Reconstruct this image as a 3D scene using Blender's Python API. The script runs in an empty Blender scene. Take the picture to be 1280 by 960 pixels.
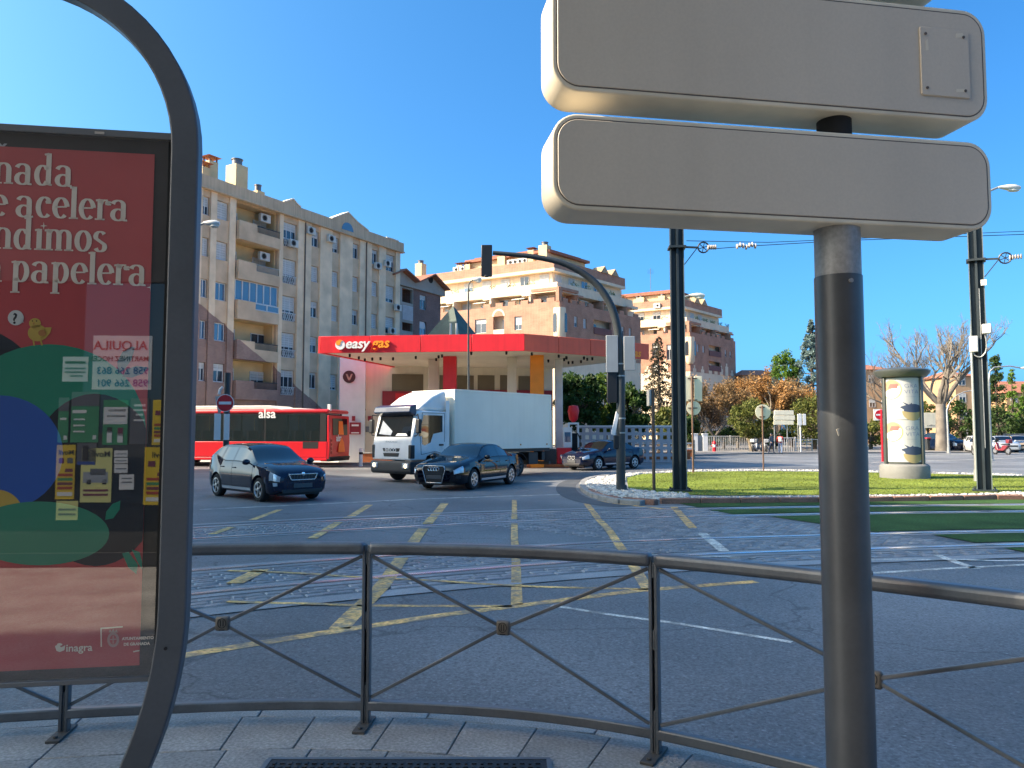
import bpy, math, random
from mathutils import Vector, Matrix
PI = math.pi
R = math.radians
sc = bpy.context.scene
C = sc.collection

# ------------------------------------------------------------------ camera
H = 1.62
TH = math.atan(61 / 960)
cam_d = bpy.data.cameras.new('camera')
cam_d.sensor_width = 36
cam_d.lens = 27.0
cam_d.clip_start = 0.05
cam_d.clip_end = 3000
cam = bpy.data.objects.new('camera', cam_d)
C.objects.link(cam)
cam.location = (0, 0, H)
cam.rotation_euler = (PI / 2 + TH, 0, 0)
sc.camera = cam

# ------------------------------------------------------------------ sky, sun, exposure
SUN_EL = R(35)
SUN_H = Vector((-0.988, -0.153, 0)).normalized()
world = bpy.data.worlds.new('World')
sc.world = world
world.use_nodes = True
wn = world.node_tree
sky = wn.nodes.new('ShaderNodeTexSky')
sky.sky_type = 'NISHITA'
sky.sun_disc = False
sky.sun_elevation = SUN_EL
sky.sun_rotation = math.atan2(SUN_H.x, SUN_H.y)
sky.altitude = 700
sky.air_density = 0.4
sky.dust_density = 6.0
sky.ozone_density = 8.0
# the photograph's deep even blue: one tone curve per channel, the same over the whole sky
spl = wn.nodes.new('ShaderNodeSeparateColor')
cmb = wn.nodes.new('ShaderNodeCombineColor')
wn.links.new(sky.outputs[0], spl.inputs[0])
for ch, (gain, power) in enumerate(((0.82, 1.25), (1.48, 0.95), (1.8, 0.75))):
    pw = wn.nodes.new('ShaderNodeMath')
    pw.operation = 'POWER'
    pw.inputs[1].default_value = power
    ml = wn.nodes.new('ShaderNodeMath')
    ml.operation = 'MULTIPLY'
    ml.inputs[1].default_value = gain
    wn.links.new(spl.outputs[ch], pw.inputs[0])
    wn.links.new(pw.outputs[0], ml.inputs[0])
    wn.links.new(ml.outputs[0], cmb.inputs[ch])
wn.links.new(cmb.outputs[0], wn.nodes['Background'].inputs[0])
wn.nodes['Background'].inputs[1].default_value = 0.15
sd = bpy.data.lights.new('sun', 'SUN')
sd.energy = 4.8
sd.angle = R(0.5)
sd.color = (1.0, 0.86, 0.66)
sun = bpy.data.objects.new('sun', sd)
C.objects.link(sun)
sdir = Vector((SUN_H.x * math.cos(SUN_EL), SUN_H.y * math.cos(SUN_EL), math.sin(SUN_EL)))
sun.rotation_euler = sdir.to_track_quat('Z', 'Y').to_euler()
sun.location = (-60, -10, 60)
sc.view_settings.view_transform = 'Standard'
sc.view_settings.look = 'None'
sc.view_settings.exposure = 1.25
sc.view_settings.gamma = 1.0
sc.cycles.max_bounces = 6
sc.cycles.transparent_max_bounces = 12
sc.cycles.caustics_reflective = False
sc.cycles.caustics_refractive = False


# ------------------------------------------------------------------ placing: a pixel of the 1280x960 photograph to a point of the place
def ray(u, v):
    x = (u - 640) / 960
    y = (480 - v) / 960
    return Vector((x, math.cos(TH) - y * math.sin(TH), math.sin(TH) + y * math.cos(TH)))


def G(u, v, z=0.0):
    r = ray(u, v)
    t = (z - H) / r.z
    return Vector((r.x * t, r.y * t, z))


def A(u, v, D):
    r = ray(u, v)
    t = D / r.y
    return Vector((r.x * t, D, H + r.z * t))


ROAD = -0.12


# ------------------------------------------------------------------ materials
def lin(h):
    h = h.lstrip('#')
    o = []
    for i in (0, 2, 4):
        c = int(h[i:i + 2], 16) / 255
        o.append(c / 12.92 if c <= 0.04045 else ((c + 0.055) / 1.055) ** 2.4)
    return tuple(o)


MC = {}


def M(name, col, rough=0.55, metal=0.0, var=0.12, vs=2.0, bump=0.0, bs=40.0, coat=0.0, spec=0.5, fine=0.0, fs=60.0,
      streak=0.0, emit=None, es=1.0, orand=0.0):
    """principled material: colour varied by two noises, optional vertical dirt streaks and fine bump"""
    if name in MC:
        return MC[name]
    if isinstance(col, str):
        col = lin(col)
    m = bpy.data.materials.new(name)
    m.use_nodes = True
    nt = m.node_tree
    b = nt.nodes['Principled BSDF']
    b.inputs['Roughness'].default_value = rough
    b.inputs['Metallic'].default_value = metal
    b.inputs['Coat Weight'].default_value = coat
    b.inputs['Coat Roughness'].default_value = 0.03
    b.inputs['Specular IOR Level'].default_value = spec
    tc = nt.nodes.new('ShaderNodeTexCoord')
    oi = nt.nodes.new('ShaderNodeObjectInfo')
    n1 = nt.nodes.new('ShaderNodeTexNoise')
    n1.inputs['Scale'].default_value = vs
    n1.inputs['Detail'].default_value = 5
    nt.links.new(tc.outputs['Object'], n1.inputs['Vector'])
    mr = nt.nodes.new('ShaderNodeMapRange')
    mr.inputs['From Min'].default_value = 0.3
    mr.inputs['From Max'].default_value = 0.7
    mr.inputs['To Min'].default_value = 1 - var
    mr.inputs['To Max'].default_value = 1 + var
    nt.links.new(n1.outputs[0], mr.inputs['Value'])
    fac = mr.outputs[0]
    if fine:
        n2 = nt.nodes.new('ShaderNodeTexNoise')
        n2.inputs['Scale'].default_value = fs
        n2.inputs['Detail'].default_value = 2
        nt.links.new(tc.outputs['Object'], n2.inputs['Vector'])
        m2 = nt.nodes.new('ShaderNodeMapRange')
        m2.inputs['From Min'].default_value = 0.3
        m2.inputs['From Max'].default_value = 0.7
        m2.inputs['To Min'].default_value = 1 - fine
        m2.inputs['To Max'].default_value = 1 + fine
        nt.links.new(n2.outputs[0], m2.inputs['Value'])
        mu = nt.nodes.new('ShaderNodeMath')
        mu.operation = 'MULTIPLY'
        nt.links.new(fac, mu.inputs[0])
        nt.links.new(m2.outputs[0], mu.inputs[1])
        fac = mu.outputs[0]
    if streak:
        mp = nt.nodes.new('ShaderNodeMapping')
        mp.inputs['Scale'].default_value = (3.0, 3.0, 0.12)
        nt.links.new(tc.outputs['Object'], mp.inputs['Vector'])
        n3 = nt.nodes.new('ShaderNodeTexNoise')
        n3.inputs['Scale'].default_value = 2.0
        n3.inputs['Detail'].default_value = 4
        nt.links.new(mp.outputs[0], n3.inputs['Vector'])
        m3 = nt.nodes.new('ShaderNodeMapRange')
        m3.inputs['From Min'].default_value = 0.42
        m3.inputs['From Max'].default_value = 0.75
        m3.inputs['To Min'].default_value = 1
        m3.inputs['To Max'].default_value = 1 - streak
        nt.links.new(n3.outputs[0], m3.inputs['Value'])
        mu = nt.nodes.new('ShaderNodeMath')
        mu.operation = 'MULTIPLY'
        nt.links.new(fac, mu.inputs[0])
        nt.links.new(m3.outputs[0], mu.inputs[1])
        fac = mu.outputs[0]
    if orand:
        m4 = nt.nodes.new('ShaderNodeMapRange')
        m4.inputs['To Min'].default_value = 1 - orand
        m4.inputs['To Max'].default_value = 1 + orand
        nt.links.new(oi.outputs['Random'], m4.inputs['Value'])
        mu = nt.nodes.new('ShaderNodeMath')
        mu.operation = 'MULTIPLY'
        nt.links.new(fac, mu.inputs[0])
        nt.links.new(m4.outputs[0], mu.inputs[1])
        fac = mu.outputs[0]
    vm = nt.nodes.new('ShaderNodeVectorMath')
    vm.operation = 'SCALE'
    vm.inputs[0].default_value = col
    nt.links.new(fac, vm.inputs['Scale'])
    nt.links.new(vm.outputs[0], b.inputs['Base Color'])
    if bump:
        nb = nt.nodes.new('ShaderNodeTexNoise')
        nb.inputs['Scale'].default_value = bs
        nb.inputs['Detail'].default_value = 4
        nt.links.new(tc.outputs['Object'], nb.inputs['Vector'])
        bp = nt.nodes.new('ShaderNodeBump')
        bp.inputs['Strength'].default_value = bump
        bp.inputs['Distance'].default_value = 0.02
        nt.links.new(nb.outputs[0], bp.inputs['Height'])
        nt.links.new(bp.outputs[0], b.inputs['Normal'])
    if emit:
        b.inputs['Emission Color'].default_value = (*lin(emit), 1)
        b.inputs['Emission Strength'].default_value = es
    MC[name] = m
    return m


def brick_mat(name, c1, c2, mortar, sx=0.25, sz=0.07, mask=None, other=None):
    """running brick courses by object coordinates (x along the wall + y, z up); mask = (a, b): below z = a - b*x brick, above it `other`"""
    if name in MC:
        return MC[name]
    m = bpy.data.materials.new(name)
    m.use_nodes = True
    nt = m.node_tree
    b = nt.nodes['Principled BSDF']
    b.inputs['Roughness'].default_value = 0.85
    tc = nt.nodes.new('ShaderNodeTexCoord')
    sp = nt.nodes.new('ShaderNodeSeparateXYZ')
    nt.links.new(tc.outputs['Object'], sp.inputs[0])
    ad = nt.nodes.new('ShaderNodeMath')
    ad.operation = 'ADD'
    nt.links.new(sp.outputs[0], ad.inputs[0])
    nt.links.new(sp.outputs[1], ad.inputs[1])
    cb = nt.nodes.new('ShaderNodeCombineXYZ')
    nt.links.new(ad.outputs[0], cb.inputs[0])
    nt.links.new(sp.outputs[2], cb.inputs[1])
    bt = nt.nodes.new('ShaderNodeTexBrick')
    bt.inputs['Color1'].default_value = (*lin(c1), 1)
    bt.inputs['Color2'].default_value = (*lin(c2), 1)
    bt.inputs['Mortar'].default_value = (*lin(mortar), 1)
    bt.inputs['Scale'].default_value = 1.0
    bt.inputs['Brick Width'].default_value = sx
    bt.inputs['Row Height'].default_value = sz
    bt.inputs['Mortar Size'].default_value = 0.008
    nt.links.new(cb.outputs[0], bt.inputs['Vector'])
    n = nt.nodes.new('ShaderNodeTexNoise')
    n.inputs['Scale'].default_value = 0.8
    n.inputs['Detail'].default_value = 6
    nt.links.new(tc.outputs['Object'], n.inputs['Vector'])
    mr = nt.nodes.new('ShaderNodeMapRange')
    mr.inputs['From Min'].default_value = 0.3
    mr.inputs['From Max'].default_value = 0.7
    mr.inputs['To Min'].default_value = 0.8
    mr.inputs['To Max'].default_value = 1.15
    nt.links.new(n.outputs[0], mr.inputs['Value'])
    vm = nt.nodes.new('ShaderNodeVectorMath')
    vm.operation = 'SCALE'
    col = bt.outputs[0]
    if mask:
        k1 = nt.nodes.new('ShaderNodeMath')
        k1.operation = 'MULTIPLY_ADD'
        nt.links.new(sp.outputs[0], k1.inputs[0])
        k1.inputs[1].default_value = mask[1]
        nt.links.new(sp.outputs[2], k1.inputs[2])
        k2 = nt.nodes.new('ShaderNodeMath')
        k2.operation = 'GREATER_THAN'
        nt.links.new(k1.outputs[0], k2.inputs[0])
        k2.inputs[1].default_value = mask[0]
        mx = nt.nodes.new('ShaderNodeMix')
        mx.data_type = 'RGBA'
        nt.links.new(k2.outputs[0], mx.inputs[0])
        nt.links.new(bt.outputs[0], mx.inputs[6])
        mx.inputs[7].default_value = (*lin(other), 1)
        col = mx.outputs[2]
    nt.links.new(col, vm.inputs[0])
    nt.links.new(mr.outputs[0], vm.inputs['Scale'])
    nt.links.new(vm.outputs[0], b.inputs['Base Color'])
    MC[name] = m
    return m


def glass_mat(name, tint=(0.03, 0.035, 0.04), clear=0.0, refl=1.0, rough=0.02):
    """window glass: dark reflective sheet; clear = share of light let straight through"""
    if name in MC:
        return MC[name]
    m = bpy.data.materials.new(name)
    m.use_nodes = True
    nt = m.node_tree
    b = nt.nodes['Principled BSDF']
    b.inputs['Base Color'].default_value = (*tint, 1)
    b.inputs['Roughness'].default_value = rough
    b.inputs['Specular IOR Level'].default_value = refl
    b.inputs['IOR'].default_value = 1.55
    tc = nt.nodes.new('ShaderNodeTexCoord')
    nz = nt.nodes.new('ShaderNodeTexNoise')
    nz.inputs['Scale'].default_value = 1.3
    nt.links.new(tc.outputs['Object'], nz.inputs['Vector'])
    bp = nt.nodes.new('ShaderNodeBump')
    bp.inputs['Strength'].default_value = 0.04
    nt.links.new(nz.outputs[0], bp.inputs['Height'])
    nt.links.new(bp.outputs[0], b.inputs['Normal'])
    if clear:
        tr = nt.nodes.new('ShaderNodeBsdfTransparent')
        mx = nt.nodes.new('ShaderNodeMixShader')
        mx.inputs[0].default_value = clear
        nt.links.new(b.outputs[0], mx.inputs[1])
        nt.links.new(tr.outputs[0], mx.inputs[2])
        nt.links.new(mx.outputs[0], nt.nodes['Material Output'].inputs[0])
    MC[name] = m
    return m


def leaf_mat(name, c1, c2, rough=0.6, trans=0.3):
    """leaves: colour runs between two tones by clump noise; some light passes through"""
    if name in MC:
        return MC[name]
    m = bpy.data.materials.new(name)
    m.use_nodes = True
    nt = m.node_tree
    b = nt.nodes['Principled BSDF']
    b.inputs['Roughness'].default_value = rough
    b.inputs['Specular IOR Level'].default_value = 0.3
    tc = nt.nodes.new('ShaderNodeTexCoord')
    n = nt.nodes.new('ShaderNodeTexNoise')
    n.inputs['Scale'].default_value = 1.7
    n.inputs['Detail'].default_value = 8
    nt.links.new(tc.outputs['Object'], n.inputs['Vector'])
    cr = nt.nodes.new('ShaderNodeValToRGB')
    cr.color_ramp.elements[0].position = 0.35
    cr.color_ramp.elements[1].position = 0.65
    cr.color_ramp.elements[0].color = (*lin(c1), 1)
    cr.color_ramp.elements[1].color = (*lin(c2), 1)
    nt.links.new(n.outputs[0], cr.inputs[0])
    nt.links.new(cr.outputs[0], b.inputs['Base Color'])
    t = nt.nodes.new('ShaderNodeBsdfTranslucent')
    nt.links.new(cr.outputs[0], t.inputs[0])
    mx = nt.nodes.new('ShaderNodeMixShader')
    mx.inputs[0].default_value = trans
    nt.links.new(b.outputs[0], mx.inputs[1])
    nt.links.new(t.outputs[0], mx.inputs[2])
    nt.links.new(mx.outputs[0], nt.nodes['Material Output'].inputs[0])
    MC[name] = m
    return m


# ------------------------------------------------------------------ mesh builder
class MB:
    def __init__(s):
        s.v, s.f, s.mi = [], [], []

    def add(s, vs, fs, m=0):
        o = len(s.v)
        s.v += [tuple(p) for p in vs]
        s.f += [tuple(i + o for i in f) for f in fs]
        s.mi += [m] * len(fs)
        return s

    def box(s, x0, x1, y0, y1, z0, z1, m=0):
        if x0 > x1: x0, x1 = x1, x0
        if y0 > y1: y0, y1 = y1, y0
        if z0 > z1: z0, z1 = z1, z0
        return s.add([(x0, y0, z0), (x1, y0, z0), (x1, y1, z0), (x0, y1, z0), (x0, y0, z1), (x1, y0, z1), (x1, y1, z1), (x0, y1, z1)],
                     [(3, 2, 1, 0), (4, 5, 6, 7), (0, 1, 5, 4), (1, 2, 6, 5), (2, 3, 7, 6), (3, 0, 4, 7)], m)

    def obox(s, c, size, rot=None, m=0):
        """box of full size at centre c turned by a 3x3 matrix"""
        t = MB().box(-size[0] / 2, size[0] / 2, -size[1] / 2, size[1] / 2, -size[2] / 2, size[2] / 2)
        c = Vector(c)
        return s.add([c + ((rot @ Vector(p)) if rot else Vector(p)) for p in t.v], t.f, m)

    def bar(s, p0, p1, w, h, m=0, up=Vector((0, 0, 1))):
        """rectangular bar from p0 to p1, w wide across, h along `up`"""
        p0, p1 = Vector(p0), Vector(p1)
        d = (p1 - p0)
        L = d.length
        d.normalize()
        x = d.cross(up)
        if x.length < 1e-4:
            x = Vector((1, 0, 0))
        x.normalize()
        z = x.cross(d)
        rot = Matrix((x, d, z)).transposed()
        return s.obox((p0 + p1) / 2, (w, L, h), rot, m)

    def tube(s, path, r, n=8, m=0, cap=True):
        P = [Vector(p) for p in path]
        rs = r if isinstance(r, (list, tuple)) else [r] * len(P)
        up = None
        rings = []
        for i, p in enumerate(P):
            t = (P[min(i + 1, len(P) - 1)] - P[max(i - 1, 0)]).normalized()
            if up is None:
                a = Vector((0, 0, 1)) if abs(t.z) < 0.9 else Vector((1, 0, 0))
                up = t.cross(a).normalized()
            up = (up - t * up.dot(t)).normalized()
            b = t.cross(up)
            rings.append([p + (up * math.cos(2 * PI * k / n) + b * math.sin(2 * PI * k / n)) * rs[i] for k in range(n)])
        vs = [q for g in rings for q in g]
        fs = []
        for i in range(len(P) - 1):
            for k in range(n):
                a, b2 = i * n + k, i * n + (k + 1) % n
                fs.append((a, b2, b2 + n, a + n))
        if cap:
            fs.append(tuple(range(n))[::-1])
            fs.append(tuple(range(len(vs) - n, len(vs))))
        return s.add(vs, fs, m)

    def cyl(s, p0, p1, r0, r1=None, n=14, m=0):
        return s.tube([p0, p1], [r0, r0 if r1 is None else r1], n, m)

    def lathe(s, prof, n=20, c=(0, 0, 0), m=0, axis='z'):
        vs, fs = [], []
        for (r, z) in prof:
            for k in range(n):
                a = 2 * PI * k / n
                p = (r * math.cos(a), r * math.sin(a), z)
                if axis == 'y': p = (p[0], p[2], p[1])
                if axis == 'x': p = (p[2], p[0], p[1])
                vs.append((p[0] + c[0], p[1] + c[1], p[2] + c[2]))
        for i in range(len(prof) - 1):
            for k in range(n):
                a, b = i * n + k, i * n + (k + 1) % n
                fs.append((a, b, b + n, a + n))
        fs.append(tuple(range(n))[::-1])
        fs.append(tuple(range(len(vs) - n, len(vs))))
        return s.add(vs, fs, m)

    def ball(s, c, rx, ry=None, rz=None, n=12, k=7, m=0):
        ry = ry or rx
        rz = rz or rx
        vs, fs = [], []
        for i in range(k + 1):
            a = PI * (i / k - 0.5)
            for j in range(n):
                b = 2 * PI * j / n
                q = max(math.cos(a), 0.02)
                vs.append((c[0] + rx * q * math.cos(b), c[1] + ry * q * math.sin(b), c[2] + rz * math.sin(a)))
        for i in range(k):
            for j in range(n):
                a, b = i * n + j, i * n + (j + 1) % n
                fs.append((a, b, b + n, a + n))
        fs.append(tuple(range(n))[::-1])
        fs.append(tuple(range(len(vs) - n, len(vs))))
        return s.add(vs, fs, m)

    def prism(s, poly, o, ax, ay, az, m=0, back=True):
        """flat polygon in the (ax, ay) plane at o, extruded by the vector az"""
        o, ax, ay, az = Vector(o), Vector(ax), Vector(ay), Vector(az)
        n = len(poly)
        a = [o + ax * p[0] + ay * p[1] for p in poly]
        b = [q + az for q in a]
        fs = [tuple(range(n))[::-1]] if back else []
        fs.append(tuple(range(n, 2 * n)))
        for i in range(n):
            j = (i + 1) % n
            fs.append((i, j, j + n, i + n))
        return s.add(a + b, fs, m)

    def mesh(s, name, mats, ang=38):
        me = bpy.data.meshes.new(name)
        me.from_pydata(s.v, [], s.f)
        for q in (mats if isinstance(mats, (list, tuple)) else [mats]):
            me.materials.append(q)
        if s.mi:
            me.polygons.foreach_set('material_index', s.mi)
        if ang:
            me.polygons.foreach_set('use_smooth', [True] * len(s.f))
            me.set_sharp_from_angle(angle=R(ang))
        me.update()
        return me

    def build(s, name, mats, parent=None, loc=None, rot=None, bev=0, ang=38, seg=2):
        o = link(name, s.mesh(name, mats, ang), parent, loc, rot)
        if bev:
            b = o.modifiers.new('bevel', 'BEVEL')
            b.width = bev
            b.segments = seg
            b.limit_method = 'ANGLE'
            b.angle_limit = R(40)
        return o


def link(name, me, parent=None, loc=None, rot=None, scale=None):
    o = bpy.data.objects.new(name, me)
    C.objects.link(o)
    if parent is not None:
        o.parent = parent
    if loc is not None:
        o.location = loc
    if rot is not None:
        o.rotation_euler = rot
    if scale is not None:
        o.scale = scale
    return o


def tag(o, label, cat=None, group=None, kind=None):
    o['label'] = label
    if cat: o['category'] = cat
    if group: o['group'] = group
    if kind: o['kind'] = kind
    return o


def thing(name, label, cat, loc=(0, 0, 0), rz=0.0, group=None):
    o = bpy.data.objects.new(name, None)
    o.empty_display_size = 0.2
    C.objects.link(o)
    o.location = loc
    o.rotation_euler = (0, 0, rz)
    return tag(o, label, cat, group)


def struct(o, label=None):
    o['kind'] = 'structure'
    if label: o['label'] = label
    return o


def copy_tree(o, parent=None):
    c = o.copy()
    C.objects.link(c)
    c.parent = parent
    for ch in list(o.children):
        copy_tree(ch, c)
    return c


TXT = {}


def text_mesh(s, size, ext=0.0, off=0.0, shear=0.0, align='LEFT', sx=1.0):
    cu = bpy.data.curves.new('lettering', 'FONT')
    cu.body = s
    cu.size = size
    cu.extrude = ext
    cu.offset = off
    cu.shear = shear
    cu.align_x = align
    cu.resolution_u = 3
    t = bpy.data.objects.new('lettering', cu)
    me = bpy.data.meshes.new_from_object(t)
    bpy.data.objects.remove(t)
    bpy.data.curves.remove(cu)
    if sx != 1:
        for v in me.vertices:
            v.co.x *= sx
    return me


def text(name, s, size, m, parent, o, ax, ay, **k):
    """lettering lying in the plane through o with right = ax and up = ay (local axes of the parent)"""
    me = text_mesh(s, size, **k)
    me.materials.clear()
    me.materials.append(m)
    ob = link(name, me, parent)
    ax, ay = Vector(ax).normalized(), Vector(ay).normalized()
    az = ax.cross(ay)
    mt = Matrix((ax, ay, az)).transposed().to_4x4()
    mt.translation = Vector(o)
    ob.matrix_local = mt
    return ob


def catmull(pts, n=12):
    P = [Vector(p) for p in pts]
    out = []
    for i in range(len(P) - 1):
        p0, p1, p2, p3 = P[max(i - 1, 0)], P[i], P[i + 1], P[min(i + 2, len(P) - 1)]
        for k in range(n):
            t = k / n
            out.append(0.5 * ((2 * p1) + (p2 - p0) * t + (2 * p0 - 5 * p1 + 4 * p2 - p3) * t * t + (3 * p1 - p0 - 3 * p2 + p3) * t ** 3))
    out.append(P[-1])
    return out


def offset_line(pts, d):
    """2-D offset of a polyline to its right by d"""
    o = []
    for i, p in enumerate(pts):
        t = (pts[min(i + 1, len(pts) - 1)] - pts[max(i - 1, 0)])
        t = Vector((t.x, t.y, 0)).normalized()
        o.append(Vector((p.x + t.y * d, p.y - t.x * d, p.z)))
    return o


def ribbon(mb, pts, w, z=None, m=0):
    """flat strip of width w along a polyline"""
    a, b = offset_line(pts, -w / 2), offset_line(pts, w / 2)
    vs = []
    for i in range(len(pts)):
        for q in (a[i], b[i]):
            vs.append((q.x, q.y, q.z if z is None else z))
    mb.add(vs, [(2 * i, 2 * i + 1, 2 * i + 3, 2 * i + 2) for i in range(len(pts) - 1)], m)
    return mb


def sheet(mb, poly, z, m=0):
    n = len(poly)
    return mb.add([(p[0], p[1], z) for p in poly], [tuple(range(n))], m)


def interp(tab, x):
    if x <= tab[0][0]: return tab[0][1]
    for (a, b), (c, d) in zip(tab, tab[1:]):
        if x <= c:
            return b + (d - b) * (x - a) / (c - a)
    return tab[-1][1]


def sinterp(tab, x):
    """smooth (finite-difference hermite) interpolation of a table"""
    n = len(tab)
    if x <= tab[0][0]: return tab[0][1]
    if x >= tab[-1][0]: return tab[-1][1]
    for i in range(n - 1):
        if x <= tab[i + 1][0]:
            break
    x0, y0 = tab[i]
    x1, y1 = tab[i + 1]

    def sl(a, b):
        return (tab[b][1] - tab[a][1]) / (tab[b][0] - tab[a][0])
    s = sl(i, i + 1)
    m0 = s if i == 0 else (0.5 * (sl(i - 1, i) + s) if sl(i - 1, i) * s > 0 else 0)
    m1 = s if i == n - 2 else (0.5 * (sl(i + 1, i + 2) + s) if sl(i + 1, i + 2) * s > 0 else 0)
    h = x1 - x0
    t = (x - x0) / h
    return ((2 * t ** 3 - 3 * t * t + 1) * y0 + (t ** 3 - 2 * t * t + t) * h * m0 + (-2 * t ** 3 + 3 * t * t) * y1 + (t ** 3 - t * t) * h * m1)

# ================================================================== SETTING
m_ground = M('dry_soil', (0.16, 0.14, 0.11), 0.95, var=0.3, vs=0.05, fine=0.2, fs=2)
m_asph = M('asphalt', (0.162, 0.168, 0.174), 0.55, var=0.3, vs=0.3, fine=0.35, fs=45, bump=0.5, bs=150, spec=0.45)


def wear(m):
    """aggregate specks, fine cracks and worn wheel paths over the asphalt colour"""
    nt = m.node_tree
    b = nt.nodes['Principled BSDF']
    src = b.inputs['Base Color'].links[0].from_socket
    tc = nt.nodes.new('ShaderNodeTexCoord')
    out = src
    for kind in ('speck', 'light', 'crack', 'stain'):
        if kind == 'crack':
            w = nt.nodes.new('ShaderNodeTexNoise'); w.inputs['Scale'].default_value = 1.1; w.inputs['Detail'].default_value = 6
            nt.links.new(tc.outputs['Object'], w.inputs['Vector'])
            ad = nt.nodes.new('ShaderNodeVectorMath'); ad.operation = 'MULTIPLY_ADD'
            nt.links.new(w.outputs['Color'], ad.inputs[0]); ad.inputs[1].default_value = (1.6, 1.6, 0)
            nt.links.new(tc.outputs['Object'], ad.inputs[2])
            t = nt.nodes.new('ShaderNodeTexVoronoi'); t.feature = 'DISTANCE_TO_EDGE'; t.inputs['Scale'].default_value = 0.22
            nt.links.new(ad.outputs[0], t.inputs['Vector'])
            v, lo, hi, a, c = t.outputs['Distance'], 0.0015, 0.006, 0.55, 1.0
        else:
            t = nt.nodes.new('ShaderNodeTexNoise')
            t.inputs['Scale'].default_value = {'speck': 26, 'light': 38, 'stain': 0.13}[kind]
            t.inputs['Detail'].default_value = {'speck': 3, 'light': 2, 'stain': 7}[kind]
            nt.links.new(tc.outputs['Object'], t.inputs['Vector'])
            v = t.outputs[0]
            lo, hi, a, c = {'speck': (0.30, 0.40, 0.5, 1.0), 'light': (0.62, 0.70, 1.0, 1.55), 'stain': (0.36, 0.62, 0.72, 1.12)}[kind]
        mr = nt.nodes.new('ShaderNodeMapRange')
        for k, q in zip(('From Min', 'From Max', 'To Min', 'To Max'), (lo, hi, a, c)): mr.inputs[k].default_value = q
        nt.links.new(v, mr.inputs['Value'])
        sc_ = nt.nodes.new('ShaderNodeVectorMath'); sc_.operation = 'SCALE'
        nt.links.new(out, sc_.inputs[0]); nt.links.new(mr.outputs[0], sc_.inputs['Scale'])
        out = sc_.outputs[0]
    nt.links.new(out, b.inputs['Base Color'])


wear(m_asph)


def worn_paint(m, lo=0.40, hi=0.56, amount=0.75):
    """paint rubbed off in places down to the asphalt"""
    nt = m.node_tree
    b = nt.nodes['Principled BSDF']
    src = b.inputs['Base Color'].links[0].from_socket
    tc = nt.nodes.new('ShaderNodeTexCoord')
    n = nt.nodes.new('ShaderNodeTexNoise'); n.inputs['Scale'].default_value = 5.5; n.inputs['Detail'].default_value = 9; n.inputs['Roughness'].default_value = .72
    nt.links.new(tc.outputs['Object'], n.inputs['Vector'])
    mr = nt.nodes.new('ShaderNodeMapRange')
    for k, q in zip(('From Min', 'From Max', 'To Min', 'To Max'), (lo, hi, 1 - amount, 1.0)): mr.inputs[k].default_value = q
    nt.links.new(n.outputs[0], mr.inputs['Value'])
    mx = nt.nodes.new('ShaderNodeMix'); mx.data_type = 'RGBA'
    nt.links.new(mr.outputs[0], mx.inputs[0])
    mx.inputs[6].default_value = (0.15, 0.15, 0.148, 1)
    nt.links.new(src, mx.inputs[7])
    nt.links.new(mx.outputs[2], b.inputs['Base Color'])

m_bed = M('joint_mortar', (0.08, 0.08, 0.08), 0.9, var=0.25, vs=1.5, fine=0.3, fs=60)
m_sett = M('granite_sett', (0.20, 0.197, 0.197), 0.38, var=0.4, vs=5.5, fine=0.25, fs=70, orand=.2, bump=0.3, bs=60)
m_conc = M('concrete_strip', (0.27, 0.268, 0.27), 0.5, var=0.2, vs=1.2, fine=0.25, fs=60, bump=0.25, bs=80)
m_steel = M('rail_steel', (0.72, 0.74, 0.78), 0.24, metal=0.9, var=0.12, vs=3)
m_dark = M('dark_gap', (0.012, 0.012, 0.014), 0.9, var=0.3)
m_slab = M('paving_stone', (0.25, 0.24, 0.225), 0.7, var=0.25, vs=2.3, fine=0.3, fs=55, bump=0.35, bs=130, orand=.12)
m_kerb = M('kerb_granite', (0.26, 0.255, 0.245), 0.75, var=0.2, vs=3, fine=0.3, fs=90, bump=0.3, bs=90)
m_yel = M('yellow_paint', (0.74, 0.43, 0.14), 0.7, var=0.35, vs=1.6, fine=0.45, fs=24, bump=0.3, bs=90)
m_wht = M('white_paint', (0.66, 0.64, 0.58), 0.7, var=0.3, vs=1.8, fine=0.4, fs=45, bump=0.3, bs=90)
worn_paint(m_yel)
worn_paint(m_wht)
m_grass = M('lawn_grass', (0.155, 0.195, 0.035), 0.9, var=0.3, vs=0.5, fine=0.5, fs=28, bump=0.8, bs=60, spec=0.1)
m_tgrass = M('track_grass', (0.045, 0.095, 0.03), 0.9, var=0.3, vs=0.8, fine=0.5, fs=30, bump=0.8, bs=60, spec=0.1)
m_peb = M('white_pebble', (0.50, 0.48, 0.44), 0.8, var=0.5, vs=6, fine=0.2, fs=40)
m_rkerb = M('red_kerb', (0.23, 0.12, 0.085), 0.85, var=0.3, vs=2, fine=0.3, fs=40)

g = MB()
g.box(-1500, 1500, -300, 2500, -1.0, -0.2)
struct(g.build('ground', m_ground), 'dry ground reaching to the horizon')
mb = MB()
sheet(mb, [(-140, -5), (140, -5), (140, 98), (-140, 98)], ROAD)
road = struct(mb.build('road', m_asph), 'grey asphalt of the wide junction')

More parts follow.
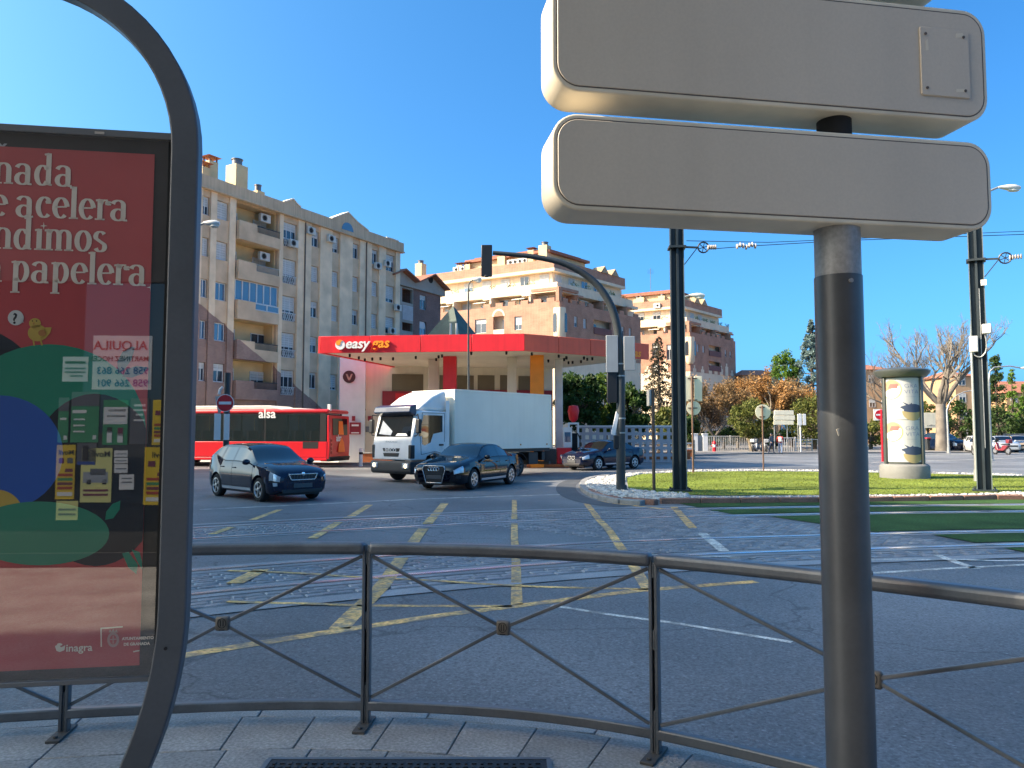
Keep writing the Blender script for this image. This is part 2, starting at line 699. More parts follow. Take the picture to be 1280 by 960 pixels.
# ---- footway: fence line, kerb stones, paving slabs
FP = [Vector((-7.6, 2.9, 0)), Vector((-5.6, 3.5, 0)), Vector((-3.98, 3.92, 0)), G(80, 916), G(457, 905), G(820, 943), Vector((2.36, 2.66, 0)), Vector((3.55, 0.95, 0)), Vector((4.2, -1.0, 0)), Vector((4.5, -3, 0))]
FL = catmull(FP, 14)
kline = offset_line(FL, -0.27)
walk = MB()
sheet(walk, [(p.x, p.y) for p in offset_line(FL, -0.05)][::-1] + [(-9, -9), (4.5, -9)], -0.012)
walk = struct(walk.build('sidewalk', m_slab), 'paved footway in the foreground')


def arc_table(pts):
    a = [0]
    for p, q in zip(pts, pts[1:]):
        a.append(a[-1] + (q - p).length)
    return a


def at_s(pts, tab, s):
    for i in range(len(pts) - 1):
        if s <= tab[i + 1]:
            t = (s - tab[i]) / (tab[i + 1] - tab[i])
            p = pts[i].lerp(pts[i + 1], t)
            d = (pts[i + 1] - pts[i]).normalized()
            return p, d
    return pts[-1], (pts[-1] - pts[-2]).normalized()


ktab = arc_table(kline)


def kpt(s, t):
    p, d = at_s(kline, ktab, s)
    return Vector((p.x + d.y * t, p.y - d.x * t, 0))


random.seed(3)


def quad_slab(name, s0, s1, t0, t1, z0, z1, mt, parent):
    o = kpt((s0 + s1) / 2, (t0 + t1) / 2)
    c = [kpt(s0, t0), kpt(s1, t0), kpt(s1, t1), kpt(s0, t1)]
    b = MB()
    vs = [(p.x - o.x, p.y - o.y, z0) for p in c] + [(p.x - o.x, p.y - o.y, z1) for p in c]
    b.add(vs, [(0, 1, 2, 3), (7, 6, 5, 4), (0, 4, 5, 1), (1, 5, 6, 2), (2, 6, 7, 3), (3, 7, 4, 0)])
    ob = b.build(name, mt, parent, loc=(o.x, o.y, random.uniform(-0.0015, 0.0015)), bev=0.004, seg=1)
    return ob


s = 0.4
while s < 12.2:
    quad_slab('kerb_stone', s + 0.004, s + 0.996, 0.0, 0.145, -0.14, 0.0, m_kerb, walk)
    s += 1.0
for row in range(4):
    s = 1.4 + 0.21 * (row % 2)
    while s < 11.2:
        k = 1 / (1 - (0.16 + 0.46 * row) * 0.12)
        L = random.choice((0.42, 0.42, 0.46)) * k
        quad_slab('paving_slab', s + 0.003, s + L - 0.003, 0.153 + 0.46 * row, 0.147 + 0.46 * (row + 1), -0.04, 0.0, m_slab, walk)
        s += L

# ---- tram tracks
TA = catmull([Vector(p) for p in ((-22, 2.4, 0), (-14, 7.6, 0), (-9.5, 10.8, 0), (-5.3, 13.55, 0), (0, 15.9, 0), (5, 17.05, 0), (10, 17.75, 0), (20, 18.5, 0), (40, 19.2, 0), (80, 20, 0))], 14)
ttab = arc_table(TA)


def tpt(s, t):
    p, d = at_s(TA, ttab, s)
    return Vector((p.x + d.y * t, p.y - d.x * t, 0)), d


def trk(p):
    """offset of a point from the first track's centre line (towards the camera), and the arc length"""
    best = None
    for i in range(len(TA) - 1):
        a, b = TA[i], TA[i + 1]
        d = b - a
        t = max(0, min(1, (p - a).dot(d) / d.length_squared))
        q = a + d * t
        e = (Vector((p.x, p.y, 0)) - q)
        if best is None or e.length < best[0]:
            dn = d.normalized()
            best = (e.length, e.x * dn.y - e.y * dn.x, ttab[i] + t * d.length)
    return best[1], best[2]


GB = [(2.6, 22.0), (3.5, 20.2), (5.0, 15.6), (6.3, 13.7), (7.4, 11.3), (8.2, 9.5)]     # where the setts give way to grass


def grass_x(y):
    t = [(b, a) for a, b in GB][::-1]
    return interp(t, y)


bed = MB()
lo, hi = offset_line(TA, -1.35), offset_line(TA, 6.45)
for i in range(len(TA) - 1):
    bed.add([(lo[i].x, lo[i].y, ROAD + 0.004), (lo[i + 1].x, lo[i + 1].y, ROAD + 0.004), (hi[i + 1].x, hi[i + 1].y, ROAD + 0.004), (hi[i].x, hi[i].y, ROAD + 0.004)], [(0, 3, 2, 1)])
bed = struct(bed.build('track_bed', m_asph), 'tram track bed with granite setts and steel rails')
RAILS = (-0.75, 0.75, 3.9, 5.4)
for r in RAILS:
    b = MB()
    ribbon(b, offset_line(TA, r - 0.125), 0.15, ROAD + 0.009)
    ribbon(b, offset_line(TA, r + 0.165), 0.15, ROAD + 0.009)
    b.build('rail_bed', m_conc, bed, ang=0)
    b = MB()
    ribbon(b, offset_line(TA, r), 0.09, ROAD + 0.015)
    ribbon(b, offset_line(TA, r + 0.082), 0.02, ROAD + 0.015)
    ro = b.build('rail', m_steel, bed, ang=0)
    b = MB()
    ribbon(b, offset_line(TA, r + 0.054), 0.036, ROAD + 0.0095)
    b.build('groove', m_dark, ro, ang=0)
b = MB()
ribbon(b, offset_line(TA, 6.36), 0.3, ROAD + 0.010)
ribbon(b, offset_line(TA, -1.3), 0.22, ROAD + 0.010)
b.build('edge_strip', m_conc, bed, ang=0)
b = MB()
sheet(b, [(-30, -5), (-30, 2)] + [(-14.5, 7)], ROAD + 0.02)

random.seed(8)
setts = []
for (t0, t1, xmin) in ((-0.5, 0.5, -7.5), (1.0, 3.65, -0.6), (4.2, 5.15, -9), (5.72, 6.15, -9)):
    n = max(1, round((t1 - t0) / 0.125))
    w = (t1 - t0) / n
    for k in range(n):
        s = 0.11 * (k % 2)
        while s < ttab[-1]:
            t = t0 + (k + 0.5) * w
            p, d = tpt(s, t)
            s += 0.225
            if p.x > 9: break
            if p.x < xmin + (0.9 * (t - t0) if t0 == 1.0 else 0): continue
            if p.x > grass_x(p.y) - 0.05: continue
            setts.append((p.length, p, math.atan2(d.y, d.x), w))
setts.sort(key=lambda a: a[0])


def sett_mb(mb, p, a, w, h):
    ca, sa = math.cos(a), math.sin(a)

    def q(x, y, z): return (p.x + ca * x - sa * y, p.y + sa * x + ca * y, z)
    x, y, e = 0.100, w / 2 - 0.010, 0.012
    rz_ = [h + random.uniform(-.004, .004) for _ in range(4)]
    vs = [q(-x, -y, ROAD + 0.003), q(x, -y, ROAD + 0.003), q(x, y, ROAD + 0.003), q(-x, y, ROAD + 0.003),
          q(-x + e, -y + e, rz_[0]), q(x - e, -y + e, rz_[1]), q(x - e, y - e, rz_[2]), q(-x + e, y - e, rz_[3])]
    mb.add(vs, [(4, 5, 6, 7), (0, 1, 5, 4), (1, 2, 6, 5), (2, 3, 7, 6), (3, 0, 4, 7)])


vis = [q for q in setts if abs(q[1].x) < 0.68 * q[1].y]
near = set(id(q) for q in vis[:300])
smesh = {}
rest = MB()
for q in setts:
    if id(q) in near:
        k = (round(q[3], 3), random.randint(0, 2))
        if k not in smesh:
            t = MB()
            sett_mb(t, Vector((0, 0, 0)), 0, q[3], ROAD + 0.011 + 0.002 * k[1])
            smesh[k] = t.mesh('sett', m_sett, 30)
        link('sett', smesh[k], bed, (q[1].x, q[1].y, 0), (0, 0, q[2]))
    else:
        sett_mb(rest, q[1], q[2] + random.uniform(-.02, .02), q[3], ROAD + 0.011 + random.uniform(0, 0.005))
o = rest.build('setts', m_sett, bed)
o['kind'] = 'stuff'

# ---- grass between the rails on the right
tl = MB()
pts = [tpt(s_, -1.25) for s_ in [ttab[-1] * k / 40 for k in range(41)]]
top = [Vector((p.x, p.y)) for p, d in pts if p.x > 4]
bot = [p for p, d in [tpt(ttab[-1] * k / 40, 6.2) for k in range(41)] if p.x > 8]
near_edge = [(a, b_) for a, b_ in GB]


def tgrass(t0, t1):
    N = 60
    rows = []
    for k in range(161):
        s_ = ttab[-1] * k / 160
        a, _ = tpt(s_, t0)
        b_, _ = tpt(s_, t1)
        rows.append((a, b_))
    vs, fs = [], []
    for a, b_ in rows:
        ga, gb = grass_x(a.y), grass_x(b_.y)
        if a.x < ga and b_.x < gb: continue
        vs += [(max(a.x, ga), a.y, ROAD + 0.016), (max(b_.x, gb), b_.y, ROAD + 0.016)]
    n = len(vs) // 2
    tl.add(vs, [(2 * i, 2 * i + 1, 2 * i + 3, 2 * i + 2) for i in range(n - 1)])


for t0, t1 in ((-4.0, -1.02), (-0.48, 0.48), (1.03, 3.63), (4.17, 5.13), (5.7, 6.2)):
    tgrass(t0, t1)
tlo = struct(tl.build('track_lawn', m_tgrass), 'strips of grass between the tram rails')


ZONES = ((-0.5, 0.5, -7.5), (1.0, 3.65, -0.6), (4.2, 5.15, -9), (5.72, 6.15, -9))


def on_setts(p, t):
    return any(a - .06 < t < b_ + .06 and p.x > x0 + (0.9 * (t - a) if a == 1.0 else 0) - .15 for a, b_, x0 in ZONES)


# ---- painted markings (strips laid on what they cross)
def mark(name, pix, w, mt, label=None):
    pts = [G(u, v, ROAD) for u, v in pix]
    d = []
    for p, q in zip(pts, pts[1:]):
        n = max(1, int((q - p).length / 0.35))
        d += [p.lerp(q, k / n) for k in range(n)]
    d.append(pts[-1])
    b = MB()
    a, c = offset_line(d, -w / 2), offset_line(d, w / 2)
    run = []

    def flush():
        if len(run) > 1:
            vs = []
            for i in run:
                vs += [(a[i].x, a[i].y, zz[i]), (c[i].x, c[i].y, zz[i])]
            b.add(vs, [(2 * k, 2 * k + 1, 2 * k + 3, 2 * k + 2) for k in range(len(run) - 1)])
        run.clear()
    zz = {}
    for i, p in enumerate(d):
        t, s_ = trk(p)
        zz[i] = ROAD + (0.0195 if on_setts(p, t) else 0.0125 if -1.45 < t < 6.6 else 0.0028)
        if any(abs(t - r - 0.045) < 0.075 for r in RAILS):
            flush()
        else:
            run.append(i)
    flush()
    if b.v:
        o = b.build(name, mt, ang=0)
        struct(o, label)


Y = 0.20
yl = 'yellow box junction marking on the road'
mark('road_marking', [(180, 829), (250, 816), (400, 792), (560, 768), (650, 757), (800, 738), (945, 727)], 0.15, m_yel, yl)
mark('road_marking', [(284, 754), (446, 757), (640, 758)], 0.09, m_yel, yl)
mark('road_marking', [(252, 714), (350, 717), (440, 722), (640, 733), (820, 737)], 0.09, m_yel, yl)
mark('road_marking', [(556, 629), (541, 648), (524, 668), (502, 699), (477, 735), (440, 769), (424, 786)], 0.19, m_yel, yl)
mark('road_marking', [(462, 631), (443, 643), (418, 657), (390, 674)], 0.17, m_yel, yl)
mark('road_marking', [(342, 706), (293, 731), (252, 755)], 0.2, m_yel, yl)
mark('road_marking', [(350, 637), (315, 650)], 0.15, m_yel, yl)
mark('road_marking', [(290, 660), (265, 669)], 0.15, m_yel, yl)
mark('road_marking', [(643, 625), (643, 650), (643, 672), (645, 705), (646, 756)], 0.12, m_yel, yl)
mark('road_marking', [(727, 621), (735, 632), (748, 650), (760, 662), (777, 687), (790, 706), (810, 737)], 0.14, m_yel, yl)
mark('road_marking', [(842, 634), (856, 650), (866, 661)], 0.16, m_yel, yl)
mark('road_marking', [(878, 668), (905, 690)], 0.16, m_wht, yl)
mark('road_marking', [(716, 599), (704, 603), (703, 609), (712, 617), (730, 623), (760, 629), (800, 633), (830, 637)], 0.16, m_yel, 'yellow edge line curving round the island nose')
wl = 'white line painted on the road'
mark('road_marking', [(250, 637), (400, 630), (520, 624), (640, 620), (714, 618)], 0.12, m_wht, wl)
mark('road_marking', [(690, 757), (760, 768), (850, 780), (990, 803)], 0.07, m_wht, wl)
mark('road_marking', [(1040, 717), (1100, 716), (1180, 711), (1280, 706), (1400, 700)], 0.1, m_wht, wl)
mark('road_marking', [(1060, 700), (1280, 701), (1400, 702)], 0.08, m_wht, wl)
mark('road_marking', [(1173, 696), (1221, 711)], 0.12, m_wht, wl)
mark('road_marking', [(640, 690), (800, 694), (945, 699)], 0.07, m_wht, wl)
mark('road_marking', [(1090, 578), (1200, 575), (1280, 572)], 0.2, m_wht, wl)
mark('road_marking', [(1060, 572), (1280, 566)], 0.25, m_wht, wl)

# ---- the island: lawn, pebbles, kerbs
near_px = [(731, 604), (734, 609), (745, 615), (768, 621), (800, 623.5), (900, 623), (1040, 622), (1160, 620.5), (1240, 619), (1290, 619), (1400, 620)]
far_px = [(1400, 597), (1280, 593.5), (1150, 590), (1040, 588), (950, 587), (860, 588), (790, 591.5), (748, 596), (736, 599)]
isl = [G(u, v, 0) for u, v in near_px + far_px]
b = MB()
b.prism([(p.x, p.y) for p in isl], (0, 0, -0.16), (1, 0, 0), (0, 1, 0), (0, 0, 0.14))
island = struct(b.build('traffic_island', m_conc, ang=0), 'raised island with lawn and white pebbles')
lawn_px = [(786, 613), (830, 617), (900, 619), (1040, 618), (1160, 617), (1240, 615.5), (1400, 616), (1400, 599), (1280, 595), (1150, 591.5), (1040, 589.5), (950, 588.5), (860, 589.5), (800, 592.5), (783, 597)]
b = MB()
sheet(b, [(p.x, p.y) for p in [G(u, v, 0) for u, v in lawn_px]], -0.004)
struct(b.build('lawn', m_grass, ang=0), 'mown green lawn on the traffic island')
lawn_poly = [G(u, v, 0) for u, v in lawn_px]


def inside(p, poly):
    c = False
    j = len(poly) - 1
    for i in range(len(poly)):
        a, b_ = poly[i], poly[j]
        if (a.y > p.y) != (b_.y > p.y) and p.x < (b_.x - a.x) * (p.y - a.y) / (b_.y - a.y) + a.x:
            c = not c
        j = i
    return c


random.seed(5)
b = MB()
k = 0
while k < 34000:
    p = Vector((random.uniform(2, 24), random.uniform(17.5, 36), 0))
    k += 1
    if not inside(p, lawn_poly): continue
    h, w, a = random.uniform(.01, .028), random.uniform(.008, .022), random.uniform(0, 6.28)
    dx, dy = math.cos(a) * w, math.sin(a) * w
    b.add([(p.x - dx, p.y - dy, -.006), (p.x + dx, p.y + dy, -.006), (p.x + random.uniform(-.03, .03), p.y + random.uniform(-.03, .03), h)], [(0, 1, 2)])
tag(b.build('grass', m_grass, ang=0), 'short green grass blades on the island lawn', 'grass', kind='stuff')
# kerb stones along the near side
kl = [G(u, v, 0) for u, v in near_px]
nt_ = arc_table(kl)
s = 2.6
while s < nt_[-1] - 1:
    p, d = at_s(kl, nt_, s + 0.5)
    if p.x < 13.6 or p.x > 14.4:
        bb = MB()
        bb.box(-0.495, 0.495, -0.09, 0.09, -0.16, 0.015)
        bb.build('kerb_stone', m_rkerb, island, loc=(p.x, p.y, 0), rot=(0, 0, math.atan2(d.y, d.x)), bev=0.02, seg=1)
    s += 1.0
# grey curved kerb round the nose
nose = catmull([G(u, v, 0) for u, v in [(760, 593), (742, 595.5), (732, 599), (729, 604), (733, 610), (746, 616.5), (772, 622.5), (800, 625)]], 6)
nt2 = arc_table(nose)
s = 0.0
while s < nt2[-1] - 0.5:
    p, d = at_s(nose, nt2, s + 0.3)
    bb = MB()
    bb.box(-0.296, 0.296, -0.12, 0.12, -0.16, 0.0)
    bb.build('kerb_stone', m_kerb, island, loc=(p.x, p.y, 0), rot=(0, 0, math.atan2(d.y, d.x)), bev=0.02, seg=1)
    s += 0.6
ap = MB()
ribbon(ap, offset_line(nose, 0.55), 0.62, ROAD + 0.006)
struct(ap.build('gutter', M('gutter_tarmac', (0.075, 0.08, 0.085), 0.7, var=0.2, vs=2, fine=0.3, fs=60), ang=0), 'dark gutter curving round the island nose')
# pebbles
random.seed(11)
peb_poly = [G(u, v, 0) for u, v in [(733, 603), (737, 610), (750, 615.5), (772, 620), (800, 622.3), (860, 621), (860, 618.5), (820, 616), (783, 612), (779, 604), (783, 596.5), (800, 592.5), (786, 592.5), (748, 597)]]
b = MB()
strip_far = [G(u, v, 0) for u, v in far_px[:-2]]


def pebble(p, r):
    a = random.uniform(0, 6.28)
    n = 5
    vs = [(p.x + r * math.cos(a + 6.283 * k / n) * random.uniform(.7, 1.2), p.y + r * math.sin(a + 6.283 * k / n) * random.uniform(.7, 1.2), -0.02) for k in range(n)]
    vs += [(p.x + 0.62 * r * math.cos(a + 6.283 * k / n + .3), p.y + 0.62 * r * math.sin(a + 6.283 * k / n + .3), r * random.uniform(.45, .8) - 0.01) for k in range(n)]
    b.add(vs, [(k, (k + 1) % n, n + (k + 1) % n, n + k) for k in range(n)] + [tuple(range(n, 2 * n))])


k = 0
while k < 2300:
    p = Vector((random.uniform(2.2, 6.2), random.uniform(18.6, 33), 0))
    if inside(p, peb_poly):
        pebble(p, random.uniform(.045, .1))
        k += 1
ft = arc_table(strip_far)
for k in range(1100):
    p, d = at_s(strip_far, ft, random.uniform(0, ft[-1]))
    pebble(Vector((p.x + random.uniform(-.1, .1), p.y - random.uniform(.03, .26), 0)), random.uniform(.03, .065))
for k in range(600):
    p, d = at_s(kl, nt_, random.uniform(4, nt_[-1]))
    pebble(Vector((p.x + random.uniform(-.1, .1), p.y + random.uniform(.15, .4), 0)), random.uniform(.03, .07))
for k in range(260):
    pebble(Vector((random.uniform(13.2, 15.2), random.uniform(18.9, 21.0), 0)), random.uniform(.04, .08))
tag(b.build('pebbles', m_peb), 'loose white pebbles edging the island', 'pebbles', kind='stuff')

# ================================================================== FOREGROUND
m_fence = M('fence_paint', (0.118, 0.125, 0.135), 0.38, metal=0.25, var=0.18, vs=5, fine=0.06, fs=60, streak=.15)
m_fdark = M('fence_dark', (0.06, 0.055, 0.05), 0.6, var=0.25, vs=6)
m_node = M('node_plate', (0.15, 0.13, 0.11), 0.6, metal=0.3, var=0.25, vs=20)

# ---- curved railing
rail = thing('railing', 'grey metal railing with crossed braces curving along the footway edge', 'railing')
ft2 = arc_table(FL)
PI_ = [3 + k for k in range(-2, 5)]
post_idx = [14 * i for i in range(1, 9)]


def sweep(mb, pts, w, z0, z1):
    a, c = offset_line(pts, -w / 2), offset_line(pts, w / 2)
    n = len(pts)
    vs = []
    for i in range(n):
        vs += [(a[i].x, a[i].y, z0), (c[i].x, c[i].y, z0), (c[i].x, c[i].y, z1), (a[i].x, a[i].y, z1)]
    fs = []
    for i in range(n - 1):
        for k in range(4):
            p, q = 4 * i + k, 4 * i + (k + 1) % 4
            fs.append((p, p + 4, q + 4, q))
    fs += [(0, 1, 2, 3), (4 * n - 1, 4 * n - 2, 4 * n - 3, 4 * n - 4)]
    mb.add(vs, fs)


for i0, i1 in zip(post_idx, post_idx[1:]):
    seg = FL[i0:i1 + 1]
    d0 = (seg[1] - seg[0]).normalized()
    d1 = (seg[-1] - seg[-2]).normalized()
    seg = [seg[0] + d0 * 0.012] + seg[1:-1] + [seg[-1] - d1 * 0.012]
    b = MB(); sweep(b, seg, 0.09, 0.936, 1.003)
    b.build('top_rail', m_fence, rail, bev=0.022, seg=3)
    b = MB(); sweep(b, seg, 0.05, 0.078, 0.13)
    b.build('bottom_rail', m_fence, rail, bev=0.008)
    p0, p1 = FL[i0], FL[i1]
    d = (p1 - p0).normalized()
    n = Vector((d.y, -d.x, 0))
    mid = FL[(i0 + i1) // 2]
    c = Vector((mid.x, mid.y, 0.555))
    for (p, z) in ((p0, 0.925), (p0, 0.15), (p1, 0.925), (p1, 0.15)):
        e = Vector((p.x, p.y, z)) + (d if p is p0 else -d) * 0.03
        dd = (c - e).normalized()
        bb = MB()
        bb.bar(e, c - dd * 0.035, 0.0185, 0.02, up=n)
        bb.build('brace', m_fence, rail, bev=0.003, seg=1)
    rot = Matrix((d, n, Vector((0, 0, 1)))).transposed()
    bb = MB(); bb.obox(c, (0.078, 0.04, 0.078), rot)
    pl = bb.build('node_plate', m_node, rail, bev=0.012)
    bb = MB()
    for k in range(14):
        a0, a1 = 2 * PI * k / 14, 2 * PI * (k + 1) / 14
        q0 = c + n * 0.0205 + d * 0.022 * math.cos(a0) + Vector((0, 0, 0.005 + 0.026 * math.sin(a0)))
        q1 = c + n * 0.0205 + d * 0.022 * math.cos(a1) + Vector((0, 0, 0.005 + 0.026 * math.sin(a1)))
        bb.bar(q0, q1, 0.003, 0.003, up=n)
    for q in (-0.007, 0.007):
        bb.bar(c + n * 0.0205 + d * q + Vector((0, 0, -0.012)), c + n * 0.0205 + d * q + Vector((0, 0, 0.022)), 0.004, 0.003, up=n)
    bb.bar(c + n * 0.0205 - d * 0.016 + Vector((0, 0, -0.032)), c + n * 0.0205 + d * 0.016 + Vector((0, 0, -0.032)), 0.005, 0.003, up=n)
    bb.build('emblem', m_dark, pl)
for i in post_idx:
    p = FL[i]
    d = (FL[min(i + 1, len(FL) - 1)] - FL[i - 1]).normalized()
    n = Vector((d.y, -d.x, 0))
    rz = math.atan2(d.y, d.x)
    b = MB()
    b.box(-0.0235, -0.006, -0.025, 0.025, 0.012, 0.99)
    b.box(0.006, 0.0235, -0.025, 0.025, 0.012, 0.99)
    b.box(-0.006, 0.006, -0.02, 0.02, 0.012, 0.22)
    b.box(-0.006, 0.006, -0.02, 0.02, 0.52, 0.62)
    b.box(-0.006, 0.006, -0.02, 0.02, 0.88, 0.96)
    b.box(-0.006, 0.006, 0.014, 0.02, 0.22, 0.88)
    po = b.build('post', m_fence, rail, loc=p, rot=(0, 0, rz), bev=0.003, seg=1)
    b = MB(); b.box(-0.035, 0.035, -0.15, 0.09, 0.0, 0.014)
    for q in (-0.11, 0.06):
        b.cyl((0, q, 0.014), (0, q, 0.026), 0.013, n=6)
    b.build('base_plate', m_fdark, po, bev=0.002, seg=1)

# ---- cast iron duct cover in the footway
cv = thing('duct_cover', 'dark cast iron cover with raised studs set in the paving', 'manhole cover', G(522, 948, 0.002) - Vector((0, 0.285, 0)), 0.0)
b = MB(); b.box(-0.72, 0.64, -0.4, 0.26, -0.03, 0.004)
m_iron = M('cast_iron', (0.035, 0.033, 0.034), 0.55, metal=0.4, var=0.3, vs=8, fine=0.2, fs=80, bump=0.2, bs=90)
b.build('plate', m_iron, cv)
b = MB()
for x0, x1, y0, y1 in ((-0.74, 0.66, 0.26, 0.285), (-0.745, -0.72, -0.4, 0.26), (0.64, 0.665, -0.4, 0.26)):
    b.box(x0, x1, y0, y1, -0.03, 0.007)
b.build('frame', m_fence, cv)
b = MB()
for i in range(34):
    for j in range(15):
        x, y = -0.69 + i * 0.039, -0.375 + j * 0.042
        if abs(x + 0.04) < 0.012: continue
        b.box(x - 0.012, x + 0.012, y - 0.007, y + 0.007, 0.004, 0.010) if (i + j) % 2 else b.box(x - 0.007, x + 0.007, y - 0.012, y + 0.012, 0.004, 0.010)
o = b.build('stud', m_iron, cv)
o['kind'] = 'stuff'

# ---- advertising display on an arched frame
m_arch = M('arch_paint', (0.082, 0.09, 0.103), 0.45, metal=0.1, var=0.12, vs=3, fine=0.04, fs=60)
AD0 = Vector((-1.250, 2.76, 0))
ADZ = math.atan2(0.157, 0.987)
adx, ady = Vector((math.cos(ADZ), math.sin(ADZ), 0)), Vector((-math.sin(ADZ), math.cos(ADZ), 0))
ad = thing('advertising_display', 'grey arched street display holding a red poster behind glass', 'advertising display', AD0, ADZ)


def PP(u, v):
    r = ray(u, v)
    t = (AD0 - Vector((0, 0, H))).dot(ady) / r.dot(ady)
    p = Vector((0, 0, H)) + r * t - AD0
    return p.dot(adx), p.z


path = []
for k in range(15):
    z = 1.02 * k / 14
    path.append(Vector((0.05 - (1.47 - math.sqrt(1.47 ** 2 - (1.02 - z) ** 2)), z, 0)))
for k in range(17):
    a = PI / 2 * k / 16
    path.append(Vector((0.05 - 0.62 + 0.62 * math.cos(a), 2.66 + 0.625 * math.sin(a), 0)))
cx = -0.665
path += [Vector((2 * cx - p.x, p.y, 0)) for p in path[::-1]]
oa, ob_ = offset_line(path, -0.048), offset_line(path, 0.048)
b = MB()
n = len(path)
vs = []
for i in range(n):
    for q, y in ((oa[i], -0.02), (ob_[i], -0.02), (ob_[i], 0.05), (oa[i], 0.05)):
        vs.append((q.x, y, q.y))
fs = []
for i in range(n - 1):
    for k in range(4):
        p, q = 4 * i + k, 4 * i + (k + 1) % 4
        fs.append((p, p + 4, q + 4, q))
fs += [(0, 1, 2, 3), (4 * n - 1, 4 * n - 2, 4 * n - 3, 4 * n - 4)]
b.add(vs, fs)
b.build('arch_frame', m_arch, ad, bev=0.006)
b = MB(); b.lathe([(0.006, 0), (0.006, 0.004)], 10, axis='y')
b.build('bolt_hole', m_dark, ad, loc=(0.036, -0.0335, 0.868))
XL, XR = -1.33, 0.004
ZB, ZT = 0.752, 2.712
b = MB()
b.box(XL, XR, 0.015, 0.11, ZB, ZT)
b.build('light_box', m_arch, ad, bev=0.01)
b = MB()
for x0, x1, z0, z1 in ((XL + .01, XR - .002, ZT - .022, ZT + .004), (XL + .01, XR - .002, ZB, ZB + .018), (XL + .002, XL + .014, ZB + .018, ZT - .022)):
    b.box(x0, x1, -0.012, 0.016, z0, z1)
b.build('rim', M('rim_metal', (0.16, 0.17, 0.18), 0.4, metal=0.5, var=0.1), ad, bev=0.003)
b = MB(); b.box(XL + .012, XR - .001, 0.009, 0.0145, ZB + .015, ZT - .02)
b.build('mask_border', M('mask_black', (0.008, 0.009, 0.011), 0.5, var=0.2), ad)
pz0, pz1 = 0.805, 2.638
px0, px1 = -1.275, -0.06
m_red = M('poster_red', (0.56, 0.065, 0.068), 0.6, var=0.08, vs=1.5)
b = MB(); b.box(px0, px1, 0.0055, 0.0088, pz0, pz1)
poster = b.build('poster', m_red, ad)


def ell(cu, cv_, ru, rv, n=40, a0=0.0):
    ca, sa = math.cos(a0), math.sin(a0)
    return [(cu + ru * math.cos(2 * PI * k / n) * ca - rv * math.sin(2 * PI * k / n) * sa, cv_ + ru * math.cos(2 * PI * k / n) * sa + rv * math.sin(2 * PI * k / n) * ca) for k in range(n)]


LAY = [0.0052]


def art(name, px, mt, pieces=None):
    """flat print on the poster: polygon(s) given in photo pixels, clipped to the sheet"""
    LAY[0] -= 0.00008
    b = MB()
    for poly in (pieces or [px]):
        q = [PP(u, v) for u, v in poly]
        q = [(max(px0 + .002, min(px1, x)), max(pz0, min(pz1, z))) for x, z in q]
        vs = [(x, LAY[0], z) for x, z in q]
        b.add(vs, [tuple(range(len(vs)))])
    return b.build(name, mt, poster, ang=0)


pm = lambda n, c: M('print_' + n, c, 0.6, var=0.06, vs=3)
p_blk = pm('black', (0.006, 0.008, 0.016)); p_grn = pm('green', (0.01, 0.24, 0.14)); p_blu = pm('blue', (0.02, 0.10, 0.42))
p_teal = pm('teal', (0.012, 0.08, 0.085)); p_yel = pm('yellow', (0.62, 0.40, 0.07)); p_cream = pm('cream', (0.9, 0.76, 0.62)); p_lg = pm('light_green', (0.04, 0.26, 0.15))
p_wht = pm('white', (0.7, 0.68, 0.64)); p_org = pm('orange', (0.5, 0.2, 0.05))
art('black_shape', ell(-42, 500, 96, 92), p_blk)
art('green_shape', ell(60, 537, 122, 107), p_grn)
art('leaf_shape', None, p_teal, [[(147, 467), (146, 452), (152, 440), (163, 433), (168, 434), (164, 449), (155, 462)], [(152, 471), (158, 461), (170, 457), (184, 459), (178, 467), (164, 472)]])
art('dark_fruit', ell(118, 600, 84, 108), p_blk)
art('blue_shape', ell(-2, 566, 80, 72), p_blu)
art('yellow_shape', ell(-6, 640, 33, 28), p_yel)
art('green_fruit', ell(48, 667, 88, 40), p_lg)
art('leaf_shape', None, p_grn, [[(131, 650), (132, 640), (140, 630), (150, 626), (149, 637), (141, 648)], [(152, 692), (160, 690), (172, 706), (170, 718), (160, 710)], [(164, 687), (174, 690), (183, 703), (182, 712), (172, 704)]])
art('chick_print', None, p_yel, [ell(46, 416, 12, 10.5), ell(43, 404, 7.5, 6.5), [(50, 412), (57, 409), (64, 409), (62, 416), (56, 423), (50, 424)], [(40, 425), (42, 425), (43, 432), (41, 432)], [(49, 425), (51, 425), (53, 431), (51, 432)]])
art('wing_print', None, p_org, [ell(52, 416, 5, 4, 16), [(40, 403), (43, 403), (41.5, 406)]])
art('eye_print', None, p_blk, [ell(40, 401, .9, .9, 8), ell(45, 401, .9, .9, 8)])
art('speech_bubble', None, p_wht, [ell(19, 397, 10, 9.5, 24), [(24, 402), (29, 403), (26, 397)]])
LAY[0] -= 0.0001
text('question_mark', '?', 0.052, p_blk, poster, (PP(14.2, 404)[0], LAY[0], PP(14.2, 404)[1]), (1, 0, 0), (0, 0, 1), off=0.0012)


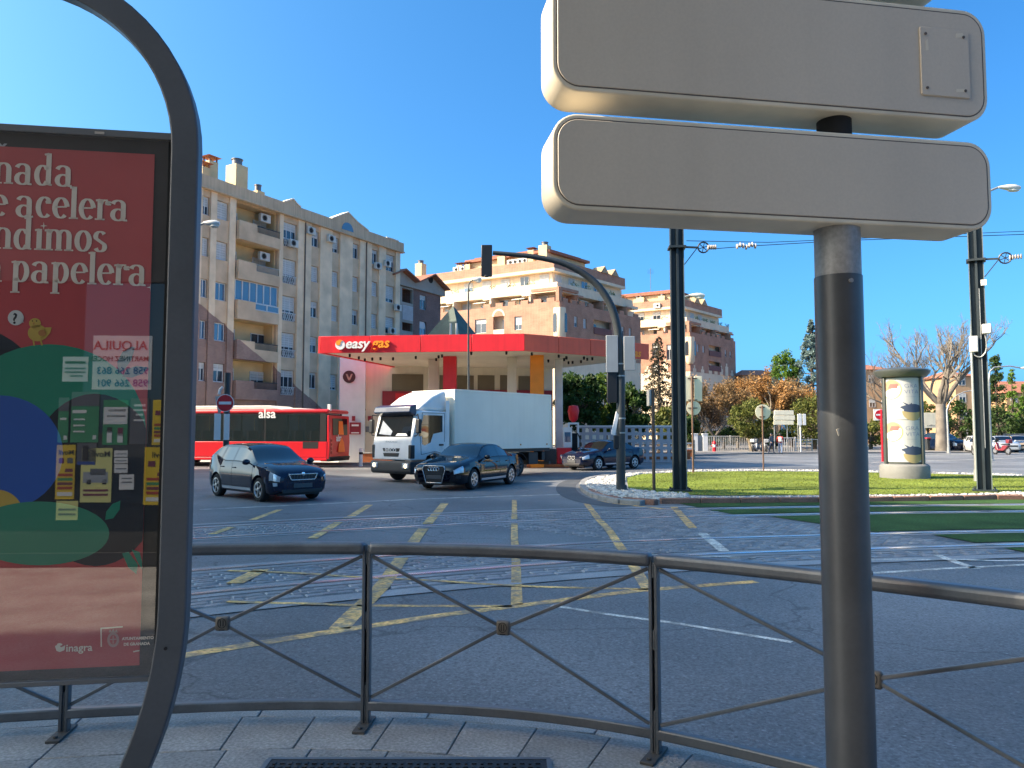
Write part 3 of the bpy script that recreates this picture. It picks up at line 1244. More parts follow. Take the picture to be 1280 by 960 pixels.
# serif lettering drawn with a broad pen: strokes are thick going up and down, thin going across
def pen(b, pts, thick, thin, o, k, y, close=False):
    P = [Vector((p[0], p[1], 0)) for p in pts]
    n = len(P)
    L_, R_ = [], []
    for i, p in enumerate(P):
        t = (P[min(i + 1, n - 1)] - P[max(i - 1, 0)]).normalized()
        w = thin + (thick - thin) * abs(t.y) ** 1.5
        nr = Vector((t.y, -t.x, 0)) * w / 2
        L_.append(p - nr); R_.append(p + nr)
    vs = [(o[0] + q.x * k, y, o[1] + q.y * k) for pr in zip(L_, R_) for q in pr]
    b.add(vs, [(2 * i, 2 * i + 1, 2 * i + 3, 2 * i + 2) for i in range(n - 1)])


def arc(cx_, cy_, rx, ry, a0, a1, n=18):
    return [(cx_ + rx * math.cos(R(a0 + (a1 - a0) * i / n)), cy_ + ry * math.sin(R(a0 + (a1 - a0) * i / n))) for i in range(n + 1)]


TK, TN = 0.225, 0.07


def stem(x, y0, y1): return [(x, y0), (x, (y0 + y1) / 2), (x, y1)]


def serif(x, y, w=0.2): return [(x - w, y), (x + w, y)]


def flag(x, y): return [(x - 0.19, y - 0.07), (x + 0.0, y - 0.02)]


GLY = {   # x-height 1; strokes, advance width
    'n': ([stem(.2, 0, 1), flag(.2, 1), serif(.2, .03), arc(.44, .70, .24, .27, 150, 0, 12) + [(.68, .4), (.68, .0)], serif(.68, .03)], .92),
    'm': ([stem(.2, 0, 1), flag(.2, 1), serif(.2, .03), arc(.42, .70, .22, .27, 150, 0, 12) + [(.64, .4), (.64, 0)], serif(.64, .03, .16), arc(.86, .70, .22, .27, 150, 0, 12) + [(1.08, .4), (1.08, 0)], serif(1.08, .03)], 1.32),
    'a': ([arc(.34, .74, .24, .23, 165, 10, 12) + [(.58, .5), (.58, .15)] + arc(.7, .15, .12, .13, 180, 300, 6), arc(.36, .28, .25, .27, 60, 320, 16), [(.56, .55), (.46, .53)]], .86),
    'd': ([arc(.36, .48, .25, .46, 40, 320, 20), stem(.62, .02, 1.55), flag(.62, 1.55), [(.62, .05), (.78, .03)]], .9),
    'e': ([arc(.38, .5, .27, .47, 8, 315, 24), [(.14, .54), (.64, .56)]], .74),
    'c': ([arc(.38, .5, .27, .47, 45, 315, 22), arc(.55, .76, .03, .05, 0, 360, 8)], .72),
    'l': ([stem(.2, 0, 1.55), flag(.2, 1.55), serif(.2, .03)], .42),
    'i': ([stem(.2, 0, 1), flag(.2, 1), serif(.2, .03)], .42),
    'r': ([stem(.2, 0, 1), flag(.2, 1), serif(.2, .03, .22), arc(.42, .72, .2, .24, 160, 60, 8), arc(.56, .82, .035, .07, 0, 360, 8)], .66),
    'o': ([arc(.38, .5, .27, .47, 0, 360, 28)], .8),
    's': ([arc(.33, .74, .2, .23, 30, 200, 10) + [(.2, .6), (.34, .5), (.48, .4)] + arc(.34, .25, .2, .22, 30, -160, 12)], .68),
    'p': ([stem(.2, -.5, 1), flag(.2, 1), serif(.2, -.47), arc(.42, .5, .25, .46, 140, -140, 20)], .86),
    'G': ([arc(.55, .75, .42, .77, 40, 330, 26), stem(.9, .1, .65)], 1.15),
    ' ': ([], .34)}
LAY[0] -= 0.0001


def serif_line(s_, u_right, v_base, xh=26.0):
    x1, zb = PP(u_right, v_base)
    k = xh * 2.8 / 960
    tot = sum(GLY[c][1] for c in s_) * k
    x = x1 - tot
    b = MB()
    for c in s_:
        for st in GLY[c][0]:
            xs = [x + p[0] * k for p in st]
            if min(xs) > px0 + 0.01:
                pen(b, st, TK, TN, (x, zb), k, LAY[0])
        x += GLY[c][1] * k
    b.build('lettering', p_cream, poster, ang=0)


serif_line('Granada', 92, 233)
serif_line('se acelera', 161, 276)
serif_line('ndimos', 134, 315)
serif_line('en papelera', 184, 357)


def star(u, v, r):
    return [(u + (r if k % 2 == 0 else r * .22) * math.sin(PI * k / 4), v - (r if k % 2 == 0 else r * .22) * math.cos(PI * k / 4)) for k in range(8)]


art('star_print', None, p_cream, [star(54, 282, 5), star(188, 359, 5.5)])
art('logo_frame', None, p_cream, [[(125, 785), (153, 783), (153, 784.6), (126.6, 786.6), (126.8, 809), (125.3, 809)], [(189, 789), (190.6, 789), (190.6, 813.6), (166, 815.8), (166, 814.2), (189, 812.2)]])
art('leaf_logo', None, p_cream, [[(68, 808), (72, 806), (76, 809.5), (81, 807), (80, 813), (74, 815.5), (70, 814)], ell(74, 806, 3.4, 1.6, 12)])
art('crest', None, pm('crest', (0.5, 0.28, 0.25)), [ell(141, 800, 7.5, 9.5, 20), [(135, 791), (137, 787), (139, 790), (141, 786), (143, 790), (145, 787), (147, 791)]])
art('crest_shield', None, m_red, [ell(141, 800, 4.4, 6, 16)])
art('crest_band', None, pm('crest', (0.5, 0.28, 0.25)), [[(137, 799), (145, 798.5), (145, 800), (137, 800.5)], [(140.3, 795), (141.7, 795), (141.7, 805), (140.3, 805)]])
LAY[0] -= 0.0001
for s_, u, v, sz in (('inagra', 81.5, 815, 0.036), ('AYUNTAMIENTO', 152, 800.5, 0.0135), ('DE GRANADA', 154, 807.5, 0.0135)):
    x, z = PP(u, v)
    text('lettering', s_, sz, p_cream, poster, (x, LAY[0], z), (1, 0, 0), (0, 0, 1), off=0.0006)
x, z = PP(-4, 187)
text('lettering', 'x', 0.055, M('logo_grey', (0.5, 0.52, 0.55), 0.5), ad, (x, 0.0075, z), (1, 0, 0), (0, 0, 1), off=0.0015)
b = MB(); b.box(-0.26, -0.228, -0.014, -0.011, ZT - .016, ZT - .007)
b.build('latch', M('latch_metal', (0.55, 0.5, 0.45), 0.4, metal=0.6), ad)
# the glass of the display
gm = bpy.data.materials.new('display_glass')
gm.use_nodes = True
nt = gm.node_tree
nt.nodes.remove(nt.nodes['Principled BSDF'])
tr = nt.nodes.new('ShaderNodeBsdfTransparent'); tr.inputs[0].default_value = (0.98, 0.99, 0.99, 1)
gl = nt.nodes.new('ShaderNodeBsdfGlossy'); gl.inputs['Roughness'].default_value = 0.012
mx = nt.nodes.new('ShaderNodeMixShader')
mx.inputs[0].default_value = 0.25
tcn = nt.nodes.new('ShaderNodeTexCoord'); nn = nt.nodes.new('ShaderNodeTexNoise'); nn.inputs['Scale'].default_value = 0.8
nt.links.new(tcn.outputs['Object'], nn.inputs['Vector'])
bp = nt.nodes.new('ShaderNodeBump'); bp.inputs['Strength'].default_value = 0.012
nt.links.new(nn.outputs[0], bp.inputs['Height']); nt.links.new(bp.outputs[0], gl.inputs['Normal'])
nt.links.new(tr.outputs[0], mx.inputs[1]); nt.links.new(gl.outputs[0], mx.inputs[2])
nt.links.new(mx.outputs[0], nt.nodes['Material Output'].inputs[0])
b = MB()
b.add([(XL + .014, -0.003, ZB + .018), (XR - .014, -0.003, ZB + .018), (XR - .014, -0.003, ZT - .022), (XL + .014, -0.003, ZT - .022)], [(0, 1, 2, 3)])
b.build('glass_pane', gm, ad, ang=0)

# ---- back of a direction sign on a thick post
m_sign = M('sign_back', (0.53, 0.465, 0.375), 0.45, var=0.05, vs=1.2, fine=0.03, fs=90, streak=0.05)
m_edge = M('sign_edge', (0.66, 0.59, 0.46), 0.45, var=0.1, vs=3, streak=0.12)
m_seam = M('sign_seam', (0.10, 0.085, 0.075), 0.7, var=0.3, vs=8)
m_post = M('post_steel', (0.24, 0.235, 0.23), 0.5, metal=0.1, var=0.2, vs=5, fine=0.15, fs=60, streak=0.25)
m_postd = M('post_wrap', (0.052, 0.056, 0.062), 0.42, var=0.2, vs=4, fine=0.05, fs=50, streak=0.3)
SB = R(9.75)
sign = thing('direction_sign', 'back of a large cream direction sign with stacked panels on a thick post', 'road sign', (0.144, 2.71, 0), SB)
SL = 1.80


def rrect(x0, x1, z0, z1, r, n=8):
    o_ = []
    for (cx_, cz_, a0) in ((x1 - r, z1 - r, 0), (x0 + r, z1 - r, 90), (x0 + r, z0 + r, 180), (x1 - r, z0 + r, 270)):
        for k in range(n + 1):
            a = R(a0 + 90 * k / n)
            o_.append((cx_ + r * math.cos(a), cz_ + r * math.sin(a)))
    return o_


def sign_panel(z0, z1, x0=0.0, x1=SL, r=0.1):
    b = MB()
    b.prism(rrect(x0, x1, z0, z1, r), (0, 0.0, 0), (1, 0, 0), (0, 0, 1), (0, 0.19, 0))
    pn = b.build('panel', m_edge, sign, bev=0.007, seg=3)
    b = MB()
    b.prism(rrect(x0 + .017, x1 - .017, z0 + .017, z1 - .017, r - .015), (0, -0.001, 0), (1, 0, 0), (0, 0, 1), (0, 0.004, 0))
    b.build('seam', m_seam, pn)
    b = MB()
    b.prism(rrect(x0 + .0215, x1 - .0215, z0 + .0215, z1 - .0215, r - .02), (0, -0.003, 0), (1, 0, 0), (0, 0, 1), (0, 0.006, 0))
    b.build('back_plate', m_sign, pn, bev=0.002, seg=1)
    return pn


zl0, zl1 = A(705, 262, 2.72).z, A(705, 141, 2.72).z
zu0, zu1 = A(705, 113, 2.72).z, A(1215, 11, 2.99).z
sign_panel(zl0, zl1)
up = sign_panel(zu0, zu1)
sign_panel(zu1 + 0.085, zu1 + 0.50, 0.0, 1.70)
b = MB()
b.prism(rrect(1.495, 1.715, zu0 + .09, zu1 - .09, 0.008, 2), (0, -0.009, 0), (1, 0, 0), (0, 0, 1), (0, 0.006, 0))
ac = b.build('access_cover', m_sign, up, bev=0.003, seg=1)
b = MB()
for x in (1.52, 1.69):
    for z in (zu0 + .12, zu1 - .12):
        b.lathe([(0.006, -0.012), (0.006, -0.009)], 8, (x, 0, z), axis='y')
b.build('bolt', m_seam, ac)
b = MB()
for x0_, z0_, w_, h_ in ((1.518, zu1 - .19, .014, .05), (1.655, zu1 - .125, .04, .022), (1.648, zu0 + .112, .05, .016)):
    b.prism([(x0_, z0_), (x0_ + w_, z0_ + .004), (x0_ + w_ * .8, z0_ + h_), (x0_ + .002, z0_ + h_ * .8)], (0, -0.0096, 0), (1, 0, 0), (0, 0, 1), (0, 0.0005, 0))
b.build('paint_scuff', m_edge, ac)
pr = 0.0865
pxl, pyl = 1.178, 0.095
zs = A(1062, 340, 2.9).z
b = MB(); b.lathe([(pr, zs - .02), (pr, zl0 + .02)], 28, (pxl, pyl, 0)); b.build('post_sleeve', m_post, sign)
b = MB(); b.lathe([(pr + .012, 0.0), (pr + .012, 0.03), (pr + .003, 0.06), (pr + .003, zs)], 32, (pxl, pyl, 0)); po = b.build('post', m_postd, sign)
b = MB(); b.lathe([(.066, zl1 - .02), (.066, zu0 + .02)], 28, (pxl, pyl, 0)); b.build('post_collar', m_dark, sign)
b = MB(); b.lathe([(pr - .004, zu1 - .02), (pr - .004, zu1 + .1)], 28, (pxl, pyl, 0)); b.build('post_collar', m_dark, sign)
b = MB(); b.lathe([(0.009, pyl - pr - .009), (0.009, pyl - pr + .01)], 8, (pxl - .005, 0, zs - .03), axis='y'); b.build('bolt', m_post, po)
b = MB(); b.lathe([(0.011, -.014), (0.011, .01)], 8, (pxl + pr - .002, pyl - .02, A(1090, 722, 2.9).z), axis='x'); b.build('bolt', m_post, po)
b = MB()
zq = A(1042, 545, 2.9).z
b.prism([(0, 0), (.012, .004), (.006, .03), (-.008, .026)], (pxl - .06, pyl - pr + .021, zq), (1, 0, 0), (0, 0, 1), (0, -0.003, 0))
b.build('paint_scuff', m_edge, po)

# ---- the shop window behind the camera that the display glass mirrors
m_shop = M('shop_wall', (0.06, 0.057, 0.055), 0.8, var=0.2, vs=2)
SHA = R(15)
SQ = Vector((-3.0, -4.9, 0))
wsd, wsn_ = Vector((math.cos(SHA), math.sin(SHA), 0)), Vector((-math.sin(SHA), math.cos(SHA), 0))
SH = thing('shopfront', 'dark shop window with a stone plinth behind the viewer', 'shopfront', SQ + wsd * 2.0 + wsn_ * .05, SHA)
b = MB(); b.box(-11, 6.5, -0.5, 0, 0, 0.16); b.box(-11, 6.5, -0.5, 0, 3.5, 14.0); b.box(-11, -4.6, -.5, 0, .16, 3.5); b.box(.4, 6.5, -.5, 0, .16, 3.5)
b.build('wall', m_shop, SH)
b = MB(); b.box(-4.6, .4, -.3, -.06, .16, 3.5); b.build('window', glass_mat('shop_glass', (0.012, 0.014, 0.015)), SH)


def paper(x, z, w, h, mt, label, cat='notice', rows=(), txt=()):
    """sheet stuck on the shop glass; x, z = its corner (left seen from the street side is +x)"""
    t = thing('paper_notice', label, cat, SQ + wsd * x + Vector((0, 0, z)), SHA)
    b = MB(); b.box(0, -w, 0, 0.003, 0, h); b.build('sheet', mt, t)
    for (fx, fz, fw, fh, m2) in rows:
        b = MB(); b.box(-fx * w, -(fx + fw) * w, 0.0028, 0.0042, fz * h, (fz + fh) * h); b.build('printed_block', m2, t)
    for (s_, fx, fz, sz, m2) in txt:
        text('lettering', s_, sz, m2, t, (-fx * w, 0.0046, fz * h), (-1, 0, 0), (0, 0, 1), off=0.002)
    return t


q_w = M('paper_white', (0.85, 0.87, 0.85), 0.8, var=0.05); q_y = M('paper_yellow', (0.85, 0.6, 0.03), 0.8, var=0.1); q_ly = M('paper_pale_yellow', (0.8, 0.8, 0.3), 0.8, var=0.1)
q_g = M('paper_green', (0.04, 0.32, 0.14), 0.8, var=0.15); q_gr = M('paper_grey', (0.12, 0.13, 0.15), 0.8, var=0.2); q_r = M('ink_red', (0.45, 0.05, 0.04), 0.8); q_b = M('ink_blue', (0.02, 0.08, 0.35), 0.8); q_k = M('ink_black', (0.02, 0.02, 0.02), 0.8); q_m = M('ink_maroon', (0.2, 0.03, 0.08), 0.8)


def RW(u, v):
    """where the shop glass lies for a pixel of its mirror image in the display"""
    r = ray(u, v)
    o = Vector((0, 0, H))
    t = (AD0 - o).dot(ady) / r.dot(ady)
    p = o + r * t
    d = r - 2 * r.dot(ady) * ady
    k = (SQ - p).dot(wsn_) / d.dot(wsn_)
    q = p + d * k
    return Vector(((q - SQ).dot(wsd), 0, q.z))


def notice(u0, v0, u1, v1, mt, label, rows=(), txt=()):
    a, c = RW(u0, v1), RW(u1, v0)          # seen mirrored: photo left is the sheet's right when read
    x_read = max(a.x, c.x)
    w, h = abs(c.x - a.x), abs(c.z - a.z)
    return paper(x_read, min(a.z, c.z), w, h, mt, label, rows=rows, txt=txt)


notice(115, 420, 191, 487, q_w, 'white to-let notice with telephone numbers on the shop glass', txt=(('ALQUILA', .08, .74, .16, q_r), ('MARTINEZ HOCES', .05, .53, .085, q_k), ('958 266 863', .05, .29, .125, q_b), ('958 266 901', .05, .06, .125, q_b)))
notice(78, 446, 111, 477, q_w, 'small white typed notice on the shop glass', rows=((.1, .72, .8, .1, q_k), (.1, .5, .8, .06, q_gr), (.1, .35, .8, .06, q_gr), (.2, .2, .5, .06, q_gr)))
notice(88, 490, 125, 553, q_g, 'green handbill with a dark mountain top on the shop glass', rows=((0, .72, 1, .28, q_gr), (.45, .58, .5, .06, q_w), (.5, .44, .4, .03, q_w), (.5, .32, .4, .03, q_w), (.5, .2, .4, .03, q_w), (.08, .06, .12, .08, q_w)))
notice(72, 497, 87, 553, q_g, 'narrow green handbill beside the mountain handbill', rows=((0, .7, 1, .3, q_gr), (.1, .06, .3, .09, q_w), (.2, .5, .6, .05, q_w)))
notice(128, 500, 161, 556, q_g, 'green leaflet with two portraits on the shop glass', rows=((.02, .46, .96, .38, q_w), (.1, .74, .7, .05, q_k), (.1, .62, .75, .04, q_gr), (.62, .05, .2, .26, q_w), (.62, .27, .2, .12, q_k), (.18, .05, .22, .2, q_w), (.18, .2, .22, .18, q_m)))
notice(162, 498, 187, 555, q_gr, 'grey leaflet with white headings on the shop glass', rows=((.2, .82, .6, .05, q_w), (.15, .72, .7, .04, q_w), (.3, .62, .4, .04, q_w), (.2, .5, .6, .04, q_w)))
yr = ((.12, .66, .3, .1, q_gr), (.6, .66, .26, .1, q_m), (.1, .5, .42, .06, q_m), (.1, .42, .8, .05, q_r), (.1, .34, .8, .05, q_g), (.1, .26, .8, .05, q_m), (.1, .18, .8, .05, q_r), (.1, .06, .8, .07, q_w))
notice(179, 559, 216, 631, q_y, 'yellow repair price list with coloured bars at the glass edge', rows=yr, txt=(('Movil', .08, .82, .1, q_k),))
notice(69, 556, 95, 624, q_y, 'yellow price list curling at its lower edge', rows=yr, txt=(('Movil', .06, .82, .085, q_k),))
notice(190, 500, 216, 556, q_y, 'short yellow price list above the repair list', rows=yr)
notice(100, 560, 141, 628, q_ly, 'pale yellow flyer with a silver car on the shop glass', rows=((.12, .36, .8, .2, M('ink_silver', (0.35, 0.4, 0.45), 0.6)), (.2, .5, .5, .12, M('ink_slate', (0.12, 0.14, 0.17), 0.6)), (.16, .33, .14, .09, q_k), (.66, .33, .14, .09, q_k), (.1, .2, .8, .04, q_m), (.1, .12, .8, .04, q_m)), txt=(('Movil', .06, .84, .1, q_k),))
notice(70, 626, 98, 650, q_ly, 'lowest pale yellow strip on the shop glass', rows=((.1, .5, .8, .1, q_m), (.1, .25, .8, .1, q_m)))
notice(96, 554, 121, 581, q_gr, 'dark photograph of a jacket on the shop glass', rows=((.4, .2, .3, .7, q_k), (.05, .0, .9, .15, q_b)))
for v0, v1 in ((563, 571), (572, 579), (580, 591)):
    notice(143, v0, 160, v1, q_w, {563: 'uppermost torn white slip on the shop glass', 572: 'middle torn white slip on the shop glass', 580: 'lowest torn white slip on the shop glass'}[v0], rows=((.1, .4, .8, .12, q_gr),))
notice(149, 593, 168, 612, q_w, 'square white slip below the torn slips', rows=((.15, .7, .7, .08, q_gr), (.15, .45, .7, .08, q_gr)))

# ================================================================== BUILDINGS
class Fac:
    """a wall plane: s runs along it, y into the building, z up; kept in the local axes of its thing (origin P)"""
    def __init__(f, P, d):
        f.P = Vector((P[0], P[1], 0))
        f.d = Vector((d[0], d[1], 0)).normalized()
        n = Vector((-f.d.y, f.d.x, 0))
        f.n = n if n.dot(f.P + f.d * 5) > 0 else -n

    def pt(f, s, y, z): return f.d * s + f.n * y + Vector((0, 0, z))

    def su(f, u, v, y=0.0):
        r = ray(u, v)
        q = r.x / r.y
        P = f.P + f.n * y
        s = (q * P.y - P.x) / (f.d.x - q * f.d.y)
        return s, A(u, v, P.y + s * f.d.y).z

    def box(f, mb, s0, s1, y0, y1, z0, z1, m=0):
        vs = [f.pt(s, y, z) for z in (z0, z1) for (s, y) in ((s0, y0), (s1, y0), (s1, y1), (s0, y1))]
        return mb.add(vs, [(3, 2, 1, 0), (4, 5, 6, 7), (0, 1, 5, 4), (1, 2, 6, 5), (2, 3, 7, 6), (3, 0, 4, 7)], m)

    def prism(f, mb, poly, y0, y1, m=0):
        return mb.prism(poly, f.pt(0, y0, 0), f.d, (0, 0, 1), f.n * (y1 - y0), m)

    def wall(f, mb, s0, s1, z0, z1, holes, y0=0.0, y1=0.3, m=0):
        xs = sorted({s0, s1, *[max(s0, min(s1, h[0])) for h in holes], *[max(s0, min(s1, h[1])) for h in holes]})
        for a, c in zip(xs, xs[1:]):
            if c - a < 1e-4: continue
            mid = (a + c) / 2
            hs_ = sorted([(h[2], h[3]) for h in holes if h[0] < mid < h[1]])
            z = z0
            for (h0, h1) in hs_:
                if h0 > z: f.box(mb, a, c, y0, y1, z, h0, m)
                z = max(z, h1)
            if z < z1: f.box(mb, a, c, y0, y1, z, z1, m)


m_wframe = M('window_frame', (0.55, 0.56, 0.57), 0.5, var=0.08, vs=2)
m_shut = M('roller_shutter', (0.50, 0.50, 0.48), 0.6, var=0.1, vs=3)
m_wglass = glass_mat('window_glass', (0.025, 0.035, 0.05), 0, 0.8)
m_bglass = glass_mat('blue_glass', (0.05, 0.11, 0.19), 0, 1.0)
WCACHE = {}


def window(fac, parent, s0, s1, z0, z1, y=0.16, shut=0.0, bars=1, arch=False, glass=None, sill=True):
    """window (frame) > pane, shutter; alike windows share their meshes"""
    w, h = round(s1 - s0, 2), round(z1 - z0, 2)
    ang = math.atan2(fac.d.y, fac.d.x)
    flip = Vector((-fac.d.y, fac.d.x, 0)).dot(fac.n) < 0
    key = (w, h, round(shut, 2), bars, arch, flip, glass and glass.name)
    if key not in WCACHE:
        e = 0.055
        sg = -1 if flip else 1
        b = MB()
        for x0, x1, q0, q1 in ((0, w, 0, e), (0, w, h - e, h), (0, e, e, h - e), (w - e, w, e, h - e)):
            b.box(x0, x1, 0, sg * 0.07, q0, q1)
        for k in range(bars):
            x = w * (k + 1) / (bars + 1)
            b.box(x - 0.03, x + 0.03, 0.004 * sg, sg * 0.066, e, h - e)
        if arch:
            b.prism([(w / 2 + w / 2 * math.cos(PI * k / 10), h + w / 2 * math.sin(PI * k / 10)) for k in range(11)], (0, 0.012 * sg, 0), (1, 0, 0), (0, 0, 1), (0, sg * 0.05, 0))
        if sill:
            b.box(-0.06, w + 0.06, -0.1 * sg, 0.05 * sg, -0.06, -0.002)
        p = MB(); p.box(e, w - e, sg * 0.03, sg * 0.04, e, h - e)
        t = None
        if shut > 0:
            t = MB()
            n = max(1, int(h * shut / 0.16))
            for k in range(n):
                q1 = h - e - k * h * shut / n
                t.box(e + .004, w - e - .004, 0.006 * sg, 0.026 * sg, q1 - h * shut / n + 0.016, q1)
        WCACHE[key] = (b.mesh('window', m_wframe, 30), p.mesh('pane', glass or m_wglass, 0), t.mesh('shutter', m_shut, 0) if t else None)
    fm, pm_, tm = WCACHE[key]
    o = link('window', fm, parent, fac.pt(s0, y, z0), (0, 0, ang))
    link('pane', pm_, o)
    if tm: link('shutter', tm, o)
    return o


m_ac = M('ac_casing', (0.55, 0.54, 0.5), 0.5, var=0.1)


def ac_unit(fac, parent, s, z, y=-0.02, w=0.85, h=0.6):
    b = MB()
    fac.box(b, s, s + w, y - 0.3, y, z, z + h)
    o = b.build('air_conditioner', m_ac, parent, bev=0.02)
    b = MB()
    c = fac.pt(s + w * .38, y - 0.304, z + h / 2)
    for k in range(12):
        a0, a1 = 2 * PI * k / 12, 2 * PI * (k + 1) / 12
        b.bar(c + fac.d * .24 * math.cos(a0) + Vector((0, 0, .24 * math.sin(a0))), c + fac.d * .24 * math.cos(a1) + Vector((0, 0, .24 * math.sin(a1))), .03, .012, up=fac.n)
    b.prism([(.2 * math.cos(2 * PI * k / 12), .2 * math.sin(2 * PI * k / 12)) for k in range(12)], c, fac.d, (0, 0, 1), -fac.n * .004)
    b.build('fan', m_dark, o)


# ---- the long beige apartment block
AP = thing('apartment_block', 'long beige apartment block of six storeys with pilasters, balconies and three roof gables', 'apartment building', (-21.6, 55, 0))
F = Fac((-21.6, 55), (0.4945, 0.869))
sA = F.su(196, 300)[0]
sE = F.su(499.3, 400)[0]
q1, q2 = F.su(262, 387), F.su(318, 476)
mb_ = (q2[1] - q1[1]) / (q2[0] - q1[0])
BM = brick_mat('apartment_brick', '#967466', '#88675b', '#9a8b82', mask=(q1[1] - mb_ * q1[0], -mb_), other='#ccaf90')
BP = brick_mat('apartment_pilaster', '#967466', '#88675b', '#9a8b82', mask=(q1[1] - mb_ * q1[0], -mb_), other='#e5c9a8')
m_cor = M('cornice_render', lin('#c6ac8e'), 0.8, var=0.12, vs=0.6, streak=0.25)
m_cop = M('coping', lin('#d8d2c4'), 0.7, var=0.1)
m_brail = M('balcony_rail', (0.03, 0.028, 0.03), 0.6)
m_orn = M('white_balustrade', (0.5, 0.52, 0.52), 0.7)


def S(u, v=350): return F.su(u, v)[0]


cols = {'c0': (250.5, 259.5), 'c1': (268.6, 283.4), 'c3': (388, 398), 'c4': (414, 423), 'c5': (439.7, 448), 'c6': (463.8, 472), 'c7': (481.4, 493), 'c2': (352.5, 370)}
TOPS = [18.6, 15.6, 12.6, 9.63, 6.63]
holes = []
for k, (a, c) in cols.items():
    for i, zt in enumerate(TOPS):
        holes.append((S(a), S(c), zt - (2.0 if k == 'c2' else 1.35 if k != 'c7' else 1.6), zt, k, i))
bs0, bs1 = S(292.7), S(346.6)
bay = [(17.5, 19.15), (14.5, 16.1), (11.5, 13.1), (8.5, 10.1), (5.5, 7.1)]
ground_holes = [(s_, s_ + 2.2, 0.4, 2.9) for s_ in (sA + 2, sA + 7, sA + 12, sA + 17, sA + 22)]
b = MB()
F.wall(b, sA, sE, 0, 19.2, [h[:4] for h in holes] + [(bs0, bs1, z0, z1) for z0, z1 in bay] + ground_holes)
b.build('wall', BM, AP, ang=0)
# pilasters: the stretches between the window columns stand proud
edges = [(sA, 250.5), (259.5, 268.6), (283.4, 292.7), (346.6, 352.5), (370, 388), (398, 414), (423, 439.7), (448, 463.8), (472, 481.4), (493, 499.3)]
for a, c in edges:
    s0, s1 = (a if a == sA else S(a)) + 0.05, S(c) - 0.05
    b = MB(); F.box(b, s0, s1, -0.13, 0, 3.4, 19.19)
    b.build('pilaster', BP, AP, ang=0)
b = MB()
for u in (379, 456):
    b.tube([F.pt(S(u), -0.18, 0.2), F.pt(S(u), -0.18, 19.0)], 0.06, 8)
b.build('downpipe', M('pipe_brown', (0.12, 0.085, 0.065), 0.6), AP)
# inside: dark fill, end walls, roof
b = MB()
F.box(b, sA, sE, 1.6, 12, 0, 19.3)
F.box(b, sE - 0.3, sE, 0.302, 1.6, 0, 19.2)
F.box(b, sA, sA + 0.3, 0.302, 1.6, 0, 19.2)
b.build('rear_wall', m_cor, AP, ang=0)
b = MB()
F.box(b, sA, sE, 0.302, 1.598, 19.0, 19.19)
b.build('roof_slab', m_cor, AP, ang=0)
random.seed(21)
shut_tab = {'c0': (.5, 1, 0, 0, .3), 'c1': (.95, .95, 0, 0, .35), 'c2': (.3, .6, .55, .55, .25), 'c3': (.4, .9, .35, .5, .1), 'c4': (.7, .95, .95, .5, .8), 'c5': (.25, .95, .3, .4, .4), 'c6': (.2, .95, .9, .4, .4), 'c7': (.35, .75, .6, .4, .4)}
for (a, c, z0, z1, k, i) in holes:
    window(F, AP, a + 0.02, c - 0.02, z0 + 0.02, z1 - 0.02, shut=shut_tab[k][i], bars=2 if k == 'c2' else 1, glass=m_bglass if (k in ('c1', 'c0') and i in (2, 3)) else None)
    if k == 'c2':          # cast balustrade in front of each tall window
        b = MB()
        for q in range(7):
            x = a + .1 + (c - a - .2) * q / 6
            b.bar(F.pt(x, -.02, z0 + .05), F.pt(x + (.2 if q < 6 else 0), -.02, z0 + .6), .035, .03, up=F.n)
            b.bar(F.pt(x + (.2 if q < 6 else 0), -.025, z0 + .05), F.pt(x, -.025, z0 + .6), .035, .03, up=F.n)
        F.box(b, a, c, -.05, 0.01, z0 + .6, z0 + .66)
        b.build('balustrade', m_orn, AP, ang=0)
m_rec = M('recess_render', lin('#cfb387'), 0.85, var=0.12, vs=0.8)
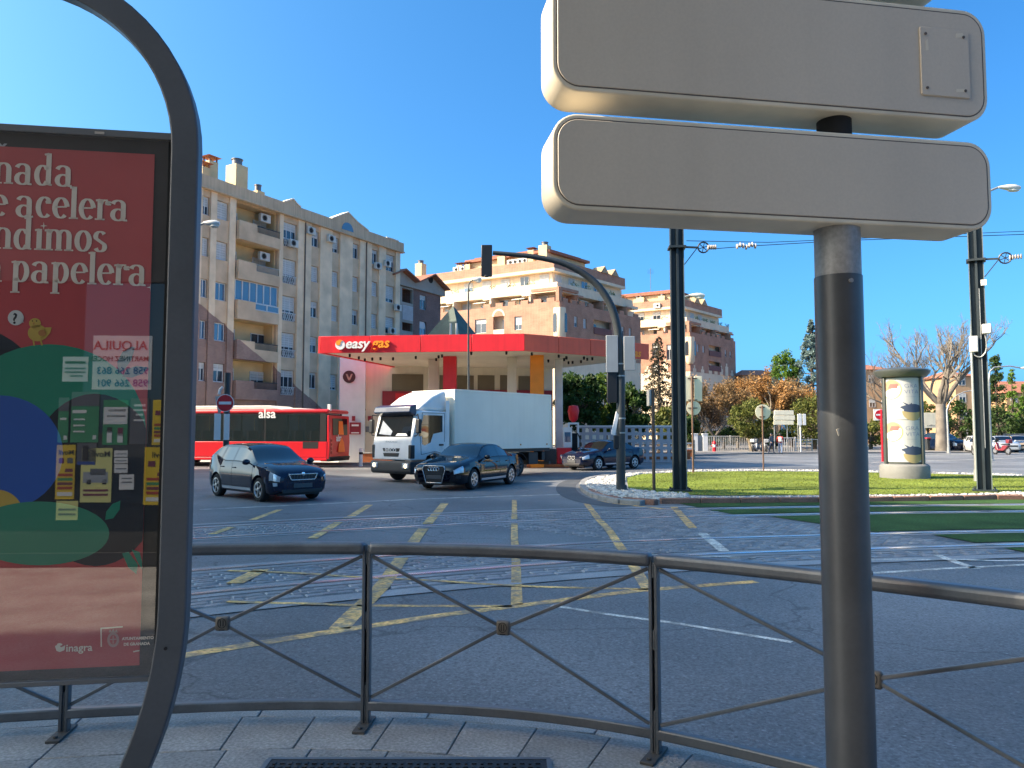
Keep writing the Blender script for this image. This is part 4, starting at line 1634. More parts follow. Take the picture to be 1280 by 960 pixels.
for i, (z0, z1) in enumerate(bay):
    sm = S(315.5)
    fl = z0 - 1.4
    b = MB()
    F.box(b, bs0 + .002, bs1 - .002, 1.3, 1.59, fl, z1 + .0)          # back wall of the loggia
    F.box(b, bs0 + .004, bs0 + .1, 0.302, 1.298, fl + .2, z1 - .002)
    F.box(b, bs1 - .1, bs1 - .004, 0.302, 1.298, fl + .2, z1 - .002)
    F.box(b, bs0 + .1, bs1 - .1, 0.302, 1.298, fl, fl + .16)
    F.box(b, bs0 + .1, bs1 - .1, 0.302, 1.298, z1 - .004, z1 + .1)
    b.build('loggia', m_rec, AP, ang=0)
    # parapet: high left half proud of the wall, lower right half with a railing
    b = MB()
    F.box(b, bs0 + .02, sm, -0.42, -0.14, z0 - 1.42, z0)
    F.box(b, sm + .002, bs1 - .02, -0.30, -0.14, z0 - 1.40, z0 - 0.55)
    F.box(b, bs0 + .03, bs1 - .03, -0.139, -0.002, z0 - 1.39, z0 - 1.2)
    b.build('parapet', BM, AP, ang=0)
    if i != 2:
        b = MB()
        F.box(b, sm + .01, bs1 - .03, -0.26, -0.2, z0 - .06, z0)
        n = 22
        for q in range(n):
            x = sm + .06 + (bs1 - sm - .12) * q / (n - 1)
            b.bar(F.pt(x, -.23, z0 - .55), F.pt(x, -.23, z0 - .05), .025, .025, up=F.n)
        b.build('balcony_railing', m_brail, AP, ang=0)
        if i == 1: b.build('balcony_grille', m_orn, AP, ang=0)
        window(F, AP, S(330) - .1, S(330) + 1.35, fl + .2, fl + 2.3, y=1.22, shut=(.55, .8, 0, 0, .3)[i], sill=False)
        window(F, AP, bs0 + .5, bs0 + 1.2, fl + 1.3, fl + 2.4, y=1.22, shut=0.2, bars=0, sill=False)
        if i < 2: ac_unit(F, AP, bs1 - 1.5, z1 - 1.0, y=0.6, w=1.0, h=.66)
    else:                 # glazed-in loggia
        n = 6
        for q in range(n):
            a, c = bs0 + .04 + (bs1 - bs0 - .08) * q / n, bs0 + .04 + (bs1 - bs0 - .08) * (q + 1) / n
            window(F, AP, a, c - .01, z0 + .03, z1 - .03, y=-0.06, bars=0, glass=m_bglass, sill=False)
        window(F, AP, sm + .05, (sm + bs1) / 2 - .02, z0 - .53, z0 - .02, y=-.28, bars=0, glass=m_bglass, sill=False)
        window(F, AP, (sm + bs1) / 2, bs1 - .05, z0 - .53, z0 - .02, y=-.28, bars=0, glass=m_bglass, sill=False)
for (u, v) in ((363, 308), (385, 292), (410.5, 302)):
    s_, z_ = F.su(u, v); ac_unit(F, AP, s_ - .4, z_ - .1, y=-.15)
for (u, v) in ((469, 333), (494, 385), (487, 414), (481, 330)):
    s_, z_ = F.su(u, v); ac_unit(F, AP, s_ - .4, z_ - .3, y=-.15)
# cornice with gables
b = MB()
F.box(b, sA - .2, sE + .15, -0.35, 0.6, 19.2, 20.02)
F.box(b, sA - .25, sE + .22, -0.42, 0.0, 19.06, 19.199)
co = b.build('cornice', m_cor, AP, ang=0)
for (pk, l, r_) in (((367, 249), (355.5, 253.5), (376.5, 262)), ((435.6, 265.7), (415, 277), (461, 294.5)), ((491, 299), (483.5, 304), (498.5, 309.5))):
    a, pz, c = F.su(*l, -.4), F.su(*pk, -.4), F.su(*r_, -.4)
    poly = [(a[0], 19.99), (c[0], 19.99), (c[0], 20.03), (pz[0] + (c[0] - pz[0]) * .45, 20.0 + (pz[1] - 20) * .45), (pz[0], pz[1]), (a[0] + (pz[0] - a[0]) * .5, 20 + (pz[1] - 20) * .5)]
    b = MB(); F.prism(b, poly, -0.36, 0.3)
    gb = b.build('gable', m_cor, AP, ang=0)
    b = MB()
    for p, q in zip(poly[2:], poly[3:] + poly[:1]):
        b.bar(F.pt(p[0], -.05, p[1] + .04), F.pt(q[0], -.05, q[1] + .04), .75, .08)
    b.build('coping', m_cop, gb, ang=0)
s0, z0 = F.su(427.5, 283, -.37); s1, _ = F.su(442, 285, -.37)
wq = (s1 - s0) / 2
b = MB(); F.prism(b, [(s0 + wq + wq * math.cos(PI * k / 12), z0 - .2 + wq * .95 * math.sin(PI * k / 12)) for k in range(13)], -.372, -.3)
b.build('arched_window', m_bglass, AP, ang=0)
m_chim = M('chimney_render', lin('#cdb88e'), 0.85, var=0.12, vs=1)
m_tile = M('roof_tile', lin('#94604a'), 0.8, var=0.25, vs=3, fine=0.25, fs=20)
m_cowl = M('zinc_cowl', (0.16, 0.15, 0.15), 0.4, metal=0.6)


def chimney(parent, fac, u, vtop, w, y, zb, cowl='tile', depth=None, name='chimney', mt=None):
    s_, zt = fac.su(u, vtop, y)
    b = MB(); fac.box(b, s_ - w / 2, s_ + w / 2, y - (depth or w) / 2, y + (depth or w) / 2, zb, zt - .55)
    c = b.build(name, mt or m_chim, parent, ang=0)
    b = MB()
    if cowl == 'tile':
        for dx in (-.4, .4):
            for dy in (-.4, .4):
                fac.box(b, s_ + dx * w - .05, s_ + dx * w + .05, y + dy * w - .05, y + dy * w + .05, zt - .55, zt - .2)
        P_ = [fac.pt(s_ - w * .75, y - w * .75, zt - .2), fac.pt(s_ + w * .75, y - w * .75, zt - .2), fac.pt(s_ + w * .75, y + w * .75, zt - .2), fac.pt(s_ - w * .75, y + w * .75, zt - .2), fac.pt(s_, y, zt)]
        b.add(P_, [(0, 1, 4), (1, 2, 4), (2, 3, 4), (3, 0, 4), (3, 2, 1, 0)])
        b.build('chimney_cap', m_tile, c, ang=0)
    else:
        q = fac.pt(s_, y, 0)
        b.lathe([(w * .34, zt - .55), (w * .34, zt - .06), (w * .4, zt - .06), (w * .4, zt)], 12, (q.x, q.y, 0))
        b.build('chimney_cowl', m_cowl, c)
    return c


chimney(AP, F, 263, 194, .8, 1.6, 19.3)
chimney(AP, F, 254.5, 201, .7, 1.3, 19.3)
chimney(AP, F, 296.5, 199.5, 1.15, 1.8, 19.3, 'cowl')
chimney(AP, F, 322.5, 231.5, .75, 1.8, 19.3, 'cowl')
window(F, AP, ground_holes[0][0], ground_holes[0][1], .4, 2.9, sill=False)
for h in ground_holes[1:]: window(F, AP, h[0], h[1], .4, 2.9, sill=False, shut=.6)

# ---- small brick house with twin gables at the end of the block
BH = thing('brick_house', 'brown brick house with twin grey gables beside the beige block', 'house', (-21.6, 55, 0))
bk2 = brick_mat('house_brick', '#7a5a50', '#6d4e46', '#857670')
m_grey = M('grey_render', lin('#9a958c'), 0.8, var=0.12, vs=1)
m_corr = M('ribbed_panel', lin('#b4b8bc'), 0.6, var=0.1)
g0, g1, g2 = F.su(500.5, 360, .6)[0], F.su(517, 360, .6)[0], F.su(550.8, 362, .6)[0]
zc0 = F.su(517, 361, .6)[1]
zpk = F.su(535.4, 345, .6)[1]
zlo = F.su(517.2, 353, .6)[1]
hl = []
for (u0, v0, u1, v1) in ((524.8, 368, 532.7, 388), (524.5, 401, 533, 420)):
    a, zt = F.su(u0, v0, .6); c, zb = F.su(u1, v1, .6)
    hl.append((a, c, zb, zt))
b = MB(); F.wall(b, g1, g2, 0, zc0, hl, .6, .9); F.box(b, g1, g2, 1.3, 9, 0, zc0); F.box(b, g2 - .3, g2, .901, 1.3, 0, zc0); F.box(b, g1, g1 + .3, .901, 1.3, 0, zc0)
b.build('brick_wall', bk2, BH, ang=0)
window(F, BH, hl[0][0], hl[0][1], hl[0][2], hl[0][3], y=.72, shut=.3)
window(F, BH, hl[1][0], hl[1][1], hl[1][2], hl[1][3] - .5, y=.72, shut=.2, arch=True, glass=m_bglass)
b = MB()
ho = []
for (v0, v1) in ((359.5, 380), (402, 415)):
    a, zt = F.su(503, v0, .6); c, zb = F.su(516, v1, .6)
    ho.append((a, c, zb, zt))
F.wall(b, g0, g1 - .01, 0, zc0 - .05, ho, .62, .9)
F.box(b, g0, g1 - .01, 2.2, 8.5, 0, zc0 - .05)
b.build('grey_wall', m_grey, BH, ang=0)
b = MB()
nst = 12
a, zt = F.su(503, 380.5, .6); c, zb = F.su(516, 401.5, .6)
for k in range(nst):
    z0 = zb + (zt - zb) * k / nst
    F.box(b, a, c, .57, .618, z0, z0 + (zt - zb) / nst * .7)
b.build('ribbed_panel', m_corr, BH, ang=0)
for (s0, s1, zp, sp) in ((g1 - .05, g2 + .5, zpk, (g1 + g2) / 2 + .2), (g0 - 2.0, g1 - .06, F.su(500, 339, .6)[1], g0 - .2)):
    b = MB(); F.prism(b, [(s0, zc0), (s1, zc0), (s1, zlo - .1), (sp, zp), (s0, zlo - .1)], .35, 1.2)
    gb = b.build('gable', m_grey, BH, ang=0)
    b = MB()
    for p, q in (((s0, zlo), (sp, zp + .1)), ((sp, zp + .1), (s1, zlo))):
        b.bar(F.pt(p[0], 4, p[1]), F.pt(q[0], 4, q[1]), 8.6, .14)
    b.build('roof_slope', m_tile, gb, ang=0)
b = MB()
q = F.pt((g1 + g2) / 2 + .2, .33, (zpk + zlo) / 2 + .2)
b.prism([(.42 * math.cos(2 * PI * k / 14), .42 * math.sin(2 * PI * k / 14)) for k in range(14)], q, F.d, (0, 0, 1), F.n * .03)
b.build('round_vent', m_dark, BH, ang=0)

# ---- green pyramid-roofed pavilion behind the filling station
py = A(566.6, 382, 63)
PV = thing('pavilion', 'pavilion with a steep dark green pyramid roof rising behind the red canopy', 'pavilion', (py.x, 63, 0))
b = MB()
hw, zb, zt = 4.1, 5.2, py.z
b.add([(-hw, -hw, zb), (hw, -hw, zb), (hw, hw, zb), (-hw, hw, zb), (0, 0, zt)], [(0, 1, 4), (1, 2, 4), (2, 3, 4), (3, 0, 4), (3, 2, 1, 0)])
rf = b.build('roof', M('green_slate', lin('#3f5148'), 0.6, var=0.2, vs=1.2, fine=0.15, fs=14, streak=0.2), PV, ang=0, rot=(0, 0, R(-28)))
b = MB(); b.box(-3.6, 3.6, -3.6, 3.6, 0, 5.19); b.build('wall', m_grey, PV, ang=0, rot=(0, 0, R(-28)))
b = MB()
for x in (0.1, 0.55): b.cyl((x, -3.9, 5), (x, -3.9, A(568, 404, 59).z), .09, n=8)
b.build('flue', M('flue_steel', (0.45, 0.43, 0.4), 0.4, metal=0.6), PV)

# ---- terraced brick apartment buildings
m_cream = M('cream_render', lin('#e2cdb0'), 0.85, var=0.1, vs=0.5, streak=0.15)
bk3 = brick_mat('terrace_brick', '#ad7f68', '#a0725c', '#b0927c', sx=.3, sz=.09)
m_pot = leaf_mat('terrace_plant', '#3c4a22', '#66722e')
m_awn = M('awning_cloth', lin('#e8e2d2'), 0.8, var=0.05)


def terrace(name, label, corner, dL, dR, LL, LR, zb, wins, scale=1.0, seed=1):
    T = thing(name, label, 'apartment building', (corner[0], corner[1], 0))
    fL, fR = Fac(corner, dL), Fac(corner, dR)
    k = scale
    z1 = zb                    # top of the brick storeys (terrace parapet)
    rnd = random.Random(seed)
    hl = {0: [], 1: []}
    for (w_, u0, v0, u1, v1, kind) in wins:
        f = (fL, fR)[w_]
        a, zt = f.su(u0, v0); c, zl = f.su(u1, v1)
        if a > c: a, c = c, a
        hl[w_].append((a, c, zl, zt, kind))
    # footprint prism from the two wings, set back storey by storey

    def ring(mb, back, z0, z1_, m=0, dl=0, dr=0):
        """closed block behind both facades, set back by `back`"""
        o = fL.n * 0
        # corner of the set-back block: intersection of the two offset planes
        nL, nR = fL.n, fR.n
        det = nL.x * nR.y - nL.y * nR.x
        cx_ = (back * nR.y - nL.y * back) / det
        cy_ = (nL.x * back - back * nR.x) / det
        c0 = Vector((cx_, cy_, 0))
        p1 = c0 + fL.d * (LL - dl)
        p2 = c0 + fR.d * (LR - dr)
        p3 = p1 + fR.d * 16
        p4 = p2 + fL.d * 16
        poly = [(p.x, p.y) for p in (c0, p2, p4, p3, p1)]
        mb.prism(poly, (0, 0, z0), (1, 0, 0), (0, 1, 0), (0, 0, z1_ - z0), m)
    b = MB()
    for w_, f, L in ((0, fL, LL), (1, fR, LR)):
        b2 = MB()
        f.wall(b2, 0.02 if w_ == 0 else 0, L, zb - 7.2 * k, z1, [h[:4] for h in hl[w_]])
        # stepped merlons on the parapet
        s_ = 0.8
        while s_ < L - 1:
            if rnd.random() < .6: f.box(b2, s_, s_ + 1.2, 0.02, .28, z1 + .002, z1 + .55)
            s_ += 2.1
        b2.build('brick_wall', bk3, T, ang=0)
        b3 = MB()
        f.box(b3, .03 if w_ == 0 else 0.01, L, 0.04, .3, 0, zb - 7.21 * k)
        s_ = 1.0
        while s_ < L - 2:          # stepped cream foot under the brick
            hgt = rnd.choice((.6, 1.2, 1.8))
            f.box(b3, s_, s_ + 1.3, -.03, 0.0, zb - 7.2 * k, zb - 7.2 * k + hgt)
            f.box(b3, s_ + .4, s_ + .9, -.03, 0.0, zb - 7.2 * k + hgt + .001, zb - 7.2 * k + hgt + .6)
            s_ += rnd.choice((2.4, 3.2))
        b3.build('cream_wall', m_cream, T, ang=0)
    b = MB(); ring(b, 1.2, 0, z1 - 1.2)
    ring(b, 2.4, z1 - 1.19, z1 + 1.55)
    b.build('core_wall', m_cream, T, ang=0)
    b = MB(); ring(b, 0.9, z1 + 1.56, z1 + 2.0); ring(b, 1.0, z1 + 2.001, z1 + 2.9, 0, .3, 1.5)
    b.build('terrace_slab', m_cream, T, ang=0)
    b = MB(); ring(b, 3.4, z1 + 2.91, z1 + 4.9, 0, 3, 3)
    b.build('core_wall', m_cream, T, ang=0)
    b = MB(); ring(b, 2.5, z1 + 4.91, z1 + 5.35, 0, 2, 2.5); b.build('roof_slab', m_cream, T, ang=0)
    b = MB(); ring(b, 2.6, z1 + 5.36, z1 + 6.7, 0, 2, 2.5); b.build('brick_attic', bk3, T, ang=0)
    b = MB(); ring(b, 5.6, z1 + 6.71, z1 + 8.4, 0, 12, 12); b.build('roof_room', m_chim, T, ang=0)
    b = MB(); ring(b, 5.0, z1 + 8.41, z1 + 8.8, 0, 11, 11); ring(b, 5.9, z1 + 8.81, z1 + 9.2, 0, 13, 13); b.build('tiled_roof', m_tile, T, ang=0)
    for w_, f, L in ((0, fL, LL), (1, fR, LR)):
        for (a, c, z0, z1_, kind) in hl[w_]:
            if kind == 'loggia' or kind == 'arch_loggia':
                b2 = MB(); f.box(b2, a - .02, c + .02, .302, 1.19, z0 - .1, z0 - .002); f.box(b2, a - .3, a - .004, .302, 1.19, z0, z1_)
                b2.build('loggia', m_cream, T, ang=0)
                window(f, T, a + .2, (a + c) / 2, z0 + .1, z1_ - .4, y=1.1, sill=False)
                b2 = MB(); f.box(b2, a, c, -.12 if kind == 'loggia' else .02, .06, z0, z0 + 1.0)
                b2.build('balcony_rail', M('red_rail', (0.16, 0.06, 0.05), 0.7) if kind == 'loggia' else m_cream, T, ang=0)
                if kind == 'arch_loggia':
                    b2 = MB(); w2 = (c - a) / 2
                    f.prism(b2, [(a + w2 + (w2 + .15) * math.cos(PI * q / 14), z1_ + (w2 + .15) * math.sin(PI * q / 14)) for q in range(15)], -.05, 0.0)
                    b2.build('arch_trim', m_cream, T, ang=0)
                    b2 = MB()
                    f.prism(b2, [(a + w2 + (w2 - .12) * math.cos(PI * q / 14), z1_ + (w2 - .12) * math.sin(PI * q / 14)) for q in range(15)], -.06, -.049)
                    b2.build('arch_field', bk3, T, ang=0)
            else:
                window(f, T, a + .02, c - .02, z0 + .02, z1_ - .02, shut=rnd.choice((.3, .6, .9)), arch=(kind == 'arch'), bars=1)
        # set-back storeys: windows, plants, pergolas
        s_ = 3.0
        i = 0
        while s_ < L - 3:
            window(f, T, s_, s_ + 1.5, z1 - .4, z1 + 1.3, y=2.3, shut=rnd.choice((0, .3, .7)), sill=False)
            if s_ < L - 8:
                window(f, T, s_ + .4, s_ + 1.9, z1 + 3.0, z1 + 4.7, y=3.3, shut=rnd.choice((0, .4, .8)), sill=False, glass=rnd.choice((None, m_bglass)))
            if i % 2 == 0:
                b2 = MB()
                f.box(b2, s_ + 1.8, s_ + 2.1, .4, 2.38, z1 - 1, z1 + 1.54)
                f.box(b2, s_ + 1.75, s_ + 3.2, .3, .5, z1 + 1.2, z1 + 1.5)
                b2.build('party_wall', bk3 if w_ else m_cream, T, ang=0)
            else:
                b2 = MB()
                b2.add([f.pt(s_ - .1, 2.3, z1 + 1.5), f.pt(s_ + 2.0, 2.3, z1 + 1.5), f.pt(s_ + 2.0, .9, z1 + 1.0), f.pt(s_ - .1, .9, z1 + 1.0), f.pt(s_ - .1, 2.3, z1 + 1.46), f.pt(s_ + 2.0, 2.3, z1 + 1.46), f.pt(s_ + 2.0, .9, z1 + .96), f.pt(s_ - .1, .9, z1 + .96)], [(0, 1, 2, 3), (7, 6, 5, 4), (0, 4, 5, 1), (1, 5, 6, 2), (2, 6, 7, 3), (3, 7, 4, 0)])
                b2.build('awning', m_awn, T, ang=0)
            b2 = MB()
            for q in range(90):
                p = f.pt(s_ + 2.2 + rnd.uniform(-.8, .8), 1.15 + rnd.uniform(-.15, .2), z1 + 2.9 + rnd.uniform(-.1, .55))
                v1 = Vector((rnd.uniform(-1, 1), rnd.uniform(-1, 1), rnd.uniform(-1, 1))) * .16
                v2 = Vector((rnd.uniform(-1, 1), rnd.uniform(-1, 1), rnd.uniform(-1, 1))) * .16
                b2.add([p, p + v1, p + v1 + v2], [(0, 1, 2)])
            b2.build('planter_greenery', m_pot, T, ang=0)
            s_ += 3.3
            i += 1
    # corner bay with an arched opening in cream
    b2 = MB()
    nB = -(fL.n + fR.n).normalized()
    q = nB * .1
    b2.lathe([(.5, zb - 5.9), (.85 * k, zb - 5.4), (.85 * k, zb - 1.0)], 8, (q.x, q.y, 0))
    b2.build('corner_bay', m_cream, T)
    ww = 0.5
    for f in (fL, fR):
        b2 = MB(); f.prism(b2, [(.0, zb - 4.4), (.55, zb - 4.4), (.55, zb - 2.2), (.45, zb - 1.85), (.27, zb - 1.75), (.1, zb - 1.85), (.0, zb - 2.2)], -.9, -.5)
        b2.build('arched_window', m_wglass, T, ang=0)
    # a brick frame at the corner of the terrace
    for f in (fL, fR):
        b2 = MB(); f.box(b2, .05, .55, -.08 if f is fL else -.06, .5, z1 + .003, z1 + 2.0); f.box(b2, .56, 4.5, -.05, .4, z1 + 1.6, z1 + 2.0)
        b2.build('corner_frame', bk3, T, ang=0)
    return T, fL, fR


m_recd = M('gable_render', lin('#a88f70'), .85, var=.12)
M1c = A(700, 541, 105)
T1, f1L, f1R = terrace('terraced_apartments', 'brick and cream apartment building stepping back in terraces above the red canopy', (M1c.x, 105), (-.86, .51), (.647, .762), 26, 21.5, 19.8,
    [(0, 593.7, 399.7, 607.8, 416, 'win'), (0, 616.5, 396, 630, 420, 'arch_loggia'), (0, 643, 396, 652, 412, 'arch'), (0, 560, 396, 574, 414, 'win'),
     (1, 717.7, 395, 722, 409, 'arch'), (1, 729, 398, 733.3, 411, 'arch'), (1, 742, 399, 764, 421, 'loggia'), (1, 777, 408, 780.5, 424, 'arch'), (1, 786, 410, 789.5, 425, 'arch')], seed=4)
for (u, v, w) in ((526, 326, 1.3), (576, 328, 1.0), (586, 327, 1.0), (629, 317, 1.3), (665, 309, 1.0), (681, 303, 1.4)):
    chimney(T1, f1L, u, v, w, 5.5, 25.5, 'tile' if w < 1.2 else 'cowl')
for u in (640, 646, 652, 658, 572, 580):
    s_, z_ = f1L.su(u, 328, 3.2)
    ac_unit(f1L, T1, s_, 26.52, y=3.6, w=.95, h=.8)
# little gables on the right wing's roof edge
for u in (755, 768):
    s_, _ = f1R.su(u, 345, 2.6)
    b = MB(); f1R.prism(b, [(s_ - 1.1, 26.4), (s_ + 1.1, 26.4), (s_, 27.5)], 2.4, 4.5); b.build('roof_gable', m_recd, T1, ang=0)
M2c = A(864, 541, 139)
T2, f2L, f2R = terrace('terraced_apartments', 'second terraced brick building farther right, partly behind the dark tram mast', (M2c.x, 139), (-.86, .51), (.647, .762), 26, 19.5, 20.0,
    [(0, 815, 429, 823, 447, 'arch'), (0, 815, 455, 823, 470, 'win'), (0, 833, 431, 840, 450, 'arch'), (0, 800, 432, 807, 448, 'win'),
     (1, 871, 430, 874, 440, 'arch'), (1, 878, 432, 881, 441, 'arch'), (1, 886, 431, 901, 447, 'loggia'), (1, 886, 451, 901, 465, 'loggia'), (1, 906, 437, 908.5, 446, 'arch'), (1, 912, 439, 914.5, 447, 'arch')], seed=9)
for (u, v, w) in ((797, 371, 1.2), (802, 369, 1.4), (828, 367, 1.3), (868, 380, 1.0)):
    chimney(T2, f2L if u < 860 else f2R, u, v, w, 5.5, 25.5, 'tile' if w < 1.2 else 'cowl')
for u in (871, 880):
    s_, _ = f2R.su(u, 385, 2.6)
    b = MB(); f2R.prism(b, [(s_ - 1.3, 26.5), (s_ + 1.3, 26.5), (s_, 27.8)], 2.4, 4.5); b.build('roof_gable', m_recd, T2, ang=0)
s_, z_ = f2L.su(822, 382, 2.6); ac_unit(f2L, T2, s_ - .6, z_ - .5, y=2.55, w=1.3, h=.9)
b = MB()
for u, v in ((813, 335),):
    p = f2L.pt(*[f2L.su(u, v, 8)[0], 8, 0])
    zt = f2L.su(u, v, 8)[1]
    b.tube([(p.x, p.y, 26), (p.x, p.y, zt)], .05, 6)
    for k in range(4): b.bar((p.x - .6, p.y, zt - .4 - k * .25), (p.x + .6, p.y, zt - .4 - k * .25), .03, .03)
b.build('aerial', m_cowl, T2)

# ---- far houses
m_ochre = M('ochre_wall', lin('#b3936c'), 0.9, var=0.12, vs=0.3)
m_tan = M('tan_wall', lin('#ad8c6c'), 0.9, var=0.12, vs=0.3)


def far_house(label, u0, u1, v0, vr, D, mt, depth=10, hip=True, wins=(2, 3), vb=None):
    p0, p1 = A(u0, v0, D), A(u1, v0, D)
    w, h = p1.x - p0.x, p0.z
    T = thing('far_house', label, 'house', (p0.x, D, 0))
    b = MB(); b.box(0, w, 0, depth, -.2, h); b.build('wall', mt, T, ang=0)
    zr = A(u0, vr, D).z
    b = MB()
    e = .4
    b.add([(-e, -e, h), (w + e, -e, h), (w + e, depth + e, h), (-e, depth + e, h), (w * .2, depth / 2, zr), (w * .8, depth / 2, zr)], [(0, 1, 5, 4), (1, 2, 5), (2, 3, 4, 5), (3, 0, 4), (3, 2, 1, 0)])
    b.build('roof', m_tile, T, ang=0)
    ff = Fac((p0.x, D), (1, 0))
    ff.n = Vector((0, 1, 0))
    for i in range(wins[0]):
        for j in range(wins[1]):
            s_ = w * (i + .5) / wins[0] - .5
            z_ = h * (j + .45) / wins[1]
            window(ff, T, s_, s_ + 1.0, z_, z_ + 1.3, y=-.05, shut=.4, sill=False)
    return T


far_house('tall tan house front behind the bare plane tree', 1194, 1226, 470, 462, 112, m_tan, wins=(2, 4))
far_house('ochre house with a tiled roof at the right edge beyond the cypresses', 1258, 1330, 491, 474, 118, m_ochre, wins=(4, 2))
far_house('tan tiled house glimpsed left of the advertising column', 1066, 1112, 462, 453, 128, m_tan, wins=(3, 3))
far_house('low house with a red tiled roof above the autumn trees', 928, 972, 469, 460, 150, m_tan, wins=(4, 2))

# ---- block standing out of the frame to the left, whose shade lies over the junction
m_plain = M('plain_block', lin('#b8a488'), 0.85, var=0.1, vs=0.3, streak=0.2)
HB_ = 22.0
sh = SUN_H * (HB_ / math.tan(SUN_EL))            # a roof corner throws its shade this far
B0, B1, B2 = (Vector(p) + sh for p in ((15.0, 14.8, 0), (3.25, 3.0, 0), (-14.0, 36.5, 0)))
OB = thing('tall_block', 'tall plain apartment block standing left of the advertising display, beyond the view', 'apartment building', (B0.x, B0.y, 0))
eL, eR = (B2 - B0).normalized(), (B1 - B0).normalized()
LB = (B1 - B0).length * 1.365
pp = [Vector((0, 0, 0)), eR * LB, eR * LB + eL * 24, eL * 37 + eR * 14, eL * 37]
b = MB(); b.prism([(p.x, p.y) for p in pp][::-1], (0, 0, -.2), (1, 0, 0), (0, 1, 0), (0, 0, HB_ + .2)); b.build('wall', m_plain, OB, ang=0)
for d_ in (eR, eL):
    ff = Fac((B0.x, B0.y), d_)
    for fl_ in range(6):
        for k in range(5 if d_ is eR else 8):
            window(ff, OB, 2 + k * 4, 3.5 + k * 4, 3.6 + fl_ * 3, 5.0 + fl_ * 3, y=-.06, shut=.4, sill=False)

# ================================================================== FILLING STATION
m_fred = M('canopy_red', lin('#dc202c'), 0.45, var=0.08, vs=1.5, streak=0.12)
m_cream2 = M('station_cream', lin('#d8d0bc'), 0.7, var=0.08, vs=0.8, streak=0.08)
m_olive = M('olive_shutter', lin('#6e6450'), 0.6, var=0.08)
m_orange = M('station_orange', lin('#f08a1c'), 0.5, var=0.08)
m_lwhite = M('letter_white', (0.8, 0.79, 0.76), 0.5, var=0.03)
m_lorange = M('letter_orange', lin('#f7941d'), 0.5, var=0.03)
m_swhite = M('station_white', lin('#dcdcda'), 0.6, var=0.08)
m_mar = M('station_maroon', lin('#8c2430'), 0.6, var=0.1)
Cc = A(655, 438.8, 36.0)
zc, zt = Cc.z, A(655, 417.3, 36.0).z
Lc, Rc = A(401, 441.7, 37.06), A(810, 449.7, 40.3)
CN = thing('station_canopy', 'red filling station canopy on pillars with raised lettering', 'canopy', (Cc.x, Cc.y, 0))
FF = Fac((Cc.x, Cc.y), (Lc.x - Cc.x, Lc.y - Cc.y))
FR = Fac((Cc.x, Cc.y), (Rc.x - Cc.x, Rc.y - Cc.y))
LF = math.hypot(Lc.x - Cc.x, Lc.y - Cc.y)
LR = math.hypot(Rc.x - Cc.x, Rc.y - Cc.y)
BLp = FF.d * LF + Vector((3.5, 12, 0))
BRp = FR.d * LR + Vector((-5.5, 7.5, 0))
poly = [(p.x, p.y) for p in (Vector((0.0, 0.05, 0)), FR.d * LR, BRp, BLp, FF.d * LF)]
b = MB(); b.prism(poly, (0, 0, zc + .06), (1, 0, 0), (0, 1, 0), (0, 0, zt - zc - .12)); b.build('canopy_slab', m_cream2, CN, ang=0)
m_fred2 = M('canopy_red_hazed', lin('#de5a3a'), 0.5, var=0.08, vs=1.5, streak=0.12)  # fascia red with the right side's hazy light mixed into the colour
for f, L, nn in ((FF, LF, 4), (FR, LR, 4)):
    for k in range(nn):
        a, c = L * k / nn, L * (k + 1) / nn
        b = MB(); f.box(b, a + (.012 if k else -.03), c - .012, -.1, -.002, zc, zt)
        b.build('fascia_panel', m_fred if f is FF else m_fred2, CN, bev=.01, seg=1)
fl_ = Fac((Cc.x, Cc.y), (3.5, 12, 0)); fl_.n = Vector((.96, -.28, 0))
b = MB()
p0 = FF.d * LF
b.bar(p0 + Vector((-.06, -.08, (zc + zt) / 2)), BLp + Vector((-.06, 0, (zc + zt) / 2)), .1, zt - zc)
b.build('fascia_panel', m_fred, CN)
random.seed(2)
b0 = MB(); b0.lathe([(.05, -.16), (.06, -.02), (.03, 0)], 8)
spm = b0.mesh('spotlight', m_dark)
for k in range(26):
    i = k % 2
    f, L = ((FF, LF), (FR, LR))[i]
    p = f.pt(random.uniform(.6, L - .8), random.uniform(.5, 3.5), zc + .06)
    link('spotlight', spm, CN, p)
# lettering: standing off the fascia
axF = -FF.d


def fit_text(name, s, width, m, parent, o, ax, ay, h=None, **k):
    ob = text(name, s, 1.0, m, parent, o, ax, ay, **k)
    xs = [v.co.x for v in ob.data.vertices]
    ys = [v.co.y for v in ob.data.vertices]
    sx = width / (max(xs) - min(xs))
    sy = sx if h is None else h / (max(ys) - min(ys))
    x0, y0 = min(xs), min(ys)
    for v in ob.data.vertices:
        v.co.x = (v.co.x - x0) * sx
        v.co.y = v.co.y * sy
        v.co.z *= sx
    return ob


def on(f, u, v, y=0.0):
    s_, z_ = f.su(u, v, y)
    return f.pt(s_, y, z_)


